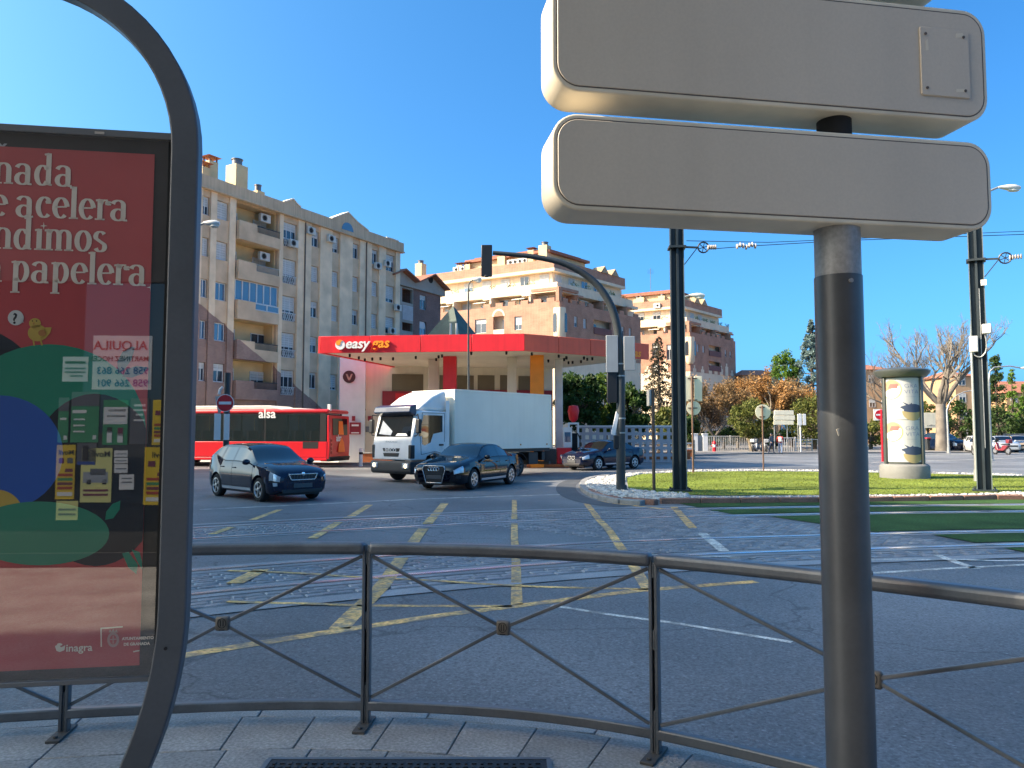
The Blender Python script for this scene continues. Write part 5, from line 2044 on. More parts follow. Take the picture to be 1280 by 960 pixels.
wpx = lambda f, u0, u1: abs(f.su(u0, 430)[0] - f.su(u1, 430)[0])
fit_text('lettering', 'easy', wpx(FF, 432.5, 463), m_lwhite, CN, on(FF, 432.5, 435.2, -.155), axF, (0, 0, 1), ext=.055, off=.022, shear=.22)
fit_text('lettering', 'gas', wpx(FF, 464, 487), m_lorange, CN, on(FF, 464, 434.4, -.155), axF, (0, 0, 1), ext=.055, off=.022, shear=.22)
c0 = on(FF, 425, 431, -.2)
b = MB(); b.prism([(.235 * math.cos(2 * PI * k / 20), .235 * math.sin(2 * PI * k / 20)) for k in range(20)], c0, axF, (0, 0, 1), FF.n * .09)
lg = b.build('logo', m_lwhite, CN, ang=0)
b = MB(); b.prism([(-.2, .02), (-.19, .17), (-.02, .25), (.12, .2), (.02, .12), (.03, .02), (-.06, -.04)], c0 - FF.n * .002, axF, (0, 0, 1), -FF.n * .02)
b.build('logo_swirl', m_lorange, lg, ang=0)
axR = FR.d
fit_text('lettering', 'easy', wpx(FR, 761, 787), m_lwhite, CN, on(FR, 761, 444.0, -.115), axR, (0, 0, 1), ext=.01, off=.02, shear=.22)
fit_text('lettering', 'gas', wpx(FR, 788, 801.5), m_lorange, CN, on(FR, 788, 445.0, -.115), axR, (0, 0, 1), ext=.01, off=.02, shear=.22)


def pillar(u0, u1, D, mt, name='pillar', dep=.5, zz=None):
    a, c = A(u0, 500, D), A(u1, 500, D)
    b = MB(); b.box(a.x - Cc.x, c.x - Cc.x, D - Cc.y, D - Cc.y + dep, -.12, (zz or zc + .065))
    return b.build(name, mt, CN, bev=.02, seg=1)


pillar(535, 548, 40.5, m_cream2)
pillar(634, 646, 39.5, m_cream2)
pillar(553.5, 570, 39.0, m_fred, 'red_pillar', .7)
pillar(663, 680, 38.4, m_orange, 'orange_pillar', .7)
pillar(694, 703.5, 40.5, m_swhite)

# ---- shop building under the canopy
KD = 44.6
kP = A(424, 560, KD)
KS = thing('station_shop', 'cream filling station shop with olive shutters under the red canopy', 'shop', (kP.x, KD, 0))
FK = Fac((kP.x, KD), (.985, .172))
kE = FK.su(691, 500)[0]
kz = A(500, 449, KD).z + .3
kh = []
for (u0, v0, u1, v1) in ((490, 467.5, 529, 489), (549, 469, 592, 520), (597, 469, 618, 520), (625, 469, 634, 520), (648, 470, 664, 520), (478, 488.5, 529, 526)):
    a, z1_ = FK.su(u0, v0); c, z0_ = FK.su(u1, v1)
    kh.append((a, c, z0_, z1_))
b = MB(); FK.wall(b, FK.su(457, 500)[0], kE, -.12, kz, []); FK.box(b, FK.su(457, 500)[0], kE, .301, 7.5, -.12, kz)
b.build('wall', m_cream2, KS, ang=0)
b = MB(); FK.box(b, 0, FK.su(457, 500)[0] - .01, -.6, 7, -.12, kz - .1); b.build('side_wall', M('station_side', lin('#d2dcdc'), 0.6, var=0.06), KS, ang=0)
for (a, c, z0_, z1_) in kh[:5]:
    b = MB(); FK.box(b, a, c, -.05, -.003, max(z0_, z1_ - 1.9), z1_)
    sh = b.build('shutter', m_olive, KS, ang=0)
    b = MB()
    for k in range(9):
        z = z1_ - .1 - k * .2
        if z > z0_ + .1: FK.box(b, a + .04, c - .04, -.062, -.051, z - .085, z)
    b.build('slats', m_olive, sh, ang=0)
a, c, z0_, z1_ = kh[5]
b = MB(); FK.box(b, a, c, -.12, -.06, z0_, z1_ - .02)
rp = b.build('red_panel', m_mar, KS, ang=0)
b = MB(); FK.box(b, a + .75, a + 1.5, -.14, -.121, z0_ + .2, z1_ - .15); b.build('sale_poster', m_fred, rp, ang=0)
b = MB(); FK.box(b, FK.su(548, 480)[0], kE - .05, -.11, -.06, FK.su(560, 487)[1] - 1.2, FK.su(560, 487)[1]); b.build('red_band', m_mar, KS, ang=0)
b = MB()
q = FK.su(436.5, 471, -.62)
b.prism([(.36 * math.cos(2 * PI * k / 18), .36 * math.sin(2 * PI * k / 18)) for k in range(18)], FK.pt(q[0], -.61, q[1]), FK.d, (0, 0, 1), -FK.n * .03)
bd = b.build('badge', M('badge_maroon', (0.05, 0.02, 0.02), .6), KS, ang=0)
b = MB()
b.prism([(-.2, .16), (-.1, .16), (0, -.08), (.1, .16), (.2, .16), (.05, -.2), (-.05, -.2)], FK.pt(q[0], -.642, q[1]), FK.d, (0, 0, 1), -FK.n * .006)
b.build('badge_mark', M('badge_tan', (.35, .27, .2), .6), bd, ang=0)
for (u0, v0, u1, v1, mt, nm, yy) in ((437, 528, 451, 543, m_mar, 'notice_board', -.63), (452, 501, 454, 504, m_dark, 'vent', -.05), (452, 511, 457, 513, m_dark, 'small_sign', -.05), (440, 520, 444, 526, m_mar, 'small_sign', -.63), (452, 520, 456.5, 526, m_mar, 'small_sign', -.05), (460, 520, 466, 526, m_mar, 'small_sign', -.05), (457, 533, 466, 540, M('price_card', (.16, .17, .19), .5), 'price_sign', -.08)):
    a, z1_ = FK.su(u0, v0, yy); c, z0_ = FK.su(u1, v1, yy)
    b = MB(); FK.box(b, a, c, yy - .05, yy + .01, z0_, z1_)
    nb = b.build(nm, mt, KS, ang=0)
    if nm == 'notice_board':
        b = MB(); FK.box(b, a + .12, c - .12, yy - .056, yy - .051, z1_ - .22, z1_ - .12); FK.box(b, a + .1, c - .1, yy - .056, yy - .051, z0_ + .06, z0_ + .12)
        b.build('notice_text', m_lwhite, nb, ang=0)
# forecourt: pale concrete apron, kerb and low planter walls
b = MB()
sheet(b, [(-24, 42.6), (-4.5, 41.2), (1.5, 40.4), (3.2, 41.6), (9, 52), (9, 62), (-24, 62)], ROAD + .02)
struct(b.build('forecourt', M('forecourt_concrete', (0.42, 0.40, 0.36), 0.8, var=0.15, vs=.5, fine=.15, fs=20), ang=0), 'pale concrete forecourt of the filling station')
b = MB()
pk = [Vector(p) for p in ((-24, 42.6, 0), (-4.5, 41.2, 0), (1.5, 40.4, 0), (3.2, 41.6, 0), (9, 52, 0))]
sweep(b, pk, .25, ROAD - .02, .03)
struct(b.build('forecourt_kerb', m_kerb, ang=0), 'pale kerb along the forecourt')
m_low = M('orange_wall', lin('#9c5a34'), .8, var=.15)
lw = thing('planter_wall', 'low orange brick wall at the foot of the shop', 'wall', A(466, 560, 43.2) * Vector((1, 1, 0)) if False else (A(466, 560, 43.2).x, 43.2, 0))
b = MB(); b.box(-.6, 1.4, 0, .3, -.12, .45); b.build('wall', m_low, lw, bev=.02)
b = MB(); b.box(-.65, 1.45, -.04, .34, .452, .52); b.build('wall_coping', m_kerb, lw, bev=.01)
bp_ = G(451, 583, ROAD)
bo = thing('bollard', 'white bollard on the pale apron behind the red bus', 'bollard', bp_)
b = MB(); b.lathe([(.1, 0), (.1, .85), (.075, .93), (.02, .95)], 14); b.build('shaft', m_swhite, bo)
b = MB(); b.lathe([(.103, .62), (.103, .74)], 14); b.build('band', m_dark, bo)
# island with the red box, screen and pole by the right pillar
ip = (A(705, 560, 39.3).x, 39.3, 0)
PD = thing('payment_kiosk', 'payment kiosk with a screen above a red box beside the white pillar', 'payment kiosk', ip)
b = MB(); b.box(-.38, .36, -.3, .3, .05, .85); rb = b.build('red_box', m_fred, PD, bev=.02)
fit_text('lettering', 'exo', .42, m_lwhite, rb, (-.22, -.305, .38), (1, 0, 0), (0, 0, 1), off=.03)
b = MB(); b.box(-.05, .4, -.15, .2, .86, 1.9); sc_ = b.build('screen_housing', m_swhite, PD, bev=.02)
b = MB(); b.box(.02, .33, -.157, -.151, 1.15, 1.65); b.build('screen', m_bglass, sc_, ang=0)
b = MB(); b.box(-1.05, -.42, -.4, .3, -.1, .8); b.build('waste_bin', M('bin_dark', (.03, .035, .04), .6), PD, bev=.03)
b = MB(); b.box(-1.9, 1.0, -.8, .8, -.12, .045); b.build('plinth', m_low, PD, bev=.02)
tp = (A(717, 560, 39.6).x, 39.6, 0)
TPs = thing('fuel_pump', 'slim fuel pump column topped with a red and orange sign', 'fuel pump', tp)
b = MB(); b.box(-.28, -.2, -.1, .1, -.1, 2.05); b.box(.2, .28, -.1, .1, -.1, 2.05); b.box(-.28, .28, -.1, .1, 2.05, 2.15); b.build('frame', m_swhite, TPs)
b = MB(); b.box(-.19, .19, -.08, .12, -.1, 1.6); b.build('pump_body', m_dark, TPs, bev=.02)
b = MB(); b.lathe([(.05, 2.15), (.22, 2.3), (.3, 2.75), (.24, 3.0), (.05, 3.05)], 12); b.build('top_sign', m_fred, TPs)
b = MB(); b.tube([(.2, -.1, 1.6), (.32, -.2, 1.3), (.3, -.2, .7), (.2, -.12, .5)], .025, 6); b.build('hose', m_dark, TPs)

# lattice screen wall of pale blocks
LWp = G(722, 572, ROAD)
LW = thing('lattice_wall', 'pale screen wall of pierced square blocks beside the pumps', 'wall', (A(721, 570, 46).x, 46, -.12))
b0 = MB()
w_ = .42
for x0, x1, z0, z1 in ((0, w_, 0, .09), (0, w_, w_ - .09, w_), (0, .09, .09, w_ - .09), (w_ - .09, w_, .09, w_ - .09)):
    b0.box(x0, x1, 0, .12, z0, z1)
bkm = b0.mesh('screen_block', M('screen_block_paint', (.42, .41, .43), .8, var=.15), 0)
for i in range(14):
    for j in range(5):
        link('screen_block', bkm, LW, (i * w_ + .003 * i, .002 * ((i + j) % 2), j * w_))
b = MB(); b.box(-.05, 6.0, -.04, .16, 5 * w_ + .002, 5 * w_ + .08); b.build('coping', m_swhite, LW)

# ================================================================== VEHICLES
m_tyre = M('tyre', (0.012, 0.012, 0.013), 0.8, var=0.2)
m_alloy = M('alloy', (0.55, 0.56, 0.58), 0.3, metal=0.85, var=0.08)
m_chrome = M('chrome', (0.75, 0.76, 0.78), 0.12, metal=1.0, var=0.03)
m_cglass = glass_mat('car_glass', (0.004, 0.006, 0.008), 0, 1.0)
m_lamp = M('lamp_lens', (0.55, 0.6, 0.66), 0.12, metal=0.4, var=0.15, vs=25, coat=1)
m_trim = M('black_trim', (0.012, 0.012, 0.014), 0.5, var=0.15)
m_plate = M('plate_grey', (0.06, 0.065, 0.07), 0.5)
m_red_l = M('tail_lens', (0.35, 0.01, 0.01), 0.15, coat=1)
WM = {}


def wheel_mesh(r, spokes, mt=None):
    k = (r, spokes)
    if k in WM: return WM[k]
    w = .2
    t = MB(); t.lathe([(r * .62, -w / 2), (r * .9, -w / 2), (r, -w / 2 + .03), (r, w / 2 - .03), (r * .9, w / 2), (r * .66, w / 2), (r * .62, w / 2 - .02)], 30, axis='y')
    ri = MB()
    ri.lathe([(r * .6, w / 2 - .10), (r * .67, w / 2 + .004), (r * .61, w / 2 + .006), (r * .57, w / 2 - .02), (r * .57, w / 2 - .1)], 30, axis='y')
    for q in range(spokes):
        a = 2 * PI * q / spokes
        for d_ in (-.09, .09):
            ri.bar((r * .12 * math.cos(a), w / 2 - .012, r * .12 * math.sin(a)), (r * .6 * math.cos(a + d_), w / 2 - .012, r * .6 * math.sin(a + d_)), r * .085, .03, up=Vector((0, 1, 0)))
    ri.lathe([(r * .17, w / 2 - .05), (r * .17, w / 2 + .004), (r * .08, w / 2 + .01)], 12, axis='y')
    dk = MB(); dk.lathe([(.02, w / 2 - .085), (r * .62, w / 2 - .085), (r * .62, w / 2 - .11)], 20, axis='y')
    WM[k] = (t.mesh('wheel', m_tyre), ri.mesh('rim', mt or m_alloy), dk.mesh('brake_disc', m_trim))
    return WM[k]


def wheel(parent, x, y, r, left, spokes=6, z=None, steer=0, mt=None):
    t, ri, dk = wheel_mesh(r, spokes, mt)
    o = link('wheel', t, parent, (x, y, r if z is None else z), (0, 0, (0 if left else PI) + steer))
    link('rim', ri, o)
    link('brake_disc', dk, o)
    return o


SHAPE = {
    'hatch': dict(top=[(0, .62), (.004, .85), (.012, 1.0), (.035, 1.08), (.115, 1.33), (.165, 1.41), (.3, 1.45), (.45, 1.445), (.545, 1.39), (.74, 1.0), (.80, .955), (.9, .88), (.96, .80), (.985, .74), (1, .66)],
                  belt=[(0, .6), (.03, .92), (.3, .93), (.74, .9), (.9, .80), (.97, .70), (1, .62)], ws=(.55, .735), rw=(.035, .135), side=((.13, .225), (.245, .405), (.425, .70)), ax=(.175, .80)),
    'sedan': dict(top=[(0, .62), (.004, .88), (.012, 1.0), (.05, 1.05), (.135, 1.09), (.17, 1.12), (.315, 1.37), (.38, 1.42), (.47, 1.43), (.555, 1.385), (.715, 1.02), (.77, .97), (.9, .86), (.96, .78), (.985, .72), (1, .64)],
                  belt=[(0, .6), (.03, .9), (.15, .94), (.45, .93), (.72, .9), (.9, .78), (.97, .69), (1, .6)], ws=(.565, .71), rw=(.175, .305), side=((.215, .39), (.405, .66)), ax=(.2, .79))}
PLAN = [(0, .70), (.01, .83), (.03, .91), (.08, .965), (.2, .995), (.3, 1), (.7, 1), (.85, .985), (.93, .945), (.97, .87), (.99, .77), (1, .64)]


def car(name, label, wheel_pos, head, L, W, Hh, style, paint, cat='car', group=None, r=.305, spokes=6, N=84, front='plain', detail=True, pos=None, rot=None):
    """wheel_pos = ground point of the near front wheel: (x, y, side) with side +1 = the car's left wheel"""
    S_ = SHAPE[style]
    hv = Vector((head[0], head[1], 0)).normalized()
    lv = Vector((-hv.y, hv.x, 0))
    xf, xr = (S_['ax'][1] - .5) * L, (S_['ax'][0] - .5) * L
    sd_ = wheel_pos[2]
    o = Vector((wheel_pos[0], wheel_pos[1], ROAD)) - hv * xf - lv * sd_ * (W / 2 - .1)
    T = thing(name, label, cat, o, math.atan2(hv.y, hv.x), group)
    hk = Hh / 1.44
    Ra = r + .055

    def ring(t):
        x = (t - .5) * L
        W2 = W / 2 * sinterp(PLAN, t)
        top = sinterp(S_['top'], t) * hk
        belt = min(sinterp(S_['belt'], t) * hk, top - .03)
        c = max(0, min(1, (top - belt) / .40))
        wr = W2 * (.90 + (.69 - .90) * c)
        z6 = belt + (top - belt) * (.5 + .40 * c)
        z4 = min(.68, belt - .05)
        z3 = min(.48, z4 - .1)
        zb = .19 if .1 < t < .92 else .19 + .1 * min(1, max((.1 - t) / .1, (t - .92) / .08, 0))
        P = [[0, zb], [.9 * W2, zb], [.972 * W2, zb + .06], [W2, z3], [.992 * W2, z4], [.96 * W2, belt]]
        p5, p6 = P[5], [wr, z6]
        P += [[p5[0] + (p6[0] - p5[0]) * q, p5[1] + (p6[1] - p5[1]) * q] for q in (.1, .88)]
        P += [p6, [wr * .55, top - (top - z6) * .22], [0, top]]
        for xw in (xf, xr):
            dx = abs(x - xw)
            if dx < Ra:
                za = r + .01 + math.sqrt(Ra * Ra - dx * dx)
                for q in (1, 2, 3, 4):
                    P[q][1] = max(P[q][1], min(za, belt - .03))
        return x, P

    def PT(t, j, s):
        x, P = ring(t)
        i = min(int(j), 9)
        f = j - i
        return Vector((x, s * (P[i][0] + (P[i + 1][0] - P[i][0]) * f), P[i][1] + (P[i + 1][1] - P[i][1]) * f))

    ts = sorted(set([k / N for k in range(N + 1)] + [.004, .012, .985, .992, .996]))
    if detail:
        for xw in (xf, xr):
            tw = xw / L + .5
            ts = sorted(set(ts + [tw - Ra / L, tw + Ra / L, tw - Ra / L * .985, tw + Ra / L * .985]))
    parts = {}

    def put(nm, pts):
        parts.setdefault(nm, MB()).add(pts, [tuple(range(len(pts)))])
    R_ = [ring(t) for t in ts]
    # shared-vertex body grid; glass faces go to their own parts
    body = MB()
    idx = {}
    for s in (1, -1):
        for i, (x, P) in enumerate(R_):
            for j, p in enumerate(P):
                if s == -1 and j in (0, 10):
                    idx[(s, i, j)] = idx[(1, i, j)]
                    continue
                idx[(s, i, j)] = len(body.v)
                body.v.append((x, s * p[0], p[1]))
    gl_ = {}
    for s in (1, -1):
        for i in range(len(ts) - 1):
            tm = (ts[i] + ts[i + 1]) / 2
            for j in range(10):
                f = [idx[(s, i, j)], idx[(s, i + 1, j)], idx[(s, i + 1, j + 1)], idx[(s, i, j + 1)]]
                if s == -1: f = f[::-1]
                key = None
                if j == 6:
                    for q, (a, c) in enumerate(S_['side']):
                        if a < tm < c: key = ('side_window', s, q)
                elif j >= 8:
                    if S_['ws'][0] < tm < S_['ws'][1]: key = ('windscreen', 0, 0)
                    elif S_['rw'][0] < tm < S_['rw'][1]: key = ('rear_window', 0, 0)
                if key:
                    gl_.setdefault(key, []).append([body.v[q] for q in f])
                else:
                    body.f.append(tuple(f)); body.mi.append(0)
    n = len(ts) - 1
    body.f.append(tuple([idx[(1, n, j)] for j in range(11)] + [idx[(-1, n, j)] for j in range(9, 0, -1)])); body.mi.append(0)
    body.f.append(tuple([idx[(1, 0, j)] for j in range(11)][::-1] + [idx[(-1, 0, j)] for j in range(9, 0, -1)][::-1])); body.mi.append(0)
    body.build('body', paint, T, ang=50)
    for (nm, s, q), fs in gl_.items():
        m = MB()
        vi = {}
        for f in fs:
            ff = []
            for p in f:
                k = tuple(round(c, 4) for c in p)
                if k not in vi:
                    vi[k] = len(m.v); m.v.append(p)
                ff.append(vi[k])
            m.f.append(tuple(ff)); m.mi.append(0)
        m.build(nm, m_cglass, T, ang=60)
    b = MB(); b.box(-L / 2 + .12, L / 2 - .15, -W / 2 + .26, W / 2 - .26, .17, .62); b.build('underbody', m_trim, T, ang=0)
    for xw, st in ((xf, 0), (xr, 0)):
        for s in (1, -1):
            wheel(T, xw, s * (W / 2 - .115), r, s > 0, spokes)

    def patch(nm, t0, t1, j0, j1, mt, off=.006, sides=(1, -1), nt_=5, nj=4, parent=None):
        for s in sides:
            m = MB()
            vs = []
            for a in range(nt_ + 1):
                for c in range(nj + 1):
                    t, j = t0 + (t1 - t0) * a / nt_, j0 + (j1 - j0) * c / nj
                    p = PT(t, j, s)
                    dt = PT(min(1, t + .004), j, s) - PT(t - .004, j, s)
                    dj = PT(t, min(9.99, j + .05), s) - PT(t, j - .05, s)
                    nn = dt.cross(dj)
                    if nn.length < 1e-9: nn = Vector((0, s, 0))
                    nn.normalize()
                    if nn.y * s < 0 and abs(nn.y) > .1: nn = -nn
                    elif abs(nn.y) <= .1 and nn.z < 0: nn = -nn
                    vs.append(p + nn * off)
            k = nj + 1
            fs = [(a * k + c, (a + 1) * k + c, (a + 1) * k + c + 1, a * k + c + 1) for a in range(nt_) for c in range(nj)]
            m.add(vs, fs)
            m.build(nm, mt, parent or T)
    patch('headlight', .93, .992, 3.35, 4.95 if style == 'hatch' else 4.95, m_lamp, .012, nt_=7)
    for s in (1, -1):
        m = MB()
        m.ball((0, 0, 0), .075, .11, .075, 10, 6)
        p = PT(S_['side'][-1][1] - .01, 5, s)
        mo = m.build('mirror', paint, T, loc=(p.x - .02, p.y + s * .13, p.z + .07))
        m = MB(); m.bar((0, -s * .13, -.05), (0, -s * .03, -.01), .05, .03); m.build('mirror_arm', m_trim, mo)
    if not detail:
        b = MB(); b.box(L / 2 - .01, L / 2 + .012, -.5, .5, .5 * hk, .62 * hk); b.build('grille', m_trim, T)
        return T
    # door seams, handles, sill strip
    dts = {'hatch': (.235, .415, .715), 'sedan': (.24, .398, .70)}[style]
    for s in (1, -1):
        m = MB()
        for t in dts:
            q = [PT(t + d_, j, s) + Vector((0, s * .003, 0)) for j in (2.2, 3, 4, 5, 5.9) for d_ in (-.0012, .0012)]
            m.add(q, [(2 * i, 2 * i + 1, 2 * i + 3, 2 * i + 2) for i in range(4)])
        m.build('door_seam', m_trim, T, ang=0)
        for t in (dts[0] + .035, dts[1] + .035):
            p = PT(t, 4.55, s)
            m = MB(); m.box(-.09, .09, -.012, .016, -.014, .014); m.build('door_handle', paint, T, loc=p + Vector((0, s * .012, 0)), bev=.006)
        patch('window_trim', S_['side'][0][0], S_['side'][-1][1], 5.98, 6.06, m_trim, .004, sides=(s,), nt_=14, nj=1)
    patch('sill_strip', S_['ax'][0] + .10, S_['ax'][1] - .105, 2.05, 2.35, M('sill_bright', (.45, .47, .5), .3, metal=.5), .008, nt_=8, nj=1)
    patch('tail_light', .008, .05, 4.1, 5.2, m_red_l, .01, nt_=4)
    xq = L / 2
    b = MB(); b.box(xq - .02, xq + .022, -.26, .26, .36, .47); b.build('number_plate', m_plate, T, bev=.005)
    if front == 'chrome':        # wide low grille in a bright frame with a badge
        pl = [(-.40, .70), (.40, .70), (.33, .56), (-.33, .56)]
        b = MB(); b.prism(pl, (xq + .012, 0, 0), (0, 1, 0), (0, 0, 1), (-.03, 0, 0)); g_ = b.build('grille', m_trim, T)
        b = MB()
        for p, q in zip(pl, pl[1:] + pl[:1]): b.bar((xq + .014, p[0], p[1]), (xq + .014, q[0], q[1]), .028, .028)
        b.build('grille_frame', m_chrome, g_, bev=.006)
        b = MB()
        for k in range(9): b.bar((xq + .016, -.33 + k * .082, .58), (xq + .016, -.33 + k * .082, .685), .01, .012, up=Vector((1, 0, 0)))
        b.build('grille_bars', m_plate, g_)
        b = MB(); b.lathe([(.045, 0), (.045, .016), (.03, .02)], 14, (xq + .012, 0, .705), axis='x'); b.build('badge', m_chrome, T)
        b = MB(); b.box(xq - .03, xq + .012, -.56, .56, .22, .33); b.build('air_intake', m_trim, T, bev=.02)
        patch('fog_light', .962, .985, 2.6, 3.1, m_lamp, .012, nt_=3, nj=2)
        patch('bumper_strip', .93, .994, 3.1, 3.3, m_trim, .008, nt_=5, nj=1)
    elif front == 'rings':       # tall single grille with four linked rings
        pl = [(-.34, .74), (.34, .74), (.385, .62), (.27, .24), (-.27, .24), (-.385, .62)]
        b = MB(); b.prism(pl, (xq + .014, 0, 0), (0, 1, 0), (0, 0, 1), (-.04, 0, 0)); g_ = b.build('grille', m_trim, T)
        b = MB()
        for p, q in zip(pl, pl[1:] + pl[:1]): b.bar((xq + .016, p[0], p[1]), (xq + .016, q[0], q[1]), .024, .03)
        b.build('grille_frame', m_chrome, g_, bev=.006)
        b = MB()
        for k in range(8): b.box(xq + .015, xq + .022, -.3, .3, .5 + k * .026, .507 + k * .026)
        b.build('grille_bars', m_plate, g_)
        b = MB()
        for k in range(4):
            c_ = -.135 + k * .09
            b.tube([(xq + .03, c_ + .055 * math.cos(2 * PI * q / 14), .655 + .055 * math.sin(2 * PI * q / 14)) for q in range(15)], .009, 5)
        b.build('badge', m_chrome, T)
        patch('air_intake', .955, .985, 2.4, 3.0, m_trim, .01, nt_=3, nj=2)
    else:
        for s in (1, -1):
            pl = [(.03 * s, .66), (.20 * s, .66), (.22 * s, .57), (.17 * s, .51), (.05 * s, .51), (.03 * s, .56)]
            b = MB(); b.prism(pl, (xq + .012, 0, 0), (0, 1, 0), (0, 0, 1), (-.03, 0, 0)); g_ = b.build('grille', m_trim, T)
            b = MB()
            for p, q in zip(pl, pl[1:] + pl[:1]): b.bar((xq + .014, p[0], p[1]), (xq + .014, q[0], q[1]), .008, .012)
            b.build('grille_frame', m_chrome, g_)
        b = MB(); b.box(xq - .03, xq + .012, -.5, .5, .22, .33); b.build('air_intake', m_trim, T, bev=.02)
    return T


pt_navy = M('paint_navy', (0.004, 0.010, 0.030), 0.5, var=0.06, coat=1, spec=0)
pt_black = M('paint_black', (0.003, 0.004, 0.009), 0.5, var=0.06, coat=1, spec=0)
pt_dkblue = M('paint_dark_blue', (0.003, 0.007, 0.026), 0.5, var=0.06, coat=1, spec=0)
w1 = G(326, 627, ROAD)
car('parked_car', 'dark navy hatchback with a bright framed grille, nearest car at the left by the display', (w1.x, w1.y, -1), (.70, -.71), 3.97, 1.65, 1.45, 'hatch', pt_navy, front='chrome', spokes=5)
w2 = G(590, 612, ROAD)
car('saloon_car', 'black saloon with a tall ringed grille in front of the white lorry', (w2.x, w2.y, 1), (-.42, -.907), 4.58, 1.77, 1.43, 'sedan', pt_black, front='rings', r=.32, spokes=7)
w3 = G(747, 588, ROAD)
car('saloon_car', 'dark blue saloon partly behind the traffic light pole by the island', (w3.x, w3.y, 1), (-.74, -.67), 4.47, 1.74, 1.41, 'sedan', pt_dkblue, r=.315, spokes=6)

# ---- white box lorry
m_tw = M('lorry_white', (0.78, 0.79, 0.78), 0.35, var=0.06, vs=2, coat=.4, streak=.06)
m_box = M('lorry_box', (0.84, 0.79, 0.675), 0.5, var=0.05, vs=.8, streak=.04)
hv = Vector((-.652, -.758, 0)).normalized()
lv = Vector((-hv.y, hv.x, 0))
LO = thing('lorry', 'white box lorry with a roof deflector turning in front of the filling station', 'lorry', (-3.53, 28.1, ROAD), math.atan2(hv.y, hv.x))
cw = 1.04


def side_prism(nm, prof, w, mt, parent=None, bev=.05, y0=None, seg=3):
    b = MB(); b.prism(prof, (0, -w if y0 is None else y0, 0), (1, 0, 0), (0, 0, 1), (0, 2 * w if y0 is None else w, 0))
    return b.build(nm, mt, parent or LO, bev=bev, seg=seg)


side_prism('cab', [(-.72, .80), (-.72, 2.50), (.70, 2.52), (.86, 2.42), (1.06, 1.58), (1.13, 1.28), (1.14, .78), (.42, .78), (.36, .92), (.0, 1.02), (-.36, .92), (-.42, .78)], cw, m_tw)
side_prism('roof_deflector', [(-.70, 2.51), (-.70, 3.27), (-.45, 3.24), (.05, 3.05), (.5, 2.75), (.74, 2.53)], .93, m_tw, bev=.14, seg=5)
# windscreen
wsn = Vector((.84, 0, .2)).normalized()
b = MB(); b.prism([(-.93, 0), (.93, 0), (.86, .80), (-.86, .80)], (1.055, 0, 1.60), (0, 1, 0), (-.235, 0, .97), wsn * .016)
ws_ = b.build('windscreen', m_cglass, LO, bev=.008)
b = MB(); b.prism([(-.75, .1), (-.1, .05), (-.05, .2), (-.68, .6)], (1.085, 0, 1.60), (0, 1, 0), (-.235, 0, .97), wsn * .004); b.build('sun_shade_sheet', M('silver_sheet', (.22, .25, .30), .35), ws_, ang=0)
b = MB(); b.prism([(.15, .03), (.8, .03), (.7, .12), (.25, .12)], (1.085, 0, 1.60), (0, 1, 0), (-.235, 0, .97), wsn * .004); b.build('dashboard_papers', m_swhite, ws_, ang=0)
side_prism('sun_visor', [(.82, 2.34), (.96, 2.36), (1.16, 2.46), (1.10, 2.66), (.82, 2.74)], .97, M('visor_blue', (.015, .03, .07), .3, coat=.4), bev=.03)
# grille slots and name
for z0, z1, w in ((1.08, 1.2, .46), (.9, 1.03, .43)):
    b = MB(); b.prism([(-w, z1), (w, z1), (w * .9, z0), (-w * .9, z0)], (1.146, 0, 0), (0, 1, 0), (0, 0, 1), (-.03, 0, 0)); b.build('grille', m_trim, LO, bev=.01)
fit_text('lettering', 'IVECO', .6, m_lwhite, LO, (1.165, -.30, 1.075), (0, 1, 0), (0, 0, 1), h=.13, ext=.006, off=.03)
fit_text('lettering', 'EUROCARGO', .62, M('letter_grey', (.3, .32, .34), .4), LO, (1.128, -.31, 1.40), (0, 1, 0), (-.15, 0, .98), h=.055, off=.01)
for s in (1, -1):
    b = MB(); b.box(.96, 1.15, s * .90, s * 1.055, .84, 1.32); b.build('corner_vent', m_trim, LO, bev=.03)
side_prism('bumper', [(.45, .30), (.45, .72), (1.16, .76), (1.20, .66), (1.18, .38), (1.1, .30)], 1.08, M('bumper_grey', (.035, .037, .04), .6, var=.15), bev=.04)
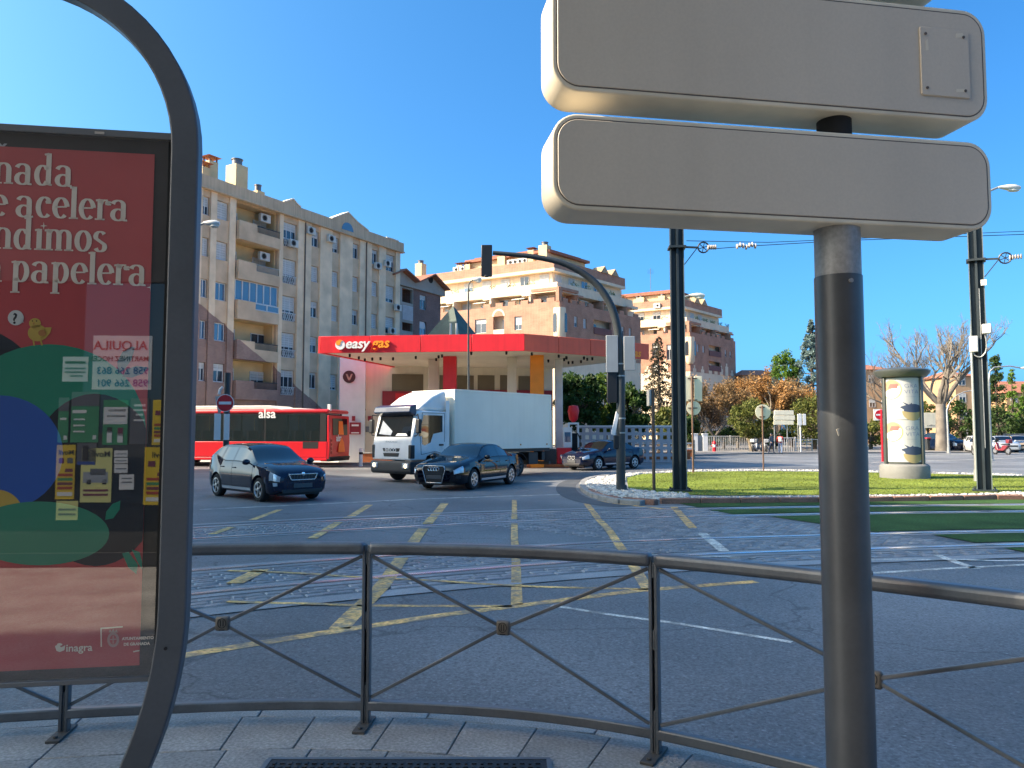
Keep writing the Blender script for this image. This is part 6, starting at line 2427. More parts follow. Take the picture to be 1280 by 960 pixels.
for s in (1, -1):
    b = MB(); b.box(1.12, 1.215, s * .66, s * .98, .50, .68)
    b.build('headlight', m_lamp, LO, bev=.02)
    b = MB(); b.lathe([(.075, 0), (.06, .012)], 14, (1.216, s * .84, .59), axis='x')
    b.build('lit_bulb', M('lit_lamp', (.9, .8, .6), .3, emit='#ffd9a0', es=2.2), LO)
    # side: window, door seam, mirror, step
    y = s * (cw + .004)
    pl = [(.62, 1.62), (.80, 1.62), (.56, 2.36), (-.36, 2.36), (-.36, 1.78), (.10, 1.70), (.22, 1.40), (.50, 1.30), (.62, 1.34)]
    b = MB(); b.prism(pl, (0, y, 0), (1, 0, 0), (0, 0, 1), (0, s * .006, 0)); b.build('side_window', m_cglass, LO, ang=0)
    b = MB()
    for p, q in (((.66, .98), (.70, 1.6)), ((.70, 1.6), (.62, 2.44)), ((.62, 2.44), (-.46, 2.44)), ((-.46, 2.44), (-.46, .98)), ((-.46, .98), (.0, 1.08)), ((.0, 1.08), (.66, .98))):
        b.bar((p[0], y, p[1]), (q[0], y, q[1]), .008, .014)
    b.build('door_seam', m_trim, LO, ang=0)
    b = MB(); b.box(-.40, -.2, y - .01, y + s * .03, 1.28, 1.34); b.build('door_handle', m_trim, LO, bev=.008)
    b = MB(); b.tube([(.86, s * 1.0, 2.35), (1.0, s * 1.22, 2.38), (1.0, s * 1.27, 2.2)], .022, 6); b.tube([(.95, s * 1.0, 1.62), (1.02, s * 1.22, 1.66), (1.0, s * 1.27, 1.75)], .022, 6)
    ma = b.build('mirror_arm', m_trim, LO)
    b = MB(); b.box(.93, 1.06, s * 1.16, s * 1.36, 1.72, 2.22); b.build('mirror', m_trim, ma, bev=.035)
b = MB(); b.prism([(-.70, 1.08), (-.70, 2.9), (-.52, 2.9), (-.52, 1.5), (-.3, 1.2)], (0, 1.041, 0), (1, 0, 0), (0, 0, 1), (0, .012, 0)); b.build('cab_fairing', m_tw, LO, ang=0)
b = MB(); b.prism([(-.70, 1.08), (-.70, 2.9), (-.52, 2.9), (-.52, 1.5), (-.3, 1.2)], (0, -1.041, 0), (1, 0, 0), (0, 0, 1), (0, -.012, 0)); b.build('cab_fairing', m_tw, LO, ang=0)
# cargo box with edge rails
bx0, bx1, bz0, bz1, bw = -6.6, -.86, 1.12, 3.33, 1.15
b = MB(); b.box(bx0, bx1, -bw, bw, bz0, bz1); cb = b.build('cargo_box', m_box, LO, bev=.02)
b = MB()
for s in (1, -1):
    for z in (bz0 + .03, bz1 - .03): b.box(bx0 - .005, bx1 + .005, s * (bw - .01), s * (bw + .014), z - .035, z + .035)
    for x in (bx0 + .04, bx1 - .04): b.box(x - .045, x + .045, s * (bw - .01), s * (bw + .016), bz0 + .066, bz1 - .066)
b.build('edge_rail', m_box, cb, bev=.006)
b = MB()
for x in (bx0 + .3, -4.6, -2.6, bx1 - .3): b.box(x - .03, x + .03, bw + .001, bw + .02, bz0 + .12, bz0 + .18)
b.build('marker_lamp', M('amber_lens', (.5, .2, .02), .3), cb, ang=0)
b = MB(); b.box(bx0 + .03, bx1 - .05, -.42, -.30, .62, .9); b.box(bx0 + .03, bx1 + .8, .30, .42, .62, .9); b.box(bx0, bx1, -1.08, 1.08, .98, 1.118)
b.box(-5.9, -5.3, .45, 1.0, .45, .95); b.box(-3.6, -2.4, .5, 1.0, .45, .95); b.box(-6.62, -6.5, -1.1, 1.1, .42, .55); b.box(-6.6, -6.5, .35, .45, .5, .8); b.box(-6.3, -6.1, .6, 1.05, .6, .97); b.box(-1.0, -.7, -1, 1, .5, 1.0)
b.build('chassis', m_trim, LO, bev=.015)
m_drim = M('dull_rim', (.09, .09, .09), .6, metal=.3)
for x, rr in ((0, .40), (-4.6, .40)):
    for s in (1, -1):
        wheel(LO, x, s * .92, rr, s > 0, 8, mt=m_drim)
        if x < -1: wheel(LO, x, s * .66, rr, s > 0, 8)
for s in (1, -1):
    b = MB()
    pts = [(-4.6 + .52 * math.cos(R(a)), 0, .42 + .52 * math.sin(R(a))) for a in range(20, 170, 15)]
    for p, q in zip(pts, pts[1:]): b.bar((p[0], s * .86, p[2]), (q[0], s * .86, q[2]), .44, .02)
    b.build('mudguard', m_trim, LO, ang=0)

# ---- red city bus
m_bred = M('bus_red', lin('#d01b26'), 0.35, var=0.05, vs=1, coat=.5)
m_bglas = glass_mat('bus_glass', (0.02, 0.03, 0.03), 0.5, 0.7)
hb = Vector((-.982, .19, 0)).normalized()
BUS = thing('city_bus', 'red city bus with a long dark window band behind the navy hatchback', 'bus', (-8.96, 39.75, ROAD), math.atan2(hb.y, hb.x))
BW, BL = 1.275, 12.0
b = MB()
b.box(.05, BL, -BW, BW, .34, .5)
b.box(.05, BL, BW - .06, BW, .5, 1.30); b.box(.05, BL, -BW, -BW + .06, .5, 1.30)
b.box(BL - .08, BL, -BW + .06, BW - .06, .5, 1.1)
b.build('lower_body', m_bred, BUS, bev=.03)
b = MB()
b.prism([(-.02, 2.72), (-.02, 2.84), (.05, 2.93), (BL, 2.93), (BL, 2.72)], (0, -BW, 0), (1, 0, 0), (0, 0, 1), (0, 2 * BW, 0))
b.build('roof', m_bred, BUS, bev=.08, seg=3)
b = MB(); b.prism([(2.6, 2.92), (3.3, 3.14), (11.9, 3.14), (11.95, 2.92)], (0, -1.12, 0), (1, 0, 0), (0, 0, 1), (0, 2.24, 0)); b.prism([(1.5, 2.92), (1.7, 3.0), (3.0, 3.0), (3.05, 2.92)], (0, -.9, 0), (1, 0, 0), (0, 0, 1), (0, 1.8, 0))
b.build('roof_unit', M('bus_cream', (.68, .64, .56), .5, var=.06), BUS, bev=.05)
for s in (1, -1):
    for x in (.42, 3.45, 6.2, 8.9, 11.6):
        b = MB(); b.box(x - .05, x + .05, s * (BW - .055), s * (BW - .015), 1.30, 2.72); b.build('window_pillar', m_trim, BUS, ang=0)
for s in (1, -1):
    for a, c in ((.48, 3.40), (3.5, 6.15), (6.25, 8.85), (8.95, 11.55)):
        b = MB(); b.box(a, c, s * (BW - .03), s * (BW - .004), 1.31, 2.71); b.build('side_window', m_bglas, BUS, ang=0)
b = MB(); b.box(.1, .40, BW - .06, BW - .008, 1.31, 2.71); b.box(.52, 1.35, BW - .002, BW + .006, .95, 1.29); b.build('engine_panel', m_trim, BUS)
# rear: red face with a window, vents, lamps and an orange figure
b = MB(); b.prism([(-.06, .42), (-.10, 1.25), (-.04, 2.62), (.08, 2.62), (.08, .42)], (0, -BW + .02, 0), (1, 0, 0), (0, 0, 1), (0, 2 * BW - .04, 0)); rear = b.build('rear_panel', m_bred, BUS, bev=.04)
b = MB(); b.prism([(-.9, 0), (.9, 0), (.9, .85), (-.9, .85)], (-.088, 0, 1.62), (0, 1, 0), (.045, 0, .999), (-.02, 0, 0)); b.build('rear_window', m_cglass, BUS, ang=0)
b = MB(); b.prism([(-.35, 0), (.5, 0), (.42, .42), (.12, .75), (-.2, .5)], (-.125, -.2, .75), (0, 1, 0), (0, 0, 1), (-.01, 0, 0)); b.prism([(-.3, 0), (.35, 0), (.3, .7), (-.2, .7)], (-.118, -.1, 1.64), (0, 1, 0), (.045, 0, .999), (-.006, 0, 0))
b.build('orange_print', M('bus_orange', lin('#ff7a1c'), .4), rear, ang=0)
fit_text('lettering', 'alsa', .7, m_lwhite, rear, (-.122, .55, 1.32), (0, -1, 0), (0, 0, 1), off=.03)
b = MB()
for z in (.75, .95, 1.15, 1.35): b.lathe([(.07, 0), (.06, .02)], 12, (-.13, BW - .16, z), axis='x')
b.build('rear_lamp', m_red_l, BUS)
b = MB(); b.prism([(-.08, .3), (-.14, .5), (.1, .62), (.4, .5), (.4, .3)], (0, -BW + .03, 0), (1, 0, 0), (0, 0, 1), (0, 2 * BW - .06, 0)); b.build('rear_bumper', m_trim, BUS, bev=.03)
b = MB(); b.box(-.02, .14, BW - .35, BW - .2, 2.83, 3.17); b.build('roof_marker', m_swhite, BUS, bev=.02)
# lettering, inside floor and seats
fit_text("lettering", "alsa", .95, m_lwhite, BUS, (3.80, BW + .004, 2.50), (-1, 0, 0), (0, 0, 1), off=.02)
b = MB(); b.box(.1, BL - .1, -BW + .07, BW - .07, .52, .85); b.build('floor', m_trim, BUS, ang=0)
sm_ = MB(); sm_.box(-.22, .22, -.45, .45, .85, 1.25); sm_.box(-.25, -.15, -.45, .45, 1.25, 1.85)
sme = sm_.mesh('seat', M('seat_cloth', (.08, .07, .09), .9), 0)
for k in range(11):
    for s in (1, -1): link('seat', sme, BUS, (1.2 + k * .86, s * .72, 0))
b = MB()
for x in (2.1, 4.6, 7.2, 9.6): b.cyl((x, .25, .85), (x, .25, 2.62), .02, n=6)
b.build('hand_pole', M('pole_yellow', (.5, .36, .05), .4), BUS)
for x in (2.9, 9.0):
    for s in (1, -1): wheel(BUS, x, s * 1.14, .46, s > 0, 8)

# ================================================================== STREET FURNITURE
m_mast = M('mast_paint', (0.022, 0.032, 0.036), 0.5, var=0.2, vs=2, bump=.05, bs=40)
m_flange = M('mast_flange', (0.12, 0.15, 0.15), 0.5, var=0.15, vs=2)
m_sigp = M('signal_post', (0.035, 0.042, 0.045), 0.5, var=0.2, vs=2, streak=.2)
m_back = M('sign_back_white', lin('#e6dfc6'), 0.5, var=0.06, vs=2, streak=.1)
m_brown = M('post_brown', (0.13, 0.075, 0.05), 0.6, var=0.2, vs=4)
m_galv = M('galvanised', (0.36, 0.37, 0.36), 0.45, metal=0.5, var=0.12, vs=5)
m_nored = M('sign_red', lin('#c01626'), 0.45, var=0.05)
m_nowht = M('sign_white', (0.75, 0.75, 0.74), 0.5, var=0.05)
m_black = M('signal_black', (0.012, 0.013, 0.015), 0.45, var=0.2)
m_lamphd = M('lamp_head', (0.62, 0.61, 0.57), 0.4, var=0.06)


def disc(mb, c, r, ax, ay, az, n=28, m=0):
    mb.prism([(r * math.cos(2 * PI * k / n), r * math.sin(2 * PI * k / n)) for k in range(n)], c, ax, ay, az, m)
    return mb


# ---- traffic light on a curved arm
TD = 21.6
tb = G(776, 613, 0)
TL = thing('traffic_light', 'traffic light on a dark pole curving out over the road, seen from behind', 'traffic light', (tb.x, TD, 0))
pxp = [(776, 613), (776, 560), (776, 500), (775.4, 455), (773.5, 425), (769.5, 400), (762, 379), (749, 359), (733, 344.5), (717, 335), (697, 327), (667, 321), (640, 318.2), (616, 316)]
P_ = [A(u, v, TD) for u, v in pxp]
P_ = [Vector((p.x - tb.x, 0, max(p.z, 0))) for p in P_]
P_[0].z = 0
rad = [.128, .125, .122, .12, .118, .115, .11, .104, .097, .09, .082, .073, .065, .06]
sp = catmull(P_, 4)
rr = []
for i in range(len(P_) - 1): rr += [rad[i] + (rad[i + 1] - rad[i]) * k / 4 for k in range(4)]
rr.append(rad[-1])
b = MB(); b.tube(sp, rr, 14); arm = b.build('pole_arm', m_sigp, TL)
b = MB(); b.lathe([(.2, 0), (.2, .03), (.15, .05), (.14, .16)], 16); b.build('base_plate', m_sigp, TL)
b = MB()
for v in (455, 470, 523, 541): z = A(776, v, TD).z; b.lathe([(.129, z - .02), (.129, z + .02)], 16)
b.build('clamp', m_galv, TL)


def tl(u, v): q = A(u, v, TD); return Vector((q.x - tb.x, 0, q.z))


a, c = tl(601.5, 346), tl(615.2, 306)
b = MB(); b.box(a.x, c.x, -.02, .04, a.z, c.z); hd = b.build('backing_board', m_black, TL, bev=.02)
b = MB()
for k in range(3): b.box(a.x + .05, c.x - .05, .04, .22, a.z + .08 + k * .27, a.z + .3 + k * .27)
b.box(a.x + .1, c.x - .1, -.05, .0, a.z - .02, a.z + .05)
b.build('lamp_housing', m_black, hd, bev=.02)
for (u0, v0, u1, v1) in ((757, 466, 771.5, 420), (779, 463.5, 792.5, 421)):
    a, c = tl(u0, v0), tl(u1, v1)
    b = MB(); b.box(a.x, c.x, -.16, -.12, a.z, c.z); b.build('sign_plate', m_galv if False else M('plate_white', (.33, .35, .36), .5, var=.08, streak=.12), TL, bev=.012)
a, c = tl(758.5, 503.5), tl(771, 464.5)
b = MB(); b.box(a.x, c.x, -.12, -.02, a.z, c.z); hs2 = b.build('signal_head', m_black, TL, bev=.02)
a, c = tl(764, 543), tl(770.5, 514)
b = MB(); b.prism([(a.x - .02, a.z), (a.x + .1, a.z - .03), (c.x + .06, c.z - .1), (c.x - .02, c.z)], (0, -.1, 0), (1, 0, 0), (0, 0, 1), (0, .05, 0)); b.build('tilted_plate', m_nowht, TL, bev=.01)
b = MB(); b.box(tl(767, 560).x, tl(772, 545).x + .03, -.1, .05, tl(767, 561).z, tl(767, 544).z); b.build('push_button', m_black, TL, bev=.02)

# ---- slim post with an edge-on plate
q = G(817.5, 613, 0)
SP = thing('sign_post', 'slim dark post with a narrow plate seen edge-on between the signal and the tram mast', 'sign post', (q.x, q.y, 0))
z1 = A(817.5, 486, q.y).z
b = MB(); b.tube([(0, 0, 0), (0, 0, z1)], .045, 10); b.build('post', m_brown, SP)
b = MB(); b.box(-.1, -.05, -.05, .45, A(817, 507, q.y).z, z1 - .02); b.build('plate', m_galv, SP, bev=.01)

# ---- tram masts
MH = 8.9


def tram_mast(label, u, lit, web):
    q = G(u, 613.5, 0)
    T = thing('tram_mast', label, 'tram mast', (q.x, q.y, 0), -math.atan2(q.x, q.y) * (1 if web else .4), 'catenary masts of the tram line')
    b = MB(); b.box(-.03, .03, -.15, .15, .04, MH); b.build('web', m_mast, T)
    for s in (1, -1):
        b = MB(); b.box(s * .165, s * .19, -.12, .12, .04, MH); b.build('flange', m_flange if (s > 0 or web) else m_mast, T)  # left mast: lit right edge painted in by a paler flange colour
    b = MB(); b.box(-.164, .164, -.012, .012, .04, MH); b.build('web_plate', m_mast, T)
    b = MB(); b.box(-.3, .3, -.26, .26, -.02, .04)
    for x in (-.24, .24):
        for y in (-.2, .2): b.cyl((x, y, .04), (x, y, .1), .03, n=6)
    b.build('base_plate', m_mast, T)
    return T, q


MA, qa = tram_mast('dark tram mast rising behind the left part of the cream direction sign', 850, True, False)
MBt, qb = tram_mast('tram mast with pale flanges and a small white box near the right edge', 1231, True, True)


def at_rot(T, p): return Matrix.Rotation(-T.rotation_euler.z, 3, 'Z') @ p


def mz(q, v): return A(640, v, q.y).z


def at_m(q, u, v):
    p = A(u, v, q.y)
    l = at_rot(MA if q is qa else MBt, Vector((p.x - q.x, 0, p.z)))
    return Vector((l.x, 0, l.z))


for T, q, pu, iu, w0 in ((MA, qa, 878, (884, 893), 861), (MBt, qb, 1256, (1262, 1275), 1241)):
    vv = 310 if T is MA else 326
    b = MB(); z = mz(q, vv)
    b.box(-.24, .24, -.22, .22, z - .03, z + .03)
    b.bar((.2, -.1, z), at_m(q, pu - 7, vv + 1) + Vector((0, -.1, 0)), .05, .05)
    b.bar((.2, -.1, z - .5), at_m(q, pu - 8, vv + 2) + Vector((0, -.1, 0)), .025, .025)
    b.build('bracket', m_mast, T)
    c = at_m(q, pu, vv + 1) + Vector((0, -.1, 0))
    b = MB()
    b.tube([c + Vector((.15 * math.cos(2 * PI * k / 16), 0, .15 * math.sin(2 * PI * k / 16))) for k in range(17)], .022, 6)
    for k in range(3):
        a = PI * k / 3 + .3
        b.bar(c - Vector((math.cos(a), 0, math.sin(a))) * .14, c + Vector((math.cos(a), 0, math.sin(a))) * .14, .02, .02)
    b.build('tension_wheel', m_black, T)
    b = MB(); a0, a1 = at_m(q, iu[0], vv + 1) + Vector((0, -.1, 0)), at_m(q, iu[1], vv + 1) + Vector((0, -.1, 0))
    for k in range(5):
        p = a0.lerp(a1, k / 4); b.ball(p, .03, .075, .075, 8, 5)
    b.bar(a0, a1, .03, .03)
    b.build('insulator', M('insulator', (.4, .36, .33), .35, var=.2), T)
# boxes on the right mast
for (u0, v0, u1, v1, nm) in ((1212, 441, 1222.5, 421, 'equipment_box'), (1227.5, 419, 1239, 407, 'detector')):
    a, c = at_m(qb, u0, v0), at_m(qb, u1, v1)
    b = MB(); b.box(a.x, c.x, -.32, -.175, a.z, c.z); b.build(nm, m_lamphd, MBt, bev=.025)
b = MB(); b.tube(catmull([at_m(qb, u, v) + Vector((0, -.22, 0)) for u, v in ((1231, 419), (1233, 430), (1232, 441), (1226, 447), (1219, 445), (1217, 441))], 5), .018, 6); b.build('cable', m_galv, MBt)
a = at_m(qb, 1228, 356)
b = MB(); b.box(a.x - .04, a.x + .1, -.19, -.173, a.z - .06, a.z + .1); b.build('number_tag', m_nowht, MBt)
b = MB(); b.box(.04, .06, -.19, -.172, mz(qb, 560), mz(qb, 362)); b.build('conduit', m_galv, MBt)
# overhead wires
for lab, pts in (('overhead tram wire running from the left mast across the view', ((893, 311, 21.5), (930, 308, 21.5), (1060, 300.5, 21.6), (1280, 293, 21.8), (1420, 288, 22))), ('second overhead wire just above the tension wheels', ((858, 301, 21.5), (960, 303, 24), (1280, 289, 26), (1420, 283, 27)))):
    w = MB(); w.tube([A(u, v, D) for u, v, D in pts], .011, 5)
    wo = w.build('tram_wire', m_black); tag(wo, lab, 'cable')
IC = thing('wire_insulator', 'pair of pale insulators hanging on the overhead wire right of the left mast', 'insulator', A(933, 308, 21.5))
b = MB()
for k in range(7): b.ball((-.26 + k * .085, 0, (0, .04, .02, -.02, .03, .05, .01)[k]), .035, .08, .08, 8, 5)
b.build('insulator', M('insulator', (.4, .36, .33), .35, var=.2), IC)

# ---- advertising column on the lawn
cb_ = G(1131, 597, 0)
CL = thing('advertising_column', 'round advertising column with a white and yellow poster standing on the lawn', 'advertising column', (cb_.x, cb_.y, 0))
k_ = cb_.y / 960
r0 = 57 * k_ / 2
zt_ = A(1131, 462, cb_.y).z
zr_ = A(1131, 597 - 21, cb_.y).z
b = MB(); b.lathe([(r0, -.02), (r0, .42), (r0 * .97, .46), (r0 * .9, .50)], 36); b.build('plinth', M('column_plinth', (.19, .19, .18), .75, var=.12, vs=2, fine=.15, fs=40), CL)
m_cgrey = M('column_grey', (0.085, 0.095, 0.09), 0.4, metal=.3, var=.1)
b = MB(); b.lathe([(r0 * .80, zt_ - .32), (r0 * .98, zt_ - .28), (r0 * 1.12, zt_ - .12), (r0 * 1.12, zt_ - .05), (r0 * 1.0, zt_), (r0 * .5, zt_ + .06), (.02, zt_ + .07)], 40); b.build('cap', m_cgrey, CL)
pr_ = r0 * .80
b = MB(); b.lathe([(pr_ - .02, .48), (pr_ - .02, zt_ - .3)], 48); b.build('drum', m_cgrey, CL)


def cyl_patch(nm, a0, a1, z0, z1, r, mt, parent, n=24):
    b = MB()
    vs = []
    for k in range(n + 1):
        a = R(a0 + (a1 - a0) * k / n)
        for z in (z0, z1): vs.append((r * math.sin(a), -r * math.cos(a), z))
    b.add(vs, [(2 * k, 2 * k + 2, 2 * k + 3, 2 * k + 1) for k in range(n)])
    return b.build(nm, mt, parent, ang=60)


m_ppaper = M('column_paper', (.50, .50, .49), .6, var=.06, fine=.02)
face = -27
for a in (face - 58, face + 62, face + 180):
    aa = R(a)
    b = MB(); b.bar((pr_ * 1.03 * math.sin(aa), -pr_ * 1.03 * math.cos(aa), .48), (pr_ * 1.03 * math.sin(aa), -pr_ * 1.03 * math.cos(aa), zt_ - .28), .14, .1, up=Vector((math.sin(aa), -math.cos(aa), 0)))
    b.build('rib', m_cgrey, CL, bev=.02)
z0_, z1_ = .58, zt_ - .34
zm = (z0_ + z1_) / 2


def wrap(ob, r, a_mid):
    """bend flat lettering (x, z in the local xy of the mesh) round the drum"""
    import bmesh
    bm = bmesh.new()
    bm.from_mesh(ob.data)
    for k in range(-24, 25):
        bmesh.ops.bisect_plane(bm, geom=bm.verts[:] + bm.edges[:] + bm.faces[:], plane_co=(k * .04, 0, 0), plane_no=(1, 0, 0))
    bm.to_mesh(ob.data)
    bm.free()
    for v in ob.data.vertices:
        x, y = v.co.x, v.co.y
        a = R(a_mid) + x / r
        v.co = Vector((r * math.sin(a), -r * math.cos(a), y))


for i, (za, zb_) in enumerate(((zm + .01, z1_), (z0_, zm - .01))):
    ps = cyl_patch('poster', face - 55, face + 58, za, zb_, pr_ - .012, m_ppaper, CL)
    h = zb_ - za

    def wshape(nm, poly, mt, r):
        bb = MB(); bb.add([(p[0], p[1], 0) for p in poly], [tuple(range(len(poly)))])
        o = bb.build(nm, mt, ps, ang=0)
        wrap(o, r, face)
    for nm, poly, c, rr_ in (('orange_ring', ell(-.36, za + h * .72, .36, .36, 28), '#b8a678', .010), ('ring_field', ell(-.36, za + h * .72, .315, .315, 28), '#f0eee6', .0095), ('orange_print', [(-.36 + .3 * math.cos(R(q)), za + h * .74 + .3 * math.sin(R(q))) for q in range(20, 205, 12)], '#b08a6c', .009),
                            ('red_print', [(-.5, za + h * .75), (-.15, za + h * .75), (-.12, za + h * .85), (-.4, za + h * .86)], '#a8605a', .0085),
                            ('bowl_print', [(.34 + .36 * math.cos(R(q)), za + h * .2 + .34 * math.sin(R(q))) for q in range(180, 361, 12)], '#a8986c', .009),
                            ('olive_print', [(.36 + .40 * math.cos(R(q)) * (1 + .15 * math.sin(R(q * 5))), za + h * .27 + .15 * math.sin(R(q))) for q in range(0, 360, 10)], '#3c4860', .0085), ('sprig_print', [(.0, za + h * .42), (.12, za + h * .34), (.34, za + h * .31), (.2, za + h * .36)], '#3c4860', .008), ('sprig_print', [(.2, za + h * .46), (.24, za + h * .36), (.3, za + h * .4), (.34, za + h * .34), (.26, za + h * .33)], '#3c4860', .0078)):
        wshape(nm, poly, M('pp_' + c, lin(c), .6, var=.1), pr_ - rr_)
    for s_, dz, sz in (('GRA', .76, .20), ('VITA', .62, .20)):
        me = text_mesh(s_, sz, off=-.004, sx=1.25)
        me.materials.clear(); me.materials.append(M('pp_navy', lin('#5a6a92') if s_ == 'GRA' else lin('#a86a74'), .6))
        for v in me.vertices: v.co.x += .06; v.co.y += za + h * dz
        o = link('lettering', me, ps)
        wrap(o, pr_ - .006, face)
    wshape('small_print', [(.1, za + h * .54), (.5, za + h * .54), (.5, za + h * .55), (.1, za + h * .55)], M('pp_grey', (.4, .42, .46), .6), pr_ - .008)


# ---- signs
def post(T, h, r=.035, mt=None, nm='post'):
    b = MB(); b.tube([(0, 0, -.02), (0, 0, h)], r, 10)
    return b.build(nm, mt or m_galv, T)


def back_disc(parent, c, r, nm='sign_disc', mt=None):
    b = MB(); disc(b, c, r, (1, 0, 0), (0, 0, 1), (0, .03, 0)); return b.build(nm, mt or m_back, parent)


def no_entry(parent, c, r, yo=0):
    b = MB(); disc(b, (c[0], c[1], c[2]), r, (1, 0, 0), (0, 0, 1), (0, .02, 0)); d = b.build('sign_disc', m_nowht, parent)
    b = MB(); disc(b, (c[0], c[1] - .004, c[2]), r * .93, (1, 0, 0), (0, 0, 1), (0, .003, 0)); b.build('red_field', m_nored, d, ang=0)
    b = MB(); b.box(c[0] - r * .7, c[0] + r * .7, c[1] - .008, c[1] - .0045, c[2] - r * .16, c[2] + r * .16); b.build('white_bar', m_nowht, d, ang=0)


# no-entry sign in front of the bus
D_ = 27.0
p = A(283, 540, D_)
NE = thing('no_entry_sign', 'red no entry sign on a stout grey post in front of the bus', 'road sign', (p.x, D_, ROAD))
L_ = lambda u, v: Vector((A(u, v, D_).x - p.x, 0, A(u, v, D_).z - ROAD))
post(NE, L_(283, 466).z, .105, m_sigp)
c = L_(283.5, 504); no_entry(NE, (c.x, -.16, c.z), .31)
b = MB(); c = L_(274, 505); b.prism([(-.13, .26), (.12, .30), (.16, -.05), (.05, -.32), (-.02, -.3)], (c.x, -.06, c.z), (1, 0, 0), (0, 0, 1), (0, .06, 0)); b.build('triangle_plate', m_galv, NE)
for u0, u1, v0, v1 in ((268.7, 277.6, 517, 550), (281, 288.4, 517.5, 550)):
    a, e = L_(u0, v1), L_(u1, v0)
    b = MB(); b.box(a.x, e.x, -.12, -.08, a.z, e.z); b.build('plate', m_swhite, NE, bev=.01)
b = MB(); c = L_(274, 493); b.tube([c + Vector((0, 0, .0)), c + Vector((.02, 0, .16)), c + Vector((.12, 0, .26))], .05, 6); b.build('small_camera', m_swhite, NE)

D_ = 31.2
p = G(866.6, 590.8, 0)
D_ = p.y
S2 = thing('road_sign', 'two tall cream plates over a disc on a brown post beside the dark mast', 'road sign', (p.x, p.y, 0))
L_ = lambda u, v: Vector((A(u, v, D_).x - p.x, 0, A(u, v, D_).z))
post(S2, L_(866, 470).z, .04, m_brown)
for u0, u1 in ((857.3, 865.3), (868.6, 877.8)):
    a, e = L_(u0, 501.5), L_(u1, 470)
    b = MB(); b.box(a.x, e.x, .05, .09, a.z, e.z); b.build('plate', m_back, S2, bev=.01)
c = L_(867.5, 510); back_disc(S2, (c.x, .05, c.z), .29)
for v in (473, 500, 510):
    z = L_(866, v).z; b = MB(); b.box(-.16, .22, .03, .049, z - .02, z + .02); b.build('clamp', m_brown, S2)

p = G(954.5, 587.8, 0); D_ = p.y
S3 = thing('road_sign', 'single round sign seen from behind on a thin brown post at the lawn edge', 'road sign', (p.x, p.y, 0))
L_ = lambda u, v: Vector((A(u, v, D_).x - p.x, 0, A(u, v, D_).z))
post(S3, L_(954, 507).z, .035, m_brown)
c = L_(954.3, 515); back_disc(S3, (c.x, .045, c.z), .335)
b = MB()
for v in (509, 521): z = L_(954, v).z; b.box(-.12, .12, .03, .044, z - .025, z + .025)
b.build('clamp', m_brown, S3)

D_ = 68
p = A(980, 560, D_)
S4 = thing('road_sign', 'three stacked cream direction boards on two posts seen from behind near the riders', 'road sign', (p.x, D_, ROAD))
L_ = lambda u, v: Vector((A(u, v, D_).x - p.x, 0, A(u, v, D_).z - ROAD))
for (u0, u1, v0, v1) in ((968, 992, 513, 518.7), (967, 993.5, 519.3, 525), (967, 992, 525.6, 531)):
    a, e = L_(u0, v1), L_(u1, v0)
    b = MB(); b.box(a.x, e.x, -.04, .04, a.z, e.z); b.build('board', m_back, S4, bev=.02)
for u in (968.5, 984.5):
    b = MB(); x = L_(u, 540).x; b.tube([(x, .1, 0), (x, .1, L_(u, 514).z)], .05, 8); b.build('post', m_galv, S4)
D_ = 67
p = A(1001, 565, D_)
S5 = thing('road_sign', 'narrow pair of grey-white plates on a pale post right of the stacked boards', 'road sign', (p.x, D_, ROAD))
L_ = lambda u, v: Vector((A(u, v, D_).x - p.x, 0, A(u, v, D_).z - ROAD))
post(S5, L_(1001, 517).z, .06, m_swhite)
b = MB(); x = L_(997.5, 540).x; b.tube([(x, .0, 0), (x, .0, L_(997, 530).z)], .04, 8); b.build('post', m_galv, S5)
for (u0, u1) in ((996.5, 1001.6), (1003, 1006.8)):
    a, e = L_(u0, 531.5), L_(u1, 517.5)
    b = MB(); b.box(a.x, e.x, -.12, -.07, a.z, e.z); b.build('plate', m_swhite, S5, bev=.02)

p = G(1103.5, 577, ROAD); D_ = p.y
S6 = thing('no_entry_sign', 'red no entry sign on a red post half hidden by the advertising column', 'road sign', (p.x, p.y, ROAD))
L_ = lambda u, v: Vector((A(u, v, D_).x - p.x, 0, A(u, v, D_).z - ROAD))
b = MB(); b.tube([(0, 0, 0), (0, 0, L_(1103, 512).z)], .07, 8); b.build('post', m_nored, S6)
c = L_(1099.5, 518.5); b = MB(); b.box(c.x - .34, c.x + .34, .04, .07, c.z - .34, c.z + .34); b.build('square_backing', m_nowht, S6)
no_entry(S6, (c.x, .0, c.z), .30)

D_ = 75
p = A(1166, 560, D_)
HB = thing('hoarding', 'cream hoarding with dark scrawl on posts left of the plane tree trunk', 'hoarding', (p.x, D_, ROAD))
L_ = lambda u, v: Vector((A(u, v, D_).x - p.x, 0, A(u, v, D_).z - ROAD))
a, e = L_(1155, 535), L_(1176.5, 516)
b = MB(); b.box(a.x, e.x, -.05, .05, a.z, e.z); bd = b.build('board', m_back, HB, bev=.02)
b = MB()
random.seed(7)
for k in range(9):
    x = a.x + .35 + k * .13
    b.bar((x, -.055, a.z + .18), (x + random.uniform(-.05, .12), -.055, a.z + random.uniform(.25, .42)), .012, .05)
b.build('scrawl', M('scrawl_ink', (.14, .1, .08), .7), bd, ang=0)
for u in (1157, 1174):
    x = L_(u, 540).x; b = MB(); b.box(x - .06, x + .06, .06, .16, 0, e.z); b.build('post', m_galv, HB)
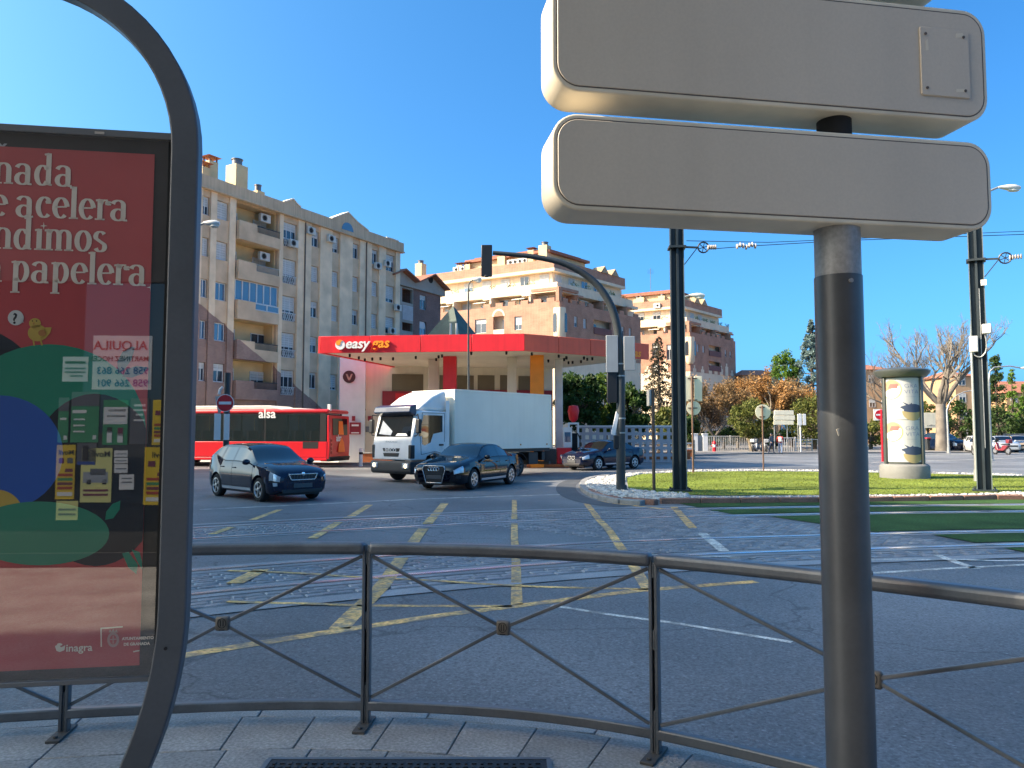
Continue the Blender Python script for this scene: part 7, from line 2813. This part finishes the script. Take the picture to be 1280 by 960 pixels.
for i, (u, lab) in enumerate(((1163, 'dark waste container under the hoarding, nearer its left post'), (1170.5, 'dark waste container under the hoarding, against the tree trunk'))):
    q = A(u, 560, 73)
    T = thing('waste_container', lab, 'waste container', (q.x, 73, ROAD), 0, 'waste containers by the plane tree')
    b = MB(); b.prism([(-.45, .12), (.45, .12), (.55, 1.15), (-.55, 1.15)], (0, -.4, 0), (1, 0, 0), (0, 0, 1), (0, .8, 0)); b.build('bin_body', M('bin_dark', (.03, .035, .04), .6), T, bev=.04)
    b = MB(); b.prism([(-.57, 1.16), (.57, 1.16), (.5, 1.3), (-.5, 1.3)], (0, -.45, 0), (1, 0, 0), (0, 0, 1), (0, .9, 0)); b.build('lid', (m_mar, M('lid_orange', lin('#b06048'), .6))[i], T, bev=.03)
    b = MB()
    for x in (-.3, .3): b.cyl((x, -.3, 0), (x, -.3, .12), .06, n=8)
    b.build('caster', m_tyre, T)


# ---- street lamps
def lamp_head(parent, c, dirx, L=.9, r=.2):
    """cobra head along +-x"""
    b = MB()
    P = [(0, .05), (.15, .09), (.45, .15), (.75, .16), (1, .08)]
    b.tube([c + Vector((dirx * L * t, 0, -.02 * t)) for t, _ in P], [max(.03, w * r / .2) for _, w in P], 10)
    h = b.build('lamp_head', m_lamphd, parent)
    b = MB(); b.ball(c + Vector((dirx * L * .68, 0, -.1)), L * .3, r * .7, .07, 10, 5); b.build('diffuser', M('diffuser', (.6, .6, .55), .2, var=.05), h)
    return h


def street_lamp(label, base_u, D, v_top, path, head_u, head_v, dirx, L, r, pr=.07, zb=ROAD, mt=None):
    p = A(base_u, 500, D)
    T = thing('street_lamp', label, 'street lamp', (p.x, D, zb), 0, 'street lamps round the junction')
    Lq = lambda u, v: Vector((A(u, v, D).x - p.x, 0, A(u, v, D).z - zb))
    top = Lq(base_u, v_top)
    pts = [Vector((0, 0, 0)), Vector((0, 0, top.z * .5)), top] + [Lq(u, v) for u, v in path]
    b = MB(); b.tube(pts, [pr * 1.25, pr * 1.1, pr * .8] + [pr * .55] * len(path), 10); b.build('column', mt or m_galv, T)
    b = MB(); b.lathe([(pr * 2.2, 0), (pr * 2.2, .05), (pr * 1.6, .08), (pr * 1.5, .5)], 12); b.build('base', mt or m_galv, T)
    lamp_head(T, Lq(head_u, head_v), dirx, L, r)
    return T


street_lamp('street lamp with a pale head in front of the beige block, column behind the display', 238, 24, 292, [(243, 284), (250, 281), (254, 279.5)], 254, 278.5, 1, .52, .13)
street_lamp('tall thin street lamp standing behind the lorry before the red canopy', 585.5, 33.5, 365, [(585.8, 356), (588, 352), (591, 350.5)], 590, 349, 1, .42, .15, pr=.045, mt=m_sigp)
street_lamp('street lamp whose head shows just right of the dark tram mast', 851, 30, 390, [(852, 378), (856, 371), (862, 369.5)], 861, 369, 1, .62, .13)
street_lamp('street lamp with its head beside the right end of the direction sign', 1218, 26, 262, [(1222, 247), (1236, 239), (1247, 234.5)], 1248, 234, 1, .75, .14)
street_lamp('curved swan neck lamp arching from beside the plane tree', 1183.5, 66, 513, [(1187, 503), (1196, 494), (1206, 489.5), (1222, 487)], 1222, 487, 1, .9, .14, pr=.08)
street_lamp('street lamp on a curved arm reaching in from behind the right tram mast', 1236, 48, 475, [(1237.5, 464), (1243, 459), (1262, 457.5), (1276, 460)], 1275, 460, 1, 1.0, .16, pr=.08)

# ---- fences and walls beyond the road
FD = 71


def bar_fence(label, u0, u1, v0, v1, D, mt, step=.16, group=None, post_every=2.0):
    p0, p1 = A(u0, v1, D), A(u1, v1, D)
    w = p1.x - p0.x
    zb = ROAD
    h = A(u0, v0, D).z - zb
    T = thing('fence', label, 'fence', (p0.x, D, zb), 0, group)
    b0 = MB(); b0.box(-.02, .02, -.015, .015, .1, h - .05); me = b0.mesh('bar', mt, 0)
    n = int(w / step)
    for k in range(1, n): link('bar', me, T, (w * k / n, 0, 0))
    b = MB(); b.box(0, w, -.03, .03, h - .05, h + .01); b.box(0, w, -.025, .025, .04, .09); b.build('rail', mt, T)
    b0 = MB(); b0.box(-.05, .05, -.05, .05, 0, h + .06); pe = b0.mesh('post', mt, 0)
    x = 0
    while x <= w + .01:
        link('post', pe, T, (x, 0.09, 0)); x += w / max(1, round(w / post_every))
    return T


m_wfence = M('fence_white', (.52, .51, .5), .6, var=.1)
bar_fence('pale barred fence below the autumn trees, left of the motorbikes', 883, 944, 545, 564, FD, m_wfence)
bar_fence('short pale barred fence right of the two riders', 978, 995, 547, 563, FD - 3, m_wfence, .2)
bar_fence('thin metal fence continuing under the green tree at right', 995, 1036, 549, 564, FD, m_galv, .5)
GT = A(868, 555, FD - 1)
T = thing('gate_pillars', 'pair of white gate pillars with a grey door at the end of the fence', 'gate', (GT.x, FD - 1, ROAD))
for x in (0.05, .95):
    b = MB(); b.box(x - .22, x + .22, -.22, .22, 0, 1.6); b.box(x - .26, x + .26, -.26, .26, 1.602, 1.68); b.build('pillar', m_swhite, T, bev=.01)
b = MB(); b.box(.28, .72, -.05, .05, .05, 1.5); b.build('door', M('door_grey', (.16, .19, .22), .5), T)
# guard rail and planter walls between the pumps and the mast
q0 = A(786, 560, 52)
T = thing('guard_rail', 'pale two-bar guard rail above the orange planter wall', 'guard rail', (q0.x, 52, ROAD))
w = A(868, 560, 52).x - q0.x
for z in (.62, 1.0):
    b = MB(); b.box(0, w, -.03, .03, z, z + .07); b.build('rail', m_swhite, T)
for k in range(5):
    b = MB(); b.box(w * k / 4 - .05, w * k / 4 + .05, .031, .1, 0, 1.25); b.build('post', M('post_tan', (.3, .26, .2), .7), T)
for (lab, u0, u1, D, h) in (('long low orange planter wall under the guard rail', 796, 863, 51, .38), ('short orange planter wall left of the gate pillars', 846, 868, 56, .45)):
    a, c = A(u0, 560, D), A(u1, 560, D)
    T = thing('planter_wall', lab, 'wall', (a.x, D, ROAD))
    b = MB(); b.box(0, c.x - a.x, 0, .4, 0, h); b.build('wall', m_low, T, bev=.02)
    b = MB(); b.box(-.04, c.x - a.x + .04, -.04, .44, h + .002, h + .06); b.build('wall_coping', m_low, T, bev=.01)
q0 = A(893, 570, 68)
T = thing('hydrant', 'red and white hydrant standing on the far pavement', 'hydrant', (q0.x, 68, ROAD))
b = MB(); b.lathe([(.22, 0), (.22, .1), (.15, .12), (.15, .5)], 12); b.build('barrel', m_nored, T)
b = MB(); b.lathe([(.152, .48), (.152, .72)], 12); b.build('white_band', m_nowht, T)
b = MB(); b.lathe([(.15, .72), (.18, .74), (.16, .9), (.06, 1.02), (.02, 1.03)], 12); b.ball((.2, 0, .6), .08, .07, .07, 8, 5); b.ball((-.2, 0, .6), .08, .07, .07, 8, 5); b.build('cap', m_nored, T)
b = MB()
sheet(b, [(14, 62.5), (22, 61.3), (30, 62), (60, 66), (60, 64.9), (30, 61), (21, 60), (12, 61)][::-1], ROAD + .005)
far = MB()
far.prism([(9, 53), (12, 57), (22, 64.5), (34, 66.5), (70, 72), (140, 76), (140, 98), (-24, 98), (-24, 62.5), (9, 62.5)], (0, 0, ROAD - .1), (1, 0, 0), (0, 1, 0), (0, 0, .2))
struct(far.build('pavement', M('far_pavement', (.2, .19, .18), .8, var=.2, vs=.6, fine=.2, fs=20), ang=0), 'far pavement under the trees')
sw = thing('stone_wall', 'low grey stone wall behind the white cars at the right edge', 'wall', (A(1254, 545, 84).x, 84, ROAD))
b = MB()
random.seed(4)
for j in range(4):
    x = 0.0
    while x < 9:
        L = random.uniform(.5, .9)
        b.box(x + .01, x + L - .01, random.uniform(-.04, .02), .4, j * .42 + .01, j * .42 + .40); x += L
b.build('stone_courses', M('wall_stone', (.24, .22, .2), .9, var=.35, vs=2), sw, ang=0)

# ================================================================== TREES, PEOPLE, FAR TRAFFIC
m_bark = M('bark', (0.10, 0.075, 0.055), 0.9, var=0.3, vs=4, bump=.5, bs=20)
m_barkp = M('pale_bark', (0.23, 0.19, 0.14), 0.85, var=0.4, vs=3, bump=.3, bs=15)
m_twig = M('twig_bark', (0.13, 0.11, 0.09), 0.9, var=0.3, vs=3)


def leaf(b, p, s, rnd, flat=0.0):
    v1 = Vector((rnd.gauss(0, 1), rnd.gauss(0, 1), rnd.gauss(0, 1) * (1 - flat))).normalized() * s
    v2 = Vector((rnd.gauss(0, 1), rnd.gauss(0, 1), rnd.gauss(0, 1) * (1 - flat)))
    v2 = (v2 - v1 * v2.dot(v1) / v1.length_squared).normalized() * s * .55
    b.add([p - v1, p + v2, p + v1, p - v2], [(0, 1, 2, 3)])


def limb(b, p, d, L, r, depth, rnd, tips, spread=.55, up=.15, shrink=.72, n=None):
    pts = [p]
    q = p
    dd = d.normalized()
    for k in range(4):
        dd = (dd + Vector((rnd.gauss(0, .12), rnd.gauss(0, .12), rnd.gauss(0, .08) + up * .25))).normalized()
        q = q + dd * L / 4
        pts.append(q)
    b.tube(pts, [r * (1 - .4 * k / 4) for k in range(5)], 6 if r > .05 else 4, cap=False)
    tips.append((q, dd, r))
    if depth == 0: return
    for k in range(n or rnd.choice((2, 3, 3))):
        nd = (dd + Vector((rnd.gauss(0, spread), rnd.gauss(0, spread), rnd.gauss(0, spread) * .7 + up))).normalized()
        st = pts[rnd.choice((2, 3, 4))]
        limb(b, st, nd, L * shrink * rnd.uniform(.8, 1.15), r * .58, depth - 1, rnd, tips, spread, up, shrink)


def tree(label, pos, h_trunk, r_trunk, cc, rad, n, s, leafm, seed, clumps=26, shape='round', group='trees round the junction', bark=None, fill=.55, name='tree', lean=0.0):
    rnd = random.Random(seed)
    T = thing(name, label, 'tree', pos, 0, group)
    cc = Vector(cc)
    b = MB()
    top = Vector((cc.x * .6 + lean, cc.y * .6, min(h_trunk, cc.z)))
    b.tube([(0, 0, -.05), (top.x * .3, top.y * .3, top.z * .45), top], [r_trunk * 1.25, r_trunk, r_trunk * .75], 9)
    pts = []
    for k in range(clumps):
        if shape == 'round':
            while True:
                d = Vector((rnd.uniform(-1, 1), rnd.uniform(-1, 1), rnd.uniform(-.9, 1)))
                if .25 < d.length < 1: break
            d = d.normalized() * d.length ** fill
            c = cc + Vector((d.x * rad[0], d.y * rad[1], d.z * rad[2])) * .82
            cr = rnd.uniform(.22, .42) * min(rad)
        elif shape == 'cone':
            t = rnd.random() ** .8
            a = rnd.uniform(0, 6.283)
            w = (1 - t) * rad[0] * rnd.uniform(.45, 1)
            c = Vector((cc.x + w * math.cos(a), cc.y + w * math.sin(a), cc.z - rad[2] + 2 * rad[2] * t))
            cr = rnd.uniform(.12, .26) * rad[0] * (1.15 - t * .8)
        else:
            t = rnd.random()
            a = rnd.uniform(0, 6.283)
            w = rad[0] * math.sin(PI * min(.98, .18 + .8 * t)) ** .6 * rnd.uniform(.35, .85)
            c = Vector((cc.x + w * math.cos(a), cc.y + w * math.sin(a), cc.z - rad[2] + 2 * rad[2] * t))
            cr = rnd.uniform(.3, .5) * rad[0]
        pts.append((c, cr))
    for c, cr in pts[::2 if shape == 'round' else 4]:
        m_ = top.lerp(c, .5) + Vector((0, 0, -.1 * rad[2]))
        st = top * rnd.uniform(.7, 1.0)
        if shape != 'round': st = Vector((cc.x, cc.y, max(.5, c.z - .3)))
        b.tube([st, m_ if shape == 'round' else st.lerp(c, .5), c], [r_trunk * .45, r_trunk * .28, r_trunk * .08], 5, cap=False)
    if shape != 'round':
        b.tube([top, (cc.x, cc.y, cc.z + rad[2] * .85)], [r_trunk * .75, r_trunk * .15], 6)
    b.build('trunk', bark or m_bark, T)
    lb = MB()
    per = max(1, n // clumps)
    for c, cr in pts:
        for k in range(per):
            d = Vector((rnd.gauss(0, 1), rnd.gauss(0, 1), rnd.gauss(0, .8)))
            d = d.normalized() * cr * rnd.random() ** .45
            leaf(lb, c + d, s * rnd.uniform(.6, 1.35), rnd)
    lb.build('crown', leafm, T, ang=0)
    return T


lf_dark = leaf_mat('leaf_dark', '#26391b', '#46602a')
lf_lime = leaf_mat('leaf_lime', '#3d5520', '#71862f')
lf_olive = leaf_mat('leaf_olive', '#4b5626', '#76793a')
lf_brown = leaf_mat('leaf_russet', '#77603f', '#9a7c56')
lf_orange = leaf_mat('leaf_orange', '#946c3e', '#b48c58')
lf_blue = leaf_mat('leaf_blue', '#4b625f', '#7d9290')
lf_cyp = leaf_mat('leaf_cypress', '#2b3f22', '#4d6434')
lf_con = leaf_mat('leaf_conifer', '#3a3a2c', '#5d5440')
lf_grey = leaf_mat('leaf_greytwig', '#6a5848', '#8f7c68')
lf_pine = leaf_mat('leaf_pine', '#3f5c22', '#6a8a30')


def tr(label, u, D, v_top, v_cbot, wpx_, n, s, lm, seed, **k):
    """tree placed by its crown: centre column u, crown top/bottom rows and pixel width at depth D"""
    p = A(u, 540, D)
    zt_, zb_ = A(u, v_top, D).z - ROAD, A(u, v_cbot, D).z - ROAD
    zb_ = max(zb_, .25)
    rx = wpx_ / 2 * D / 960
    ht = k.pop('ht', None) or max(zb_ + (zt_ - zb_) * .35, .6)
    return tree(label, (p.x, D, ROAD), ht, k.pop('rt', .16), (0, 0, (zt_ + zb_) / 2), (rx, rx * k.pop('dy', .9), (zt_ - zb_) / 2), n, s, lm, seed, **k)


tr('dense dark green tree just right of the white canopy pillar', 724, 50.5, 459, 545, 64, 7000, .13, lf_dark, 1, clumps=44, fill=.5)
tr('dark green tree with a lit top behind the traffic light pole', 757, 53, 464, 548, 58, 6500, .13, lf_lime, 2, clumps=44, fill=.5)
tr('low dark green tree right of the traffic light pole', 786, 51, 476, 552, 56, 6000, .13, lf_dark, 3, clumps=40, fill=.5)
tr('small yellow-green shrub tree left of the dark tram mast', 836, 58, 503, 552, 42, 3600, .13, lf_olive, 5, clumps=26)
tr('bushy green tree just right of the dark tram mast behind the gate pillars', 850, 74, 514, 556, 50, 3000, .16, lf_dark, 6, clumps=24)

# dusky conifer with drooping tiers
rnd = random.Random(31)
p = A(824, 540, 62)
T = thing('conifer_tree', 'dusky conifer with drooping tiers of branches left of the dark mast', 'tree', (p.x, 62, ROAD), 0, 'trees round the junction')
zt_ = A(824, 420, 62).z - ROAD
b, lb = MB(), MB()
b.tube([(0, 0, 0), (.05, 0, zt_ * .5), (0, 0, zt_)], [.2, .13, .02], 8)
for k in range(64):
    t = .16 + .84 * (k / 64)
    a = k * 2.4 + rnd.uniform(-.3, .3)
    L = (1.02 - t) * 3.0 * rnd.uniform(.65, 1.1) + .25
    o = Vector((0, 0, zt_ * t))
    d = Vector((math.cos(a), math.sin(a), 0))
    pts = [o, o + d * L * .5 + Vector((0, 0, .05)), o + d * L + Vector((0, 0, -.28 * L))]
    b.tube(pts, [.045, .03, .012], 4, cap=False)
    for q in range(int(26 + L * 34)):
        f = rnd.uniform(.15, 1)
        c = pts[0].lerp(pts[1], f * 2) if f < .5 else pts[1].lerp(pts[2], f * 2 - 1)
        c = c + Vector((rnd.gauss(0, .10 * L), rnd.gauss(0, .10 * L), -abs(rnd.gauss(0, .16))))
        leaf(lb, c, rnd.uniform(.06, .13), rnd)
b.build('trunk', m_bark, T)
lb.build('crown', lf_con, T, ang=0)


def twiggy(label, u, D, v_top, v_fork, rt, leafm, n, s, seed, wide=.55, depth=4, L0=None, group='trees round the junction', bark=None, keep=1.0, name='tree', up=.15, lean=0):
    rnd = random.Random(seed)
    p = A(u, 540, D)
    zt_ = A(u, v_top, D).z - ROAD
    zf = A(u, v_fork, D).z - ROAD
    T = thing(name, label, 'tree', (p.x, D, ROAD), 0, group)
    b = MB()
    b.tube([(0, 0, -.05), (lean * .4, 0, zf * .5), (lean, 0, zf)], [rt * 1.3, rt, rt * .9], 10)
    tips = []
    L = L0 or (zt_ - zf) * .36
    for k in range(6):
        a = k * 1.047 + rnd.uniform(-.3, .3)
        limb(b, Vector((lean, 0, zf - .1)), Vector((math.cos(a) * wide, math.sin(a) * wide, .8)), L * rnd.uniform(.8, 1.1), rt * .5, depth, rnd, tips, up=up)
    mz_ = max(t[0].z for t in tips)
    k = (zt_ - zf) / (mz_ - zf)
    up_ = lambda z: zf + (z - zf) * k if z > zf else z
    b.v = [(x, y, up_(z)) for x, y, z in b.v]
    tips = [(Vector((q.x, q.y, up_(q.z))), d, r) for q, d, r in tips]
    b.build('trunk', bark or m_twig, T, ang=60)
    if n:
        lb = MB()
        thin = [t for t in tips if t[2] < rt * .2]
        for q in range(n):
            c, d, r = rnd.choice(thin)
            leaf(lb, c - d * rnd.uniform(0, .8) + Vector((rnd.gauss(0, .22), rnd.gauss(0, .22), rnd.gauss(0, .2))), s * rnd.uniform(.6, 1.3), rnd)
        lb.build('crown', leafm, T, ang=0)
    return T


twiggy('russet brown tree between the dark mast and the green tree', 893, 76, 470, 545, .14, lf_brown, 11000, .11, 41, wide=.9)
twiggy('russet tree with thin foliage behind the round sign on its brown post', 922, 84, 466, 540, .15, lf_brown, 10000, .11, 47, wide=.95)
tr('wide russet and green tree filling the gap behind the stacked cream boards', 990, 88, 470, 545, 70, 7000, .14, lf_brown, 48, clumps=50, fill=.5)
tr('olive tree behind the cream plates and the dark mast', 862, 90, 490, 552, 60, 5000, .15, lf_olive, 49, clumps=36)
twiggy('greyish brown tree left of the russet tree behind the cream plates', 872, 80, 486, 545, .13, lf_grey, 9000, .10, 42, wide=.8)
twiggy('orange leaved tree with a thick pale limb above the motorbikes', 966, 80, 462, 530, .26, lf_orange, 15000, .12, 43, wide=1.15, bark=m_barkp)
twiggy('russet tree behind the orange tree, nearer the direction sign post', 1018, 84, 472, 535, .2, lf_brown, 12000, .12, 44, wide=1.0)
tr('rounded green tree with a pale leaning trunk before the pale fence', 940, 70, 497, 553, 62, 6500, .11, lf_olive, 7, clumps=46, bark=m_barkp, lean=-.9, fill=.5)
tr('large green tree right of the stacked cream boards', 1018, 76, 494, 556, 74, 6500, .12, lf_olive, 8, clumps=46, fill=.5)
tr('dark green bush tree behind the riders', 968, 78, 528, 560, 60, 3500, .12, lf_dark, 9, clumps=24)
tr('dark hedge tree behind the pale fence at left', 905, 79, 532, 562, 70, 3500, .12, lf_dark, 10, clumps=24)
tr('tall blue cedar rising left of the sign post', 1017, 98, 401, 500, 62, 9000, .15, lf_blue, 11, shape='cone', clumps=120, name='cedar_tree', rt=.25)
tr('bright green pine left of the blue cedar', 985, 100, 434, 490, 40, 4200, .15, lf_pine, 12, clumps=30, name='pine_tree', rt=.2, ht=8)
tr('blue-grey thin tree at the left of the bright pine', 975, 104, 442, 490, 26, 1800, .13, lf_blue, 13, clumps=18, ht=7)
twiggy('large bare plane tree with a stout pale trunk and knotted limbs', 1177, 70, 388, 505, .46, None, 0, 0, 55, wide=.95, depth=6, L0=2.9, bark=M('plane_bark', (.17, .148, .122), .85, var=.4, vs=1.5), name='plane_tree', up=.22)
twiggy('bare grey tree behind the advertising column', 1120, 90, 425, 515, .24, None, 0, 0, 57, wide=.9, depth=5, name='bare_tree')
tr('dark green bush between the plane tree and the right mast', 1200, 80, 497, 553, 52, 4500, .13, lf_dark, 14, clumps=32)
tr('dark green bush left of the advertising column', 1088, 78, 522, 560, 50, 3000, .13, lf_olive, 15, clumps=24)
tr('olive bush seen between the column and the plane tree trunk', 1160, 86, 500, 540, 34, 2200, .13, lf_olive, 16, clumps=18)
tr('tall slim cypress right of the right tram mast', 1247, 84, 447, 556, 24, 6000, .12, lf_cyp, 17, shape='col', clumps=90, name='cypress_tree')
tr('paler slim cypress at the right edge', 1267, 92, 462, 556, 15, 2600, .12, lf_pine, 18, shape='col', clumps=60, name='cypress_tree')
tr('rounded conifer at the right edge beyond the paler cypress', 1281, 90, 480, 545, 30, 3000, .13, lf_pine, 19, shape='cone', clumps=50)
tr('dark hedge mass at the right edge behind the white cars', 1283, 86, 505, 552, 50, 3500, .13, lf_dark, 20, clumps=26)

# ---- two riders standing by the motorbikes
m_skin = M('skin', (0.42, 0.25, 0.18), 0.55, var=0.05)


def person(label, pos, rz, top, legs, hair, h=1.72, bag=None, step=.12):
    T = thing('person', label, 'person', pos, rz)
    k = h / 1.75
    J = {'pel': (0, 0, .95), 'wai': (0, .0, 1.1), 'che': (0, -.01, 1.32), 'nek': (0, 0, 1.48), 'hd': (0, -.02, 1.58), 'top': (0, -.015, 1.70)}
    for s, n in ((1, 'l'), (-1, 'r')):
        J.update({'hip' + n: (s * .09, 0, .90), 'kne' + n: (s * .10, -step * s - .02, .49), 'ank' + n: (s * .10, -step * s * 1.6 + .03, .08), 'toe' + n: (s * .115, -step * s * 1.6 - .13, .035),
                  'sho' + n: (s * .17, 0, 1.42), 'elb' + n: (s * .24, .02 - .06 * s, 1.14), 'wri' + n: (s * .22, -.15, .96), 'han' + n: (s * .21, -.2, .89)})
    E = [('pel', 'wai'), ('wai', 'che'), ('che', 'nek'), ('nek', 'hd'), ('hd', 'top')]
    for n in 'lr': E += [('pel', 'hip' + n), ('hip' + n, 'kne' + n), ('kne' + n, 'ank' + n), ('ank' + n, 'toe' + n), ('che', 'sho' + n), ('sho' + n, 'elb' + n), ('elb' + n, 'wri' + n), ('wri' + n, 'han' + n)]
    RR = {'pel': .15, 'wai': .135, 'che': .155, 'nek': .062, 'hd': .098, 'top': .07, 'hip': .095, 'kne': .062, 'ank': .045, 'toe': .04, 'sho': .075, 'elb': .05, 'wri': .036, 'han': .042}
    names = list(J)
    me = bpy.data.meshes.new('body')
    me.from_pydata([Vector(J[n]) * k for n in names], [(names.index(a), names.index(c)) for a, c in E], [])
    o = bpy.data.objects.new('body', me); C.objects.link(o)
    md = o.modifiers.new('skin', 'SKIN'); md.use_smooth_shade = True
    for i, n in enumerate(names):
        r = RR.get(n) or RR[n[:3]]
        v = me.skin_vertices[0].data[i]
        v.radius = (r * k, r * k * (.75 if n in ('pel', 'wai', 'che') else 1)); v.use_root = n == 'pel'
    ss = o.modifiers.new('sub', 'SUBSURF'); ss.levels = 1; ss.render_levels = 1
    dg = bpy.context.evaluated_depsgraph_get(); dg.update()
    m2 = bpy.data.meshes.new_from_object(o.evaluated_get(dg))
    bpy.data.objects.remove(o); m2.name = 'body'
    m2.materials.clear()
    for q in (top, legs, m_skin, M('shoe', (.02, .02, .022), .6)): m2.materials.append(q)
    for pl in m2.polygons:
        z, x = pl.center.z / k, abs(pl.center.x) / k
        pl.material_index = 3 if z < .1 else 2 if (z > 1.47 or (x > .17 and z < .99)) else 1 if (z < .96 and x < .19) else 0
        pl.use_smooth = True
    link('body', m2, T)
    b = MB(); b.ball((0, .01 * k, 1.63 * k), .105 * k, .115 * k, .115 * k, 12, 7); b.build('hair', hair, T)
    b = MB(); b.ball((0, -.115 * k, 1.585 * k), .014, .02, .02, 6, 4); b.build('nose', m_skin, T)
    if bag:
        b = MB(); b.box(-.14, .14, .12, .26, 1.02 * k, 1.42 * k); b.build('backpack', bag, T, bev=.05)
    return T


pa, pb_ = A(964.5, 565, 64), A(975.5, 566, 63)
person('person in a grey jacket standing at the parked motorbikes', (pa.x, 64, ROAD), R(40), M('cloth_grey', (.12, .13, .15), .9), M('jeans_dark', (.04, .05, .09), .9), M('helmet_black', (.015, .015, .018), .3))
person('person in a red and white jacket and blue jeans beside the motorbikes', (pb_.x, 63, ROAD), R(160), M('cloth_red', (.55, .06, .05), .9), M('jeans_blue', (.16, .22, .34), .9), M('hair_dark', (.02, .016, .014), .7), bag=M('bag_white', (.6, .58, .55), .8))


def motorbike(label, pos, rz, col, group):
    T = thing('motorbike', label, 'motorbike', pos, rz, group)
    for x in (-.65, .65):
        b = MB(); b.tube([(x + .27 * math.cos(2 * PI * k / 16), 0, .30 + .27 * math.sin(2 * PI * k / 16)) for k in range(17)], .055, 6); w = b.build('wheel', m_tyre, T)
        b = MB(); b.lathe([(.18, -.03), (.18, .03)], 12, (x, 0, .3), axis='y'); b.build('rim', m_alloy, w)
    b = MB(); b.prism([(-.55, .45), (-.75, .72), (-.2, .74), (-.1, .5), (.25, .42), (.42, .95), (.5, .95), (.55, .4), (.2, .3), (-.3, .3)], (0, -.14, 0), (1, 0, 0), (0, 0, 1), (0, .28, 0)); b.build('fairing', col, T, bev=.05)
    b = MB(); b.prism([(-.8, .76), (-.1, .76), (.0, .84), (-.75, .88)], (0, -.13, 0), (1, 0, 0), (0, 0, 1), (0, .26, 0)); b.build('seat', m_trim, T, bev=.03)
    b = MB(); b.tube([(.44, -.3, 1.05), (.5, 0, 1.02), (.44, .3, 1.05)], .022, 6); b.tube([(.48, 0, 1.0), (.65, 0, .32)], .04, 6); b.build('handlebar', m_trim, T)
    b = MB(); b.box(-.95, -.62, -.2, .2, .9, 1.2); b.build('top_box', col, T, bev=.05)
    b = MB(); b.prism([(.46, 1.0), (.5, 1.0), (.38, 1.3), (.36, 1.3)], (0, -.16, 0), (1, 0, 0), (0, 0, 1), (0, .32, 0)); b.build('windshield', m_cglass, T)
    return T


gm_ = 'motorbikes parked along the fence'
for (u, D, rz, lab, c) in ((943.5, 68, 60, 'white scooter parked at the left end of the row by the fence', M('scooter_white', (.5, .5, .5), .3, coat=.5)), (949, 69, 50, 'grey motorbike second from the left in the row by the fence', M('scooter_grey', (.16, .17, .18), .3, coat=.5)), (957.5, 67, 75, 'silver scooter next to the person in grey', M('scooter_silver', (.35, .36, .37), .3, coat=.5))):
    p = A(u, 565, D); motorbike(lab, (p.x, D, ROAD), R(rz), c, gm_)
for (u, D, rz, lab, c) in ((1221, 60, 80, 'dark scooter seen left of the right tram mast', M('scooter_dark', (.05, .06, .06), .3, coat=.5)), (1252, 62, 100, 'dark red motorbike between the white car and the right mast', M('scooter_maroon', (.2, .03, .04), .3, coat=.5))):
    p = A(u, 565, D); motorbike(lab, (p.x, D, ROAD), R(rz), c, 'motorbikes waiting at the right')
gq = 'cars waiting at the right edge'
for (u, D, hx, st, lab, pt_, L, Hh) in ((1203, 71, .25, 'hatch', 'dark blue van-like car behind the plane tree', pt_navy, 4.2, 1.75), (1242, 66, -.3, 'hatch', 'white car partly behind the right tram mast', M('paint_white', (.6, .6, .6), .3, coat=1), 4.1, 1.5), (1271, 68, -.2, 'sedan', 'silver white car with a wide windscreen at the right edge', M('paint_silver', (.48, .5, .5), .3, metal=.4, coat=1), 4.5, 1.5), (1291, 70, -.2, 'hatch', 'tan car cut by the right edge', M('paint_tan', (.35, .27, .18), .3, coat=1), 4.0, 1.5)):
    p = A(u, 560, D)
    car('waiting_car', lab, (p.x, D, 1), (hx, -.95), L, 1.75, Hh, st, pt_, group=gq, N=44, detail=False)
